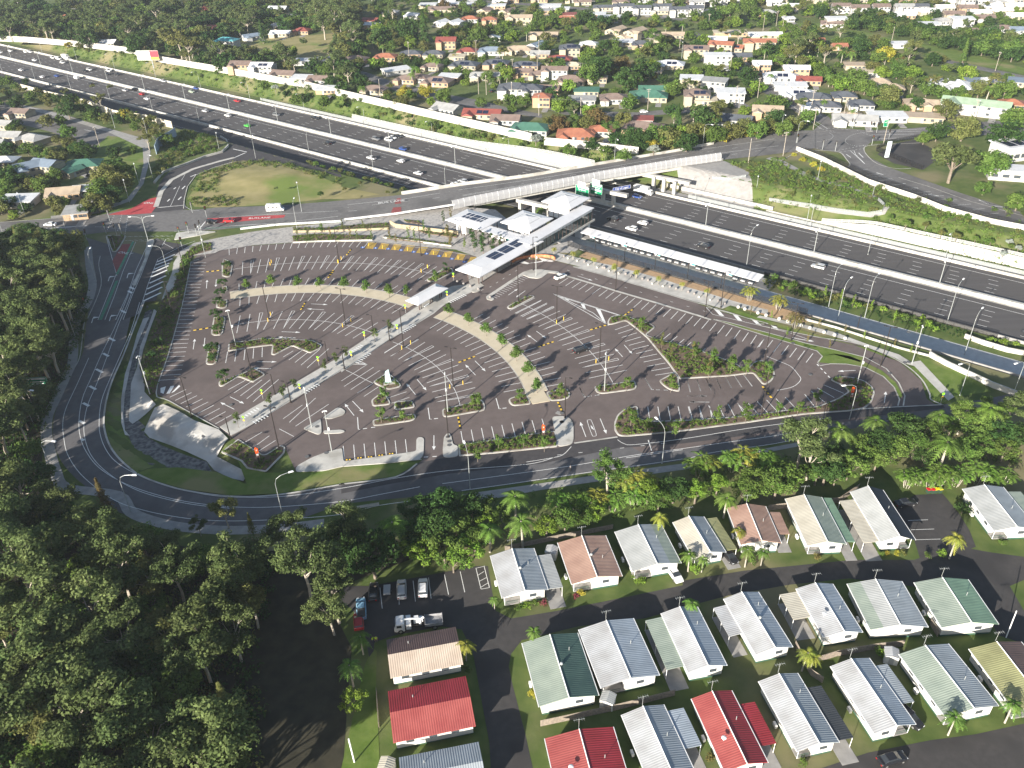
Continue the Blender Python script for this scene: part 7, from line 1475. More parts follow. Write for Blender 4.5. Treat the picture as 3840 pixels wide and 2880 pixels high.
houses('2', '95,578,hb2sc,13,10,-10 60,482,fw2,12,9,-12 210,498,fg2w,13,9,-25 315,568,fw2w,14,9,-10 150,622,fc,11,7,-10 555,682,gk2k,14,9,-15 345,742,gd,16,9,-25 90,292,gb2sc,15,9,-10 230,335,fw2w,16,8,-8 370,342,gd,14,9,-8 515,388,gw2k,10,8,-10 740,418,gw2k,14,8,-10 255,262,gt2c,15,8,-25 330,285,gts,13,8,-25 500,247,gt2c,20,8,-10 535,205,gw,22,8,-5 225,235,gwc,13,9,-15 640,470,hwsw,19,11,-12 820,492,grk,13,8,-15 700,528,fww,17,8,-8 745,578,hwsw,18,10,-12 '
 '850,602,hd,17,10,-12 925,655,hdw,15,10,-12 1160,645,hdw,12,9,-12 1050,592,hd,12,9,-12 1330,722,fww,17,9,-8 1120,742,gg,20,9,-15 1275,502,hk,11,8,-10 1355,542,hk,13,9,-15 1210,442,fc,12,8,-10 1120,398,fk,11,7,-10 1740,520,hww,20,12,-30 1800,545,hw,14,10,-30 1945,502,fus,15,9,-10 2200,502,fu,12,9,-30 1910,642,gp2w,30,10,-32 1540,640,hkk,14,10,-15 1650,645,gkk,14,8,-15 1570,728,fk,17,7,-18 2140,642,htk,11,9,-20 868,242,gt,10,7,-5 1020,275,gt,9,7,-5 310,190,fc,22,8,-5 835,660,fw,10,6,-10 1415,262,fww,11,7,-5 '
 '1000,100,fw2w,14,8,-5 975,132,gb,16,8,-15 1030,18,gb2w,13,9,-10 1150,28,gb2w,13,9,-10 1290,22,gb2w,12,9,-10 1440,22,gg2w,13,9,-10 1180,70,gw,16,9,-10 1300,92,gw,14,9,-10 1440,78,gw,14,9,-10 1600,52,gw,16,9,-10 1600,135,fw2w,12,9,-10 1690,115,hg,13,9,-10 1820,100,fw2w,14,9,-10 1760,70,gb,14,9,-10 1930,62,gw,14,9,-10 1755,178,hw,15,9,-10 1890,182,hb,13,9,-10 1850,208,fw,12,8,-10 2080,162,hb,14,9,-10 2190,172,gu,13,9,-10 2070,48,gw,14,9,-10 2160,82,gw,13,9,-10 1960,95,gb,13,9,-10 80,32,gd2w,13,9,-10 550,62,hg,13,9,-10 140,58,gd,12,8,-10 1540,20,gd2w,12,8,-10 1700,30,gw,13,9,-10 1850,30,gb,13,9,-10 2010,20,gw,13,9,-10 2150,20,gw,13,9,-10 690,100,fw,8,5,0 700,20,gw,12,8,-10 2000,500,hw,12,8,-20 1100,720,hk,9,7,-15 1620,170,gw,12,8,-10')
houses('2', ' '.join('%d,%d,%s,%d,9,-10' % (R.uniform(0, 2212), y, R.choice(['gw', 'gw', 'hg', 'gb', 'hb', 'gg2w']), R.choice([12, 14])) for y in (-8, -8, -22, -22, -22, -40, -40, -40, -60, -60, -60) for _ in range(4)))
houses('1', ' '.join('%d,%d,%s,%d,9,-10' % (R.uniform(0, 2212), y, R.choice(['gw', 'hg', 'gb', 'hb']), R.choice([12, 14])) for y in (-8, -22, -40, -60) for _ in range(6)))
# school building with solar roof at the right edge
t = thing('school_building', 'long white building with roof solar panels at the right edge', 'building', tuple(at('2', 2200, 1010, ZN)), radians(14)); m = MB(); m.box((0, 0, 3), (26, 11, 6)); m.build('wall', HW[1], t); m = MB(); m.box((0, 0, 6.2), (27.5, 12.5, .35)); m.build('roof', ROOF, t)
for k in range(5): m = MB(); m.box((-10+5*k, -1, 6.5), (4.2, 6, .12)); m.build('solar_panel', SOLAR, t)
for k in range(8): m = MB(); m.box((-11.5+3.2*k, -5.55, 2.4), (2.2, .1, 1.6)); m.build('window', HGL, t)
t = thing('school_building', 'long pale low building just below the solar roofed one at right', 'building', tuple(at('2', 2200, 1160, ZN)), radians(-18)); m = MB(); m.box((0, 0, 2), (26, 8, 4)); m.build('wall', HW[1], t); m = MB(); m.box((0, 0, 4.15), (27, 9.2, .3)); m.build('roof', ROOF, t)
for k in range(6): m = MB(); m.box((-11+4*k, -4.05, 2), (2.4, .1, 1.2)); m.build('window', HGL, t)
# ------------------------------------------------ vegetation
def leafm(name, c, c2, trans=.3, isl=.32, orr=.16): return mat(name, c, c2, scale=.35, rough=.85, obj_rand=orr, island=isl, trans=trans, spec=.08, detail=2)
LM_ = {'gum': leafm('leaf_gum', (.085, .12, .04), (.13, .165, .06)), 'dark': leafm('leaf_dark', (.035, .075, .02), (.06, .11, .03)), 'mid': leafm('leaf_mid', (.08, .145, .028), (.125, .19, .045)), 'lime': leafm('leaf_lime', (.14, .24, .03), (.20, .28, .05)), 'yellow': leafm('leaf_yellow', (.42, .36, .05), (.30, .30, .05)),
       'silver': leafm('leaf_silver', (.26, .30, .26), (.34, .37, .33)), 'brown': leafm('leaf_brown', (.16, .11, .045), (.12, .10, .04)), 'olive': leafm('leaf_olive', (.12, .14, .04), (.16, .165, .055)), 'palm': leafm('leaf_palm', (.10, .19, .03), (.16, .24, .06), .3), 'palmy': leafm('leaf_palm_yellow', (.28, .28, .05), (.2, .25, .05), .3), 'red': leafm('leaf_red', (.22, .05, .06), (.15, .05, .05)), 'shoot': leafm('leaf_shoot', (.20, .16, .06), (.12, .14, .04))}
BARK = mat('bark', (.16, .13, .10), (.24, .20, .16), scale=2, rough=.95); BARKW = mat('bark_pale', (.42, .37, .30), (.32, .28, .23), scale=2, rough=.9); PTR = mat('palm_trunk', (.40, .37, .31), (.30, .27, .22), scale=3, rough=.9)
def rv(): 
    while True:
        v = Vector((R.uniform(-1, 1), R.uniform(-1, 1), R.uniform(-1, 1)))
        if .05 < v.length < 1: return v.normalized()
def leaf(mb, c, n, s, asp=.55):
    a = Vector((0, 0, 1)) if abs(n.z) < .9 else Vector((1, 0, 0)); u = n.cross(a).normalized(); v = n.cross(u); t = R.uniform(0, 6.28); p = u*cos(t)+v*sin(t); q = (-u*sin(t)+v*cos(t))*asp
    i = len(mb.v); mb.v += [c-p*s, c-q*s, c+p*s, c+q*s]; mb.f.append((i, i+1, i+2, i+3)); mb.m.append(0)
def clump(mb, c, r, n, s, flat_=.8, shell=.55):
    for _ in range(n):
        d = rv(); k = r*(shell + (1-shell)*R.random()); p = c + Vector((d.x*k, d.y*k, d.z*k*flat_)); nn = (d + rv()*.9 + Vector((0, 0, .35))).normalized(); leaf(mb, p, nn, s*R.uniform(.65, 1.3))
CR = {}
def crown(kind, col, seed, q=1.0):
    """unit crown + trunk meshes: height 1 unit = real metres at nominal size"""
    key = (kind, col, seed, q)
    if key in CR: return CR[key]
    m = MB(); t = MB(); bark = BARK
    if kind == 'gum':      # nominal h 15
        bark = BARKW; h = 15; ends = []
        t.tube([(0, 0, 0), (.2, .1, 4), (R.uniform(-.5, .5), R.uniform(-.5, .5), 8.5)], .32, 7, r2=.2); base = t.v[-1]*1.0; b = Vector((0, 0, 8))
        for i in range(R.choice([6, 7, 8])):
            a = i*2*pi/7 + R.uniform(-.4, .4); rr = R.uniform(1.5, 4.6); e = Vector((cos(a)*rr, sin(a)*rr, R.uniform(10, 13.8) - rr*.35)); st_ = Vector((.1, .1, R.uniform(5, 8.3))); mid = st_.lerp(e, .5) + Vector((0, 0, -.5)) + rv()*.3; t.tube([st_, mid, e], .13, 5, r2=.05); ends.append(e)
            for _ in range(3): e2 = e + Vector((R.uniform(-1.6, 1.6), R.uniform(-1.6, 1.6), R.uniform(-1.2, 1.2))); t.tube([mid.lerp(e, .4), e2], .05, 4, r2=.02, cap=False); ends.append(e2)
        ends.append(Vector((0, 0, 13.8)))
        for e in ends: r = R.uniform(1.0, 1.75); clump(m, e, r, int(120*q*r), .25/sqrt(q), .75, .35)
    elif kind == 'dense':  # nominal h 10
        h = 10; t.tube([(0, 0, 0), (0, 0, 3), (.3, 0, 5.5)], .28, 6, r2=.15)
        for i in range(5): a = i*1.26; t.tube([(0, 0, 2.6), (cos(a)*2, sin(a)*2, 5.5)], .12, 4, r2=.05)
        for i in range(30):
            d = rv(); d.z = abs(d.z)*1.1 - .25; k = R.uniform(.6, 1.0); c = Vector((d.x*3.4*k, d.y*3.4*k, 5.6 + d.z*3.2*k)); r = R.uniform(.9, 1.5); clump(m, c, r, int(70*q*r), .27/sqrt(q), .8, .5)
    elif kind == 'bushy':   # h 8, leafy nearly to the ground
        h = 8; t.tube([(0, 0, 0), (0, 0, 4)], .25, 6, r2=.12)
        for i in range(34):
            d = rv(); k = R.uniform(.45, 1.0); c = Vector((d.x*3.7*k, d.y*3.7*k, 4.2 + d.z*3.1*k)); r = R.uniform(.9, 1.7); clump(m, c, r, int(75*q*r), .28/sqrt(q), .85, .5)
    elif kind == 'spread':  # flat topped, h 7
        h = 7; t.tube([(0, 0, 0), (0, 0, 2.2)], .2, 6, r2=.13)
        for i in range(6): a = i*1.05; t.tube([(0, 0, 2), (cos(a)*2, sin(a)*2, 4.4)], .08, 4, r2=.03)
        for i in range(20):
            a = R.uniform(0, 6.28); k = sqrt(R.random())*3.0; c = Vector((cos(a)*k, sin(a)*k, 5.1 - k*k*.12 + R.uniform(-.5, .8))); r = R.uniform(.6, 1.15); clump(m, c, r, int(85*q*r), .24/sqrt(q), .65, .4)
    elif kind == 'conifer':  # h 12
        h = 12; t.tube([(0, 0, 0), (0, 0, 11.5)], .2, 6, r2=.04)
        for i in range(int(1300*q)):
            z = R.uniform(1.0, 12)**1.0; a = R.uniform(0, 6.28); rr = (1-(z/12.3)**1.3)*2.5*R.uniform(.45, 1.05)*(.75+.25*sin(z*3+a*2)); leaf(m, Vector((cos(a)*rr, sin(a)*rr, z)), (Vector((cos(a), sin(a), .9))+rv()*.5).normalized(), R.uniform(.2, .42)/sqrt(q), .4)
    elif kind == 'palm':    # h 9 to the crown
        h = 9; bark = PTR; lx = R.uniform(-.4, .4); t.tube([(0, 0, 0), (lx*.3, 0, 3), (lx, 0, 6.3)], .24, 8, r2=.15); t.tube([(lx, 0, 6.2), (lx, 0, 7.3)], .19, 6, r2=.1)
        for i in range(17):
            a = i*2.4 + R.uniform(-.2, .2); up = R.uniform(.15, 1.1) if i < 12 else R.uniform(-.35, .1); L = R.uniform(2.5, 3.2); dv = Vector((cos(a), sin(a), 0)); sd_ = Vector((-sin(a), cos(a), 0)); pr = None
            for k in range(12):
                f = (k+1)/12; p = Vector((lx, 0, 7.2)) + dv*(L*f*(.9 if up > .8 else 1)) + Vector((0, 0, up*L*f*1.1 - 2.2*f*f*(1+abs(up))*.85)); wdt = .75*sin(pi*min(1, f*.85+.12))+.1
                if pr is not None:
                    for s in (-1, 1):
                        tip = p*.4+pr*.6 + sd_*s*wdt + dv*.28 + Vector((0, 0, -.28-.25*R.random())); i0 = len(m.v); m.v += [pr, p.lerp(pr, .3), tip]; m.f.append((i0, i0+1, i0+2)); m.m.append(0)
                        pr2 = pr.lerp(p, .5); tip2 = pr2 + sd_*s*wdt*.95 + dv*.25 + Vector((0, 0, -.3)); i0 = len(m.v); m.v += [pr2, p, tip2]; m.f.append((i0, i0+1, i0+2)); m.m.append(0)
                pr = p
    elif kind == 'cane':    # clumping palm h 5
        h = 5; bark = PTR
        for j in range(7):
            a0 = j*.9; bx, by = cos(a0)*.5, sin(a0)*.5; tx, ty, tz = cos(a0)*1.1, sin(a0)*1.1, R.uniform(2.6, 3.8); t.tube([(bx, by, 0), (tx, ty, tz)], .07, 4)
            for i in range(6):
                a = i*1.05 + R.uniform(-.3, .3); dv = Vector((cos(a), sin(a), 0)); sd_ = Vector((-sin(a), cos(a), 0)); pr = None; L = R.uniform(1.5, 2.1)
                for k in range(8):
                    f = (k+1)/8; p = Vector((tx, ty, tz)) + dv*L*f + Vector((0, 0, 1.3*f - 1.7*f*f))
                    if pr is not None:
                        for s in (-1, 1): i0 = len(m.v); m.v += [pr, p, p*.5+pr*.5 + sd_*s*.42 + dv*.2 + Vector((0, 0, -.2))]; m.f.append((i0, i0+1, i0+2)); m.m.append(0)
                    pr = p
    elif kind == 'sapling':  # h 4.7
        h = 4.7; t.tube([(0, 0, 0), (0, 0, 3.6)], .06, 5, r2=.03)
        for c, r in (((0, 0, 2.5), 1.25), ((.5, .3, 2.2), 1.0), ((-.6, -.2, 2.7), .95), ((.05, 0, 4.0), .8), ((0, .1, 3.3), .7)): clump(m, Vector(c), r, int(120*r), .22, .8, .25)
        for i in range(5): a = i*1.3; t.tube([(0, 0, 1.7), (cos(a)*.7, sin(a)*.7, 2.6)], .025, 3, cap=False)
    elif kind == 'slender':  # h 6
        h = 6; t.tube([(0, 0, 0), (0, 0, 5)], .06, 5, r2=.02)
        for i in range(9): c = Vector((R.uniform(-.35, .35), R.uniform(-.35, .35), 1.6+.5*i)); r = .75-.05*i; clump(m, c, max(.3, r), int(38*r+8), .19, .8, .2)
    elif kind == 'youngtree':  # h 5, leafy, airy
        h = 5; t.tube([(0, 0, 0), (.05, 0, 3.5)], .06, 5, r2=.02)
        for i in range(10): a = R.uniform(0, 6.28); k = R.uniform(.1, .95); c = Vector((cos(a)*k, sin(a)*k, R.uniform(1.8, 4.5))); t.tube([(0, 0, c.z*.6), c], .02, 3, cap=False); clump(m, c, R.uniform(.5, .8), 52, .19, .8, .2)
    elif kind == 'shrub':    # h 2
        h = 2; t.tube([(0, 0, 0), (0, 0, 1)], .06, 4)
        for i in range(9): a = R.uniform(0, 6.28); k = R.uniform(.1, 1.1); clump(m, Vector((cos(a)*k, sin(a)*k, R.uniform(.5, 1.4))), R.uniform(.4, .75), int(34*q), .17/sqrt(q), .8, .4)
    elif kind == 'bare':
        h = 8; t.tube([(0, 0, 0), (0, .2, 4.5)], .18, 6, r2=.1)
        for i in range(9):
            a = i*.7; e = Vector((cos(a)*2.4, sin(a)*2.4, R.uniform(5.5, 8))); t.tube([(0, .1, R.uniform(2.5, 4.4)), e*.6+Vector((0, 0, 2.2)), e], .06, 4, r2=.02)
            for _ in range(3): t.tube([e*.8+Vector((0, 0, 1.2)), e+rv()*.9], .025, 3, cap=False)
        clump(m, Vector((0, 0, 6)), 1.8, 40, .14)
    me = []
    for mb_, mm, nm in ((m, LM_[col], 'crown'), (t, bark, 'trunk')):
        d = bpy.data.meshes.new(nm); d.from_pydata([tuple(v) for v in mb_.v], [], mb_.f); d.materials.append(mm); d.update(); me.append(d)
    CR[key] = (me[0], me[1], h); return CR[key]
TN = {'gum': ('eucalyptus_tree', 'tree'), 'dense': ('broadleaf_tree', 'tree'), 'bushy': ('leafy_tree', 'tree'), 'spread': ('spreading_tree', 'tree'), 'conifer': ('conifer_tree', 'tree'), 'palm': ('palm_tree', 'palm'), 'cane': ('cane_palm', 'palm'), 'sapling': ('young_tree', 'tree'), 'slender': ('slender_tree', 'tree'), 'youngtree': ('young_tree', 'tree'), 'shrub': ('shrub', 'shrub'), 'bare': ('bare_tree', 'tree')}
LOOK = {'gum': 'gum tree', 'dense': 'round tree', 'bushy': 'leafy tree', 'spread': 'spreading tree', 'conifer': 'pointed conifer', 'palm': 'tall palm', 'cane': 'cane palm clump', 'sapling': 'young tree', 'slender': 'slim young tree', 'youngtree': 'airy young tree', 'shrub': 'shrub', 'bare': 'bare tree'}
CN = {'gum': '', 'dark': 'dark green ', 'mid': 'mid green ', 'lime': 'lime green ', 'yellow': 'yellow flowering ', 'silver': 'silver ', 'brown': 'brownish ', 'olive': 'olive ', 'palm': '', 'palmy': 'yellowing ', 'red': 'reddish ', 'shoot': 'rust tinted '}
NT = [0]
REQ = {}
def tree(kind, col, p, h, place, group=None, wid=1.0, q=1.0, nseed=3):
    REQ.setdefault(kind, []).append((h*wid/(Vector(p)-Vector((0, 0, CAM_H))).length, (kind, col, p, h, place, group, wid, q, nseed)))
def build_trees():
    import numpy as np
    for kind, L in REQ.items():
        L.sort(key=lambda a: -a[0])
        for _, a in L[:290]: tree_now(*a)
        rest = L[290:]
        if not rest: continue
        cols = sorted(set(a[1][1] for a in rest)); V = []; mi = []
        for _, (k_, col, p, h, pl, g, wid, q, ns) in rest:
            d, tr, h0 = crown(k_, col, R.randrange(ns), .3); key = d.name
            if key not in VC: b = np.empty(len(d.vertices)*3, 'f'); d.vertices.foreach_get('co', b); VC[key] = b.reshape(-1, 3)
            v = VC[key]; s = h/h0; c_, s_ = cos(h*9), sin(h*9); x = (v[:, 0]*c_-v[:, 1]*s_)*s*wid+p[0]; y = (v[:, 0]*s_+v[:, 1]*c_)*s*wid+p[1]; V.append(np.stack([x, y, v[:, 2]*s+p[2]], 1)); mi.append(np.full(len(v)//4, cols.index(col), 'i'))
        V = np.concatenate(V); mi = np.concatenate(mi); n = len(mi); me = bpy.data.meshes.new('distant_trees'); me.vertices.add(n*4); me.vertices.foreach_set('co', V.ravel()); me.loops.add(n*4); me.loops.foreach_set('vertex_index', np.arange(n*4, dtype='i')); me.polygons.add(n); me.polygons.foreach_set('loop_start', np.arange(0, n*4, 4, dtype='i')); me.polygons.foreach_set('material_index', mi)
        for c in cols: me.materials.append(LM_[c])
        me.update(calc_edges=True); o = bpy.data.objects.new('distant_trees', me); C.objects.link(o); o['kind'] = 'stuff'; print('merged', kind, len(rest))
VC = {}
def tree_now(kind, col, p, h, place, group=None, wid=1.0, q=1.0, nseed=3):
    cr, tr, h0 = crown(kind, col, R.randrange(nseed), q); nm, cat = TN[kind]; s = h/h0
    t = thing(nm, '', cat, tuple(p), R.uniform(0, 6.28)); t.scale = (s*wid, s*wid, s)
    for d, n_ in ((cr, 'crown'), (tr, 'trunk')): o = bpy.data.objects.new(n_, d); C.objects.link(o); o.parent = t
    later(t, CN[col]+LOOK[kind], place, group or place_group(kind, place)); NT[0] += 1; return t
def place_group(kind, place): return {'palm': 'palms', 'cane': 'palms', 'shrub': 'shrubs'}.get(kind, 'trees') + ' ' + place
def tr_at(kind, col, sh, x, y, h, place, z0=0.0, base=False, **k):
    """x,y: picture point of the crown centre (or of the trunk base)"""
    p = at(sh, x, y, z0 + (0 if base else h*{'palm': .85, 'shrub': .4, 'cane': .6}.get(kind, .66))); return tree(kind, col, (p.x, p.y, z0 if z0 != 'T' else 0), h, place, **k)
def dpx(p):   # place -> survey D units
    a, b = scr(p); return a*2212/3840, b*2212/3840
def okd(p, P): return inpoly(dpx(p), P)
def grid(poly_w, step, jit=.42):
    xs = [q[0] for q in poly_w]; ys = [q[1] for q in poly_w]; y = min(ys)
    while y < max(ys):
        x = min(xs)
        while x < max(xs):
            p = (x+R.uniform(-jit, jit)*step, y+R.uniform(-jit, jit)*step)
            if inpoly(p, poly_w): yield p
            x += step
        y += step*.9
# --- the forest at lower left: crowns must stay inside the outline seen in the photo
FOR = nums('-260,505 0,497 45,480 110,500 150,530 178,590 188,660 176,720 140,800 100,880 82,960 105,1030 160,1090 250,1125 330,1150 420,1168 520,1172 590,1165 600,1215 575,1290 555,1400 565,1500 555,1700 540,1900 -260,1900')
FW = [(-215, 330), (-150, 300), (-118, 262), (-112, 215), (-98, 165), (-75, 140), (-45, 128), (-34, 100), (-30, 58), (-95, 40), (-200, 90)]
nf = 0
for p in grid(FW, 6.4):
    d = hypot(*p); k = R.random(); kind, col, h = (('gum', 'gum', R.uniform(11, 17)) if k < .52 else ('dense', 'dark', R.uniform(8, 12)) if k < .70 else ('gum', 'olive', R.uniform(10, 15)) if k < .8 else ('dense', 'mid', R.uniform(7, 11)) if k < .93 else ('conifer', 'olive', R.uniform(8, 12)))
    for _ in range(5):
        if okd((p[0], p[1], h*.95), FOR) and okd((p[0]+2.8, p[1], h*.7), FOR) and okd((p[0], p[1], 2), FOR): break
        h *= .78
    else: continue
    if h < 4.5 or not okd((p[0]+1.5, p[1]-1.5, 1), FOR): continue
    q_ = dpx((p[0], p[1], h*.7))
    if q_[0] < -130 or q_[1] > 1830: continue
    pl = 'in the upper lower-left forest' if q_[1] < 900 else 'in the middle lower-left forest' if q_[1] < 1300 else 'in the bottom left forest'
    tree(kind, col, (p[0], p[1], 0), h, pl, 'trees of the lower left forest', nseed=4, wid=R.uniform(1.1, 1.4)); nf += 1
SH_ = 'by the ring road bend at lower left'
for kd, c, sh, x, y, h in [('conifer', 'brown', '3', 650, 1530, 11), ('gum', 'olive', '3', 1450, 1640, 8), ('conifer', 'olive', '6', 1615, 50, 6), ('gum', 'gum', '6', 1880, 100, 13), ('gum', 'gum', '6', 1960, 330, 17), ('gum', 'gum', '6', 2150, 480, 15), ('gum', 'gum', '6', 2130, 620, 11), ('gum', 'gum', '6', 1280, 80, 5), ('gum', 'gum', '6', 1560, 430, 13), ('gum', 'olive', '6', 1620, 560, 12), ('gum', 'gum', '6', 1500, 760, 13)]: tr_at(kd, c, sh, x, y, h, SH_)
# undergrowth in the forest: uncountable
def scatter_stuff(name, m_, polys, dens, r, n, s, zf=0.0, excl=None, flat_=.6):
    # excl: outline in the photo the clumps must stay within
    mb = MB()
    for P, dd in polys:
        xs = [q[0] for q in P]; ys = [q[1] for q in P]; A = abs(sum(P[i-1][0]*P[i][1]-P[i][0]*P[i-1][1] for i in range(len(P))))/2; N = int(A*dens*dd)
        k = 0; tries = 0
        while k < N and tries < N*12:
            tries += 1; x, y = R.uniform(min(xs), max(xs)), R.uniform(min(ys), max(ys))
            if not inpoly((x, y), P) or (excl and not okd((x, y, 1.5), excl)): continue
            k += 1; rr = r*R.uniform(.6, 1.35); z = zf(x, y) if callable(zf) else zf; clump(mb, Vector((x, y, z + rr*.35)), rr, n, s, flat_, .2)
    o = mb.build(name, m_); o['kind'] = 'stuff'; return o
UW = [(-160, 290), (-120, 262), (-114, 215), (-100, 165), (-77, 142), (-47, 129), (-36, 100), (-30, 70), (-110, 60)]
scatter_stuff('undergrowth', LM_['dark'], [(UW, 1)], .20, 1.6, 26, .32, 0, FOR); scatter_stuff('undergrowth', LM_['olive'], [(UW, 1)], .05, 1.6, 26, .30, 0, FOR)
bedp = [([(q[0], q[1]) for q in P], d) for P, d, z in BEDS]
scatter_stuff('ground_cover', LM_['mid'], bedp, 1.0, .5, 20, .17, .34); scatter_stuff('ground_cover', LM_['olive'], bedp, .13, .5, 16, .16, .32); scatter_stuff('ground_cover', LM_['lime'], bedp, .09, .45, 16, .15, .34)
# --- car park trees
CP = 'on the tan path'
for q in nums('1120,523 1320,613 1503,720 1667,842 1815,980 1937,1137 2030,1310 263,275 500,318 40,245'): tr_at('sapling', 'mid', 'a', *q, R.uniform(4.5, 5.1), CP, .17, True, group='young trees along the tan path', nseed=4, wid=1.25)
for q in nums('1605,225 1765,205 1935,212 2080,215'): tr_at('sapling', 'mid', '3', *q, R.uniform(4.3, 4.9), CP, .17, True, group='young trees along the tan path', nseed=4, wid=1.25)
tr_at('sapling', 'mid', 'a', 680, 318, 4.6, CP, .17, True, group='young trees along the tan path')
WT = 'beside the diagonal walkway'
for sh, s in (('a', '510,685 350,780 62,960'), ('3', '2110,752 2182,710 1912,880 1838,930 1755,978 1547,1112')):
    for q in nums(s): tr_at('youngtree', 'gum', sh, *q, R.uniform(4.2, 4.8), WT, .17, True, group='young trees along the walkway')
IT = 'in a car park island'
for sh, s, kd, c, h in (('a', '975,95 1365,1360 1410,1345 1850,1300 400,1490 640,1500 445,1280', 'youngtree', 'mid', 5), ('b', '745,1180 1215,1180 55,1260 905,560 2000,1010 1650,920 1470,850 1605,1060 1840,990', 'youngtree', 'mid', 5), ('b', '1118,730 1212,840', 'slender', 'olive', 5.5), ('3', '1470,50 1435,165 1425,225 1412,285 1395,365 1410,460 1370,580 1385,650 1445,760', 'spread', 'dark', 4), ('5', '565,710 95,580 205,630 325,660 235,1010 420,990 630,960 755,965 880,900', 'youngtree', 'mid', 5.5), ('4', '1880,1020 1990,1060 2170,1100 1015,1180 1180,1175 1315,1190 880,1260', 'youngtree', 'mid', 5), ('w', '195,50', 'youngtree', 'mid', 5), ('e', '85,1060 190,985', 'youngtree', 'dark', 4.5), ('5', '70,590 180,690 170,710', 'slender', 'shoot', 5)):
    for q in nums(s): tr_at(kd, c, sh, *q, h*R.uniform(.85, 1.15), IT, .2, group='young trees in the planted islands', nseed=4)
LT = 'at the car park left edge'
for q in nums('1080,360 1060,440 1020,560 985,640 960,740 1020,760 990,830 1130,250 1160,130 1200,40'): tr_at(R.choice(['shrub', 'shrub', 'youngtree']), R.choice(['dark', 'mid']), '3', *q, R.uniform(2, 3.2), LT, .1)
TP = 'in the rows above the car park'
for q in nums('20,75 100,85 160,115 262,85 405,85 455,108 560,95 350,28 500,25 200,45 735,130 870,95'): tr_at('slender', R.choice(['olive', 'mid', 'shoot']), 'w', *q, R.uniform(4, 5.5), TP, .2, group='slim trees above the car park')
for q in nums('690,85 825,90 980,95 1110,75 1135,125 940,40'): tr_at('slender', R.choice(['shoot', 'mid']), 'w', *q, R.uniform(5, 6.5), TP, .2, group='slim trees above the car park')
PZ = 'on the station plaza'
for x, y, h in ((500, 1250, 4), (700, 1170, 8), (660, 1080, 7), (890, 1230, 8), (850, 1120, 7), (1070, 1200, 8), (1260, 1215, 6)): tr_at('slender', 'dark' if h > 5 else 'lime', 'p', x, y, h, PZ, .1, wid=1.35)
for x, y in ((60, 690), (220, 640), (170, 1000), (200, 1180), (130, 990)): tr_at('slender', R.choice(['shoot', 'mid', 'dark']), 'p', x, y, 5.5, 'left of the station pavilion', .2)
tr_at('palm', 'palm', 'q', 415, 560, 8, 'between the two square pavilions of the station', -4)
BP = 'on the paved strip beside the bus road'
for sh, s in (('e', '1322,815 1520,860 1735,920 1955,985 2180,1050'), ('b', '615,10 845,60 1080,120 1325,180 1580,250')):
    for q in nums(s): tr_at('cane', 'palmy', sh, q[0], q[1], 3.6, BP, .1, wid=.55)
for x, y, c in ((440, 225, 'palmy'), (628, 285, 'palmy'), (735, 400, 'shoot')): tr_at('cane', c, '5', x, y, 5.5, 'by the bus road fence', .1)
for q in nums('445,340 580,370 680,480 815,520 957,560 890,420 1058,460 1180,500 1380,550 1485,590'): tr_at('slender', R.choice(['shoot', 'lime']), '5', *q, 3.2, 'on the narrow right verge', .1)
MP = 'between bus road and motorway'
for q in nums('545,170 600,180 690,200 770,235 840,255 590,140 720,190 1000,265 1060,310 1130,320 1210,330 1300,345 1390,385 1450,400 1520,430 1600,440 1640,470 1560,400 2080,560 2160,570 2000,540 660,175 640,210 810,230 880,290 950,280'): tr_at('shrub', R.choice(['mid', 'lime', 'olive']), '5', *q, R.uniform(1.8, 2.8), MP, -4.9)
for q in nums('928,215 1035,240 1110,275 1230,310 1380,375 1530,440'): tr_at('slender', 'lime', '5', *q, 4.5, MP, -4.9)
scatter_stuff('ground_cover', LM_['dark'], [([tuple(mw(s, t)[:2]) for s, t in ((64, -33.5), (64, -25.5), (138, -25.5), (138, -31.5))], 1)], .5, .6, 16, .2, -4.8)
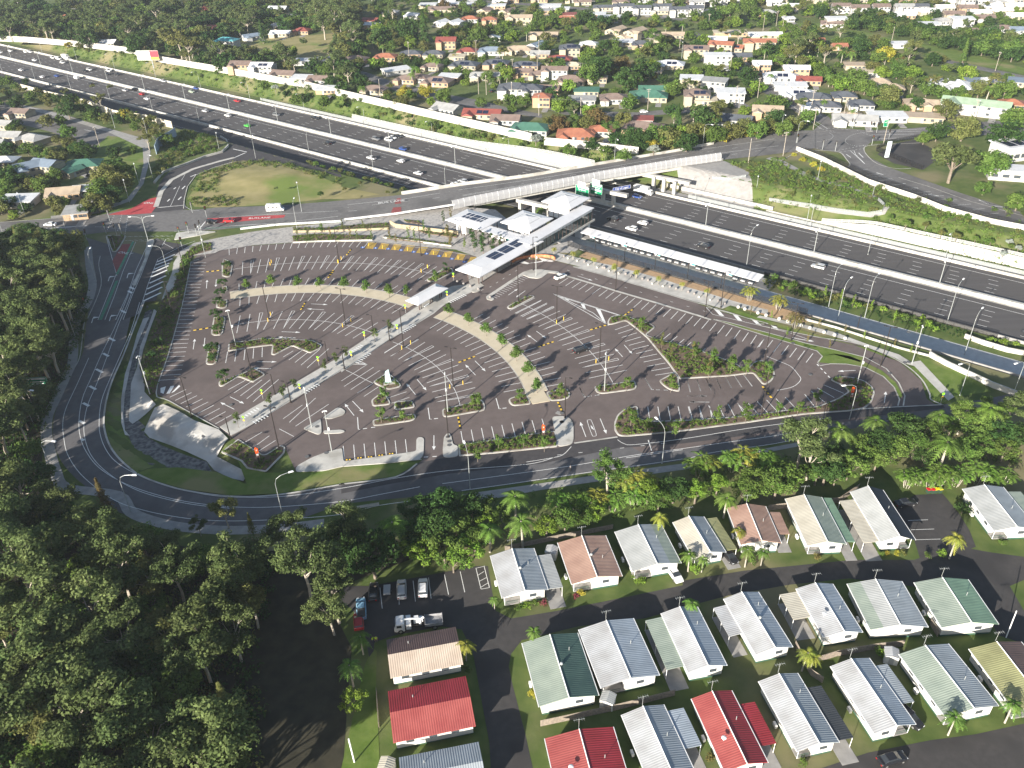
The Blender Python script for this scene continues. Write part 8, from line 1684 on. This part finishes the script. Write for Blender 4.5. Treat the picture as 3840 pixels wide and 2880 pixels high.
# --- belt of trees and palms between ring road and homes
BT = 'in the tree belt'
BL = [('4', 'dense,dark,470,1610,8 dense,dark,640,1570,9 dense,dark,840,1600,8 spread,mid,960,1620,6 palm,palm,1125,1545,9 cane,palm,1420,1590,5 cane,palm,1520,1570,5 cane,palm,1600,1590,5 cane,palmy,1660,1560,5 gum,mid,1730,1400,12 cane,palmy,1850,1450,6 cane,palmy,1960,1440,6 cane,palm,1900,1530,6 dense,lime,1990,1500,7 dense,dark,2160,1480,8 cane,palm,1760,1580,5 dense,mid,2060,1560,7 spread,lime,1640,1640,5'),
      ('7', 'dense,dark,190,240,12 palm,palm,325,60,10 dense,dark,620,50,10 dense,mid,740,60,8 spread,lime,520,250,7 spread,mid,660,220,8 spread,lime,800,240,7 spread,mid,720,300,6 palm,palm,955,100,8 palm,palm,1172,50,9 dense,lime,1330,70,6 dense,mid,1450,20,7 dense,dark,80,200,10 dense,dark,20,120,10 gum,gum,60,40,12 dense,mid,860,150,7 spread,lime,440,200,7 dense,dark,500,90,9 spread,mid,1030,20,6 dense,mid,1600,10,5 spread,lime,900,60,6'),
      ('5', 'cane,palm,110,1340,6 cane,palmy,180,1330,5 cane,palm,330,1310,6 cane,palmy,420,1290,6 cane,palm,520,1310,6 cane,palm,590,1330,6 dense,lime,90,1500,7 dense,lime,230,1460,6 palm,palm,285,1560,7 dense,mid,470,1430,8 dense,mid,620,1440,9 spread,mid,720,1400,8 dense,mid,400,1500,7 gum,gum,790,1170,15 gum,gum,840,1270,12 palm,palm,1028,1110,10 dense,dark,1000,1270,8 dense,dark,940,1350,9 spread,mid,1090,1330,8 palm,palm,1255,1055,9 dense,mid,1180,1210,8 dense,dark,1290,1180,9 dense,dark,1440,1080,10 dense,mid,1380,1220,8 dense,mid,1270,1290,7 spread,mid,1180,1330,6 dense,mid,1520,1200,8 palm,palm,1668,1020,8 dense,mid,1620,1110,7 palm,palm,1725,1195,11 dense,dark,1580,1280,6 dense,mid,1840,1230,8 spread,mid,1930,1200,7 gum,mid,1830,1010,10 palm,palm,2000,970,11 dense,mid,1920,1080,9 dense,dark,2060,1120,9 gum,gum,2150,960,10 dense,mid,2100,1230,7 cane,palm,1470,1430,5 cane,palm,1540,1410,5 cane,palm,1680,1410,6 cane,palm,1790,1420,5 cane,palm,1930,1390,6 cane,palm,2010,1420,5 cane,palm,2090,1420,5 cane,palm,1620,1430,5 dense,dark,2200,1150,9 spread,mid,1000,1400,6 dense,mid,880,1380,7 gum,mid,2040,1010,9 dense,mid,1750,1080,6')]
for sh, s in BL:
    for q in s.split():
        kd, c, x, y, h = q.split(','); tr_at(kd, c, sh, float(x), float(y), float(h), BT + (' right half' if sh == '5' else ' left half'), group='trees of the belt behind the homes', nseed=4, wid=1.15)
BW = [tuple(p[:2]) for p in poly(('D', '860,1125 1060,1075 1300,1050 1500,1020 1700,990 1900,950 2200,920 2212,1010 2000,1000 1850,1010 1700,1050 1500,1085 1290,1130 1100,1160 960,1180'))]
scatter_stuff('undergrowth', LM_['mid'], [(BW, 1)], .16, 1.2, 24, .26)
HM = 'among the mobile homes'
for sh, kd, c, x, y, h in [('7', 'palm', 'palm', 120, 800, 6), ('7', 'palm', 'palm', 50, 985, 7), ('7', 'palm', 'palmy', 800, 850, 5.5), ('7', 'palm', 'palm', 1250, 765, 5), ('7', 'palm', 'palm', 990, 560, 3.5), ('7', 'palm', 'palmy', 2068, 25, 6.5), ('7', 'spread', 'lime', 75, 1210, 5), ('8', 'palm', 'palm', 50, 265, 6), ('8', 'palm', 'palm', 135, 300, 4.5), ('8', 'palm', 'palm', 425, 235, 6), ('8', 'palm', 'palm', 525, 250, 5), ('8', 'palm', 'palmy', 378, 118, 5),
    ('8', 'palm', 'palmy', 805, 905, 6), ('8', 'palm', 'palmy', 850, 930, 5), ('8', 'palm', 'palm', 55, 580, 5.5), ('8', 'palm', 'palmy', 1780, 160, 7), ('8', 'palm', 'palm', 1775, 1320, 6), ('8', 'palm', 'palm', 2150, 1240, 6), ('8', 'shrub', 'lime', 80, 370, 2.5), ('8', 'shrub', 'lime', 1290, 915, 2.2), ('5', 'shrub', 'dark', 1815, 1645, 3), ('8', 'shrub', 'mid', 450, 320, 1.8), ('8', 'shrub', 'shoot', 870, 290, 1.6), ('8', 'shrub', 'mid', 1285, 270, 1.2), ('8', 'shrub', 'yellow', 1325, 268, 1.0), ('8', 'shrub', 'yellow', 1382, 262, 1.2), ('8', 'shrub', 'olive', 1435, 262, 1.2),
    ('7', 'shrub', 'lime', 1200, 610, 1.6), ('7', 'shrub', 'red', 1300, 580, 1.6), ('7', 'shrub', 'mid', 1150, 620, 1.5), ('7', 'shrub', 'mid', 1250, 590, 1.8), ('7', 'shrub', 'yellow', 1550, 525, 1.6), ('7', 'shrub', 'lime', 1925, 440, 2.2), ('7', 'shrub', 'red', 1520, 540, 1.3), ('7', 'shrub', 'mid', 800, 1010, 1.8), ('8', 'shrub', 'mid', 780, 1625, 1.6), ('8', 'shrub', 'shoot', 180, 1590, 1.4), ('8', 'shrub', 'mid', 1800, 1390, 1.6), ('8', 'shrub', 'mid', 2070, 200, 1.5), ('8', 'shrub', 'mid', 1590, 285, 1.4), ('8', 'shrub', 'lime', 1680, 260, 1.8), ('8', 'shrub', 'mid', 2150, 1290, 1.5), ('7', 'shrub', 'yellow', 1240, 1180, 1.4)]:
    tr_at(kd, c, sh, x, y, h, HM, group='palms and shrubs among the homes', nseed=4)
# --- motorway bank, hill and ramp planting
SB = 'on the far bank'
def bank(s0, s1, t0, t1, n, place, hmin=1.5, hmax=3.2, cols=('mid', 'dark', 'gum', 'olive', 'mid')):
    for _ in range(n):
        s, t = R.uniform(s0, s1), R.uniform(t0, t1); p = mw(s, t); p.z = terrain(p.x, p.y); tree('shrub', R.choice(cols), p, R.uniform(hmin, hmax), place, 'shrubs on the motorway banks', nseed=5, q=.7)
bank(-500, -250, 33, 40, 45, 'on the upper left bank'); bank(-250, -30, 31, 39, 90, SB + ' left of overpass', 2, 4.5); bank(40, 175, 34, 60, 75, SB + ' right of overpass', 1.2, 3.0, ('mid', 'olive', 'gum', 'mid')); bank(-150, -62, -46, -40, 45, 'around the grassy hill', 1.2, 2.8)
def poly_sc(sh, s, z=0): return [tuple(p[:2]) for p in pts(sh, s, z)]
BSC = [tuple(mw(s, t)[:2]) for s, t in ((-520, 30), (-520, 40), (-30, 41), (-30, 31))]
scatter_stuff('bank_scrub', LM_['mid'], [(BSC, 1)], .13, 1.5, 26, .32, terrain); scatter_stuff('bank_scrub', LM_['lime'], [(BSC, 1)], .12, .9, 14, .28, terrain); BS4 = [tuple(mw(s, t)[:2]) for s, t in ((-520, 35), (-520, 41), (-30, 41), (-30, 35))]; scatter_stuff('bank_scrub', LM_['dark'], [(BS4, 1)], .12, 1.7, 30, .32, terrain)
BS2 = [tuple(p[:2]) for p in pts('2', '290,1090 640,1050 760,1140 1100,1240 1280,1290 1220,1380 900,1330 560,1280 480,1280 420,1150', 0)]
BS3 = [tuple(p[:2]) for p in pts('2', '1250,1420 1340,1330 900,1150 760,1040 900,1090 1200,1230 1500,1340 2000,1510 2300,1580 2300,1700 1700,1560', 0)]
scatter_stuff('bank_scrub', LM_['mid'], [(BS2, 1), (BS3, 1.3)], .22, 1.2, 26, .28, terrain); scatter_stuff('bank_scrub', LM_['olive'], [(BS2, 1), (BS3, 1)], .08, 1.1, 20, .26, terrain)
HB = [([(q.x, q.y) for q in [hit('0', x, y) for x, y in nums(s)]], d) for s, d in (('1230,1220 1290,1130 1450,1075 1600,1052 1590,1085 1430,1130 1410,1200 1430,1250 1260,1250', 1), ('1480,1055 1700,1040 1900,1065 2212,1150 2212,1200 1900,1105 1650,1075', .8), ('1230,1290 1400,1265 1540,1280 1560,1335 1300,1345 1230,1320', 1), ('1000,1010 1100,940 1250,850 1400,880 1430,960 1280,1000 1130,1060 1040,1140 990,1150', 1.3))]
scatter_stuff('hedge_planting', LM_['mid'], HB, .16, 1.3, 26, .28, terrain); scatter_stuff('hedge_planting', LM_['olive'], HB, .10, 1.2, 24, .27, terrain)
for q in nums('1300,1250 1420,1300 1520,1330 1620,1370 1700,1340 1760,1400 1850,1400 1950,1440 2060,1460 2150,1450 1350,1400 1450,1440 1580,1450 1680,1500 1780,1520 1900,1540 2000,1560 2130,1590 1050,1160 1130,1180 780,1030 850,1060 900,1090 720,1000'): 
    tr_at('dense', 'yellow' if q[0] < 930 else R.choice(['dark', 'olive', 'mid', 'mid']), '2', *q, R.uniform(2.8, 4.5), 'below the station approach wall', 0, nseed=4, q=.6)
for q in nums('2120,1560 2080,1640 2180,1600'): tr_at('dense', 'silver', '2', *q, 3.2, 'below the station approach wall', 0, q=.6)
for q in nums('1080,1010 1130,960 1180,940 1240,920 1300,900 1360,900 1400,930 1340,950 1280,960 1220,980 1160,1000 1100,1050 1060,1090 1030,1120 1390,970 1310,870 1250,990'): tr_at('dense', R.choice(['olive', 'mid', 'mid', 'dark']), '0', *q, R.uniform(3, 4.5), 'beside the ramp', -.5, q=.6)
for q in nums('1500,1280 1400,1300 1330,1290 1290,1230 1350,1180 1400,1130 1270,1310 1450,1290'): tr_at('dense', R.choice(['dark', 'mid', 'olive']), '0', *q, R.uniform(1.8, 3.2), 'at the foot of the grassy hill', 0, q=.6)
tr_at('dense', 'dark', '0', 2075, 1250, 3.5, 'alone on the right of the grassy hill', .5); tr_at('gum', 'gum', '0', 1790, 1220, 3, 'on the dry grassy hill', .8)
for q in nums('120,1180 300,1240 20,1220'): tr_at('dense', 'olive', '1', *q, 2.5, 'between the ramp and main road', 0, q=.6)
# --- suburbs
SUB1 = 'in the upper middle suburb'; SUB0 = 'in the upper left suburb'; SUB2 = 'in the upper right suburb'
EX = [('1', SUB1, 'bushy,dark,250,215,15 conifer,dark,530,150,24 bushy,dark,430,170,18 bushy,lime,420,240,9 bushy,mid,890,200,11 bushy,mid,1120,215,9 bushy,dark,1330,285,9 bushy,mid,1650,205,9 bushy,dark,1710,275,8 bushy,dark,1660,410,15 bushy,mid,1600,450,12 bushy,dark,1860,490,13 bushy,dark,1970,430,13 bushy,brown,1820,390,9 gum,mid,2030,240,15 bushy,mid,1340,125,9 bushy,dark,1580,95,12 bushy,dark,1700,130,10 bushy,yellow,405,580,7 bushy,yellow,545,575,7 bushy,mid,660,600,9 bushy,olive,390,640,7 bushy,mid,820,465,6 bushy,mid,945,480,7 bushy,mid,905,650,6 gum,olive,1020,665,6 bushy,mid,1110,690,5 bushy,mid,1190,632,7 bushy,brown,1650,740,10 bushy,olive,1600,770,8 bushy,olive,1835,750,8 bushy,brown,1410,780,9 gum,mid,1740,830,10 bushy,dark,1880,860,10 bushy,dark,1960,880,10 bushy,mid,2040,850,11 bushy,olive,2120,870,10 bushy,yellow,2000,915,6 dense,silver,2025,955,6 dense,silver,1260,890,6 bushy,dark,1620,915,6 bushy,mid,1710,960,5 bushy,mid,1840,990,6 bushy,mid,1480,955,5 bushy,yellow,735,362,4 palm,palm,615,385,9 palm,palm,480,430,9 palm,palm,455,470,8 palm,palm,130,560,9 conifer,mid,885,170,12 gum,gum,60,180,18 gum,gum,20,80,18 gum,gum,330,60,16 bushy,mid,2000,300,9 bushy,lime,1930,325,5 bushy,brown,660,15,9 bushy,mid,1240,45,8 bushy,mid,790,20,8 palm,palm,1385,520,8 palm,palm,1200,200,8 bushy,mid,700,200,8 bushy,dark,830,160,9 bushy,mid,1000,200,8 bushy,mid,1800,320,7 bushy,mid,1470,650,7 bushy,dark,1510,690,7 conifer,dark,2185,730,12 conifer,dark,2195,800,11'),
      ('2', SUB2, 'bushy,dark,560,300,10 gum,gum,750,290,15 gum,gum,830,250,13 bushy,lime,650,370,8 gum,olive,930,330,12 palm,palm,1040,330,9 palm,palm,1100,340,9 bushy,dark,1160,280,11 bushy,yellow,1320,330,10 gum,olive,1480,300,13 bushy,dark,1630,370,8 bushy,brown,1420,400,9 bushy,mid,1130,480,10 bushy,mid,1190,540,9 bushy,olive,1350,600,10 palm,palm,960,480,8 bushy,mid,900,440,8 bushy,dark,430,460,11 bushy,dark,360,390,8 bushy,dark,150,740,12 bushy,olive,90,830,10 bushy,mid,210,850,9 bushy,olive,320,830,9 bushy,olive,400,800,9 bushy,mid,490,820,9 bushy,dark,600,740,9 bushy,olive,550,800,8 bushy,mid,660,810,8 bushy,olive,720,790,7 bushy,dark,30,900,9 bushy,yellow,270,880,5 bushy,yellow,440,840,6 bushy,lime,1310,450,8 bushy,lime,1500,450,9 bushy,mid,1400,440,9 bushy,lime,1850,450,10 palm,palm,1990,560,11 bushy,olive,1930,560,9 bushy,mid,2100,560,11 gum,gum,1730,520,8 bushy,dark,1520,650,7 bushy,olive,1720,690,10 bushy,dark,1660,830,9 bushy,mid,1570,880,6 dense,gum,1775,985,19 bushy,mid,2020,1030,12 bushy,olive,1830,810,11 bushy,dark,2100,850,14 bushy,mid,2160,740,11 bushy,mid,1960,1200,6 bushy,mid,2180,1290,7 bushy,olive,1240,420,8 palm,palm,570,480,7 palm,palm,1110,710,6 palm,palm,920,650,6 bushy,mid,980,510,7 bushy,mid,1590,560,8 gum,olive,740,330,12 bushy,dark,200,90,12 bushy,mid,310,60,14 bushy,mid,430,30,10 gum,olive,760,50,12 bushy,dark,900,60,10 conifer,mid,1840,300,14'),
      ('0', SUB0, 'gum,olive,1150,250,20 gum,olive,1210,290,17 gum,olive,1070,230,17 bushy,dark,560,220,14 bushy,dark,870,270,14 gum,gum,640,80,18 gum,gum,280,170,18 gum,gum,200,140,16 bushy,dark,760,200,12 conifer,dark,1690,180,16 gum,gum,2090,130,20 gum,gum,2160,60,20 bushy,dark,1420,410,8 bushy,lime,1890,320,8 gum,gum,1970,270,8 palm,palm,1490,360,6 bushy,dark,1330,120,11 bushy,red,1360,60,12 bushy,dark,1100,60,14 gum,gum,900,130,18 gum,gum,770,90,16 bushy,lime,790,170,9 gum,gum,1000,60,18 gum,gum,480,110,16 bushy,dark,340,60,13 bushy,dark,230,40,14 gum,gum,120,100,15 bushy,dark,20,180,13 bushy,mid,1290,200,8 bushy,olive,510,290,5 bushy,yellow,440,285,5 gum,olive,1200,360,11 bushy,dark,1300,370,9 bushy,dark,930,250,10 gum,gum,2040,50,18 bushy,dark,1540,100,10 bushy,dark,1480,60,11 gum,mid,1620,50,14 palm,palm,1550,190,7 dense,silver,1780,560,5 bushy,mid,1710,540,6 bushy,dark,1860,600,5 bushy,mid,1920,630,6 bushy,dark,1980,620,6 bushy,mid,2100,640,6 palm,palm,1920,520,6 palm,palm,2190,480,7 bushy,mid,1730,440,6')]
for sh, place, s in EX:
    for q in s.split():
        kd, c, x, y, h = q.split(','); tr_at(kd, c, sh, float(x), float(y), float(h), place, ZN, group='large trees of the far suburbs', q=.6, wid=R.uniform(1.1, 1.35))
LS = 'left of the motorway ramp'
for q in '''dense,dark,100,650,7 gum,olive,140,580,7 dense,dark,430,690,10 gum,olive,640,640,10 gum,olive,600,560,5 dense,mid,590,740,7 dense,olive,290,770,7 dense,mid,430,840,8 dense,dark,510,940,8 dense,dark,560,960,8 dense,dark,730,970,6 dense,yellow,800,730,6 gum,olive,860,760,8 gum,olive,980,770,8 gum,olive,1000,870,9 gum,olive,1020,830,8 dense,dark,20,1130,9 dense,mid,80,1100,8 dense,mid,240,1180,6 dense,olive,660,1110,10 dense,mid,640,1200,10 dense,olive,620,1290,9 dense,dark,740,1060,9 dense,olive,780,1150,8 dense,dark,700,1240,9 dense,mid,800,1090,8 dense,dark,160,1330,5 dense,lime,90,1380,4 dense,dark,210,1510,10 dense,dark,330,1560,11 dense,olive,420,1550,10 dense,mid,130,1600,11 dense,dark,260,1620,11 gum,olive,420,590,6 gum,olive,710,560,5 dense,dark,110,790,5 dense,mid,320,620,6 dense,dark,160,520,4 dense,mid,480,630,6 gum,olive,950,900,8 dense,mid,1080,890,6 dense,mid,380,760,6 dense,dark,20,950,7 dense,mid,180,1150,5 dense,mid,850,960,4 conifer,dark,700,1120,8 dense,dark,560,1340,6 dense,dark,40,1290,6'''.replace('dense', 'bushy').split():
    kd, c, x, y, h = q.split(','); tr_at(kd, c, '0', float(x), float(y), float(h), LS, 0, q=.7, wid=1.2)
# infill between houses
NG2 = [poly_sc('0', s) for s in ('0,640 250,680 480,740 740,840 900,870 800,990 560,1010 350,890 0,800', '150,670 700,830 990,900 1000,1090 860,1320 640,1400 330,1425 560,1340 900,1180 930,960 400,790', '540,1010 700,870 960,900 930,1060 820,1290 620,1370 430,1400')]
for p in grid(poly_sc('0', '-200,480 120,580 580,690 1100,830 1120,880 1010,960 990,980 900,1180 620,1390 0,1425 -200,1440'), 8.5):
    if any(inpoly(p, g) for g in NG2) or any((p[0]-h[0])**2 + (p[1]-h[1])**2 < (h[2]+1)**2 for h in HPOS) or st(p)[1] > -50 or R.random() < .15: continue
    tree('bushy', R.choice(['dark', 'olive', 'mid', 'olive']), (p[0], p[1], 0), R.uniform(3.5, 8), LS, q=.5, nseed=4, wid=1.15)
NOGO = [poly_sc(*a, ZN) for a in (('0', '1300,310 1560,270 1900,235 2212,215 2212,370 1900,400 1500,385 1330,330'), ('2', '700,130 950,130 1400,240 1800,310 2212,420 2212,500 1800,430 1300,310 900,210'), ('2', '850,842 760,740 500,585 330,440 60,215 90,205 420,430 760,650 950,760 1000,830 1500,830 2212,770 2212,900 1800,1250 2212,1380 2300,1600 1000,1100 760,1000 600,1000'), ('1', '170,460 620,590 900,640 1300,730 1320,790 1000,740 700,700 380,620 120,510'), ('2', '1380,890 1800,1000 1600,1110 1250,1060'), ('1', '740,570 1000,580 1000,690 740,680'), ('2', '1700,380 2250,480 2250,540 1700,430'), ('1', '860,0 1200,15 2212,110 2212,150 1200,60'))]
FILL = [tuple(p[:2]) for p in poly(('0', '-100,262 540,295 860,335 1500,470 2212,630'), ('1', '200,650 1200,890 1330,920 1925,985 2212,960'), ('2', '860,830 1000,820 1500,800 2300,740 2600,0 0,-60'), ('0', '2212,-60 -300,-60'), z=ZN)]
cnt = [0, 0]
for p in grid(FILL, 9.0):
    if any(inpoly(p, g) for g in NOGO): continue
    if any((p[0]-h[0])**2 + (p[1]-h[1])**2 < (h[2]+1.5)**2 for h in HPOS): continue
    fr = any(abs(p[0]-h[0]) < 7 and 0 < h[1]-p[1] < 15 for h in HPOS)
    sx, sy = dpx((p[0], p[1], ZN)); 
    if sx < -30 or sx > 2240 or sy < -25: continue
    left = sx < 780 and sy < 240; pr = .9 if left else .62
    if fr: pr *= .6
    if R.random() > pr: continue
    k = R.random(); 
    if left: kind, col, h = ('gum', 'gum', R.uniform(9, 15)) if k < .45 else ('bushy', R.choice(['dark', 'dark', 'mid', 'olive']), R.uniform(7, 12))
    else: kind, col, h = ('gum', R.choice(['gum', 'olive']), R.uniform(7, 11)) if k < .12 else ('bushy', R.choice(['dark', 'mid', 'mid', 'mid', 'olive', 'lime']), R.uniform(3.2, 8.5)) if k < .95 else ('palm', 'palm', R.uniform(5, 8))
    if fr: h = min(h, 4.2)
    place = SUB0 if sx < 740 else SUB1 if sx < 1480 else SUB2
    if cnt[0] < 1400: tree(kind, col, (p[0], p[1], ZN), h, place, 'trees between the far houses', q=.35, nseed=4, wid=1.2); cnt[0] += 1
# far wood on the upper right and beyond: reads as one mass
def wood(name, P, step, h0, h1, cols, z=ZN):
    k = 0
    for p in grid(P, step):
        c = R.choice(cols); tree('bushy', c, (p[0], p[1], z), R.uniform(h0, h1), 'in the wooded belt at upper right', 'trees of the upper right wood', q=.35, nseed=4, wid=1.15); k += 1
    return k
kw = wood('wood', [tuple(p[:2]) for p in pts('2', '1020,200 1100,130 1240,120 1400,160 1600,220 1800,250 2000,250 2300,300 2300,420 2000,390 1700,330 1400,240 1200,210', ZN)], 8.5, 6, 10, ['dark', 'dark', 'mid', 'gum'])
build_trees()
print('TREES', NT, 'forest', nf, 'infill', cnt, 'wood', kw)
finish_labels()
# ------------------------------------------------ the air
hz = MB(); x0, x1, y0, y1, z0, z1 = -3300, 3300, -400, 4200, -12, 124
hz.hexa([Vector(q) for q in ((x0, y0, z0), (x1, y0, z0), (x1, y1, z0), (x0, y1, z0), (x0, y0, z1), (x1, y0, z1), (x1, y1, z1), (x0, y1, z1))])
hm = bpy.data.materials.new('haze'); hm.use_nodes = True; n = hm.node_tree; n.nodes.remove(n.nodes['Principled BSDF']); pv = n.nodes.new('ShaderNodeVolumePrincipled'); pv.inputs['Color'].default_value = (.80, .88, 1, 1); pv.inputs['Density'].default_value = .00011; pv.inputs['Anisotropy'].default_value = .2
n.links.new(pv.outputs[0], n.nodes['Material Output'].inputs['Volume']); ho = hz.build('haze', hm); ho['kind'] = 'stuff'
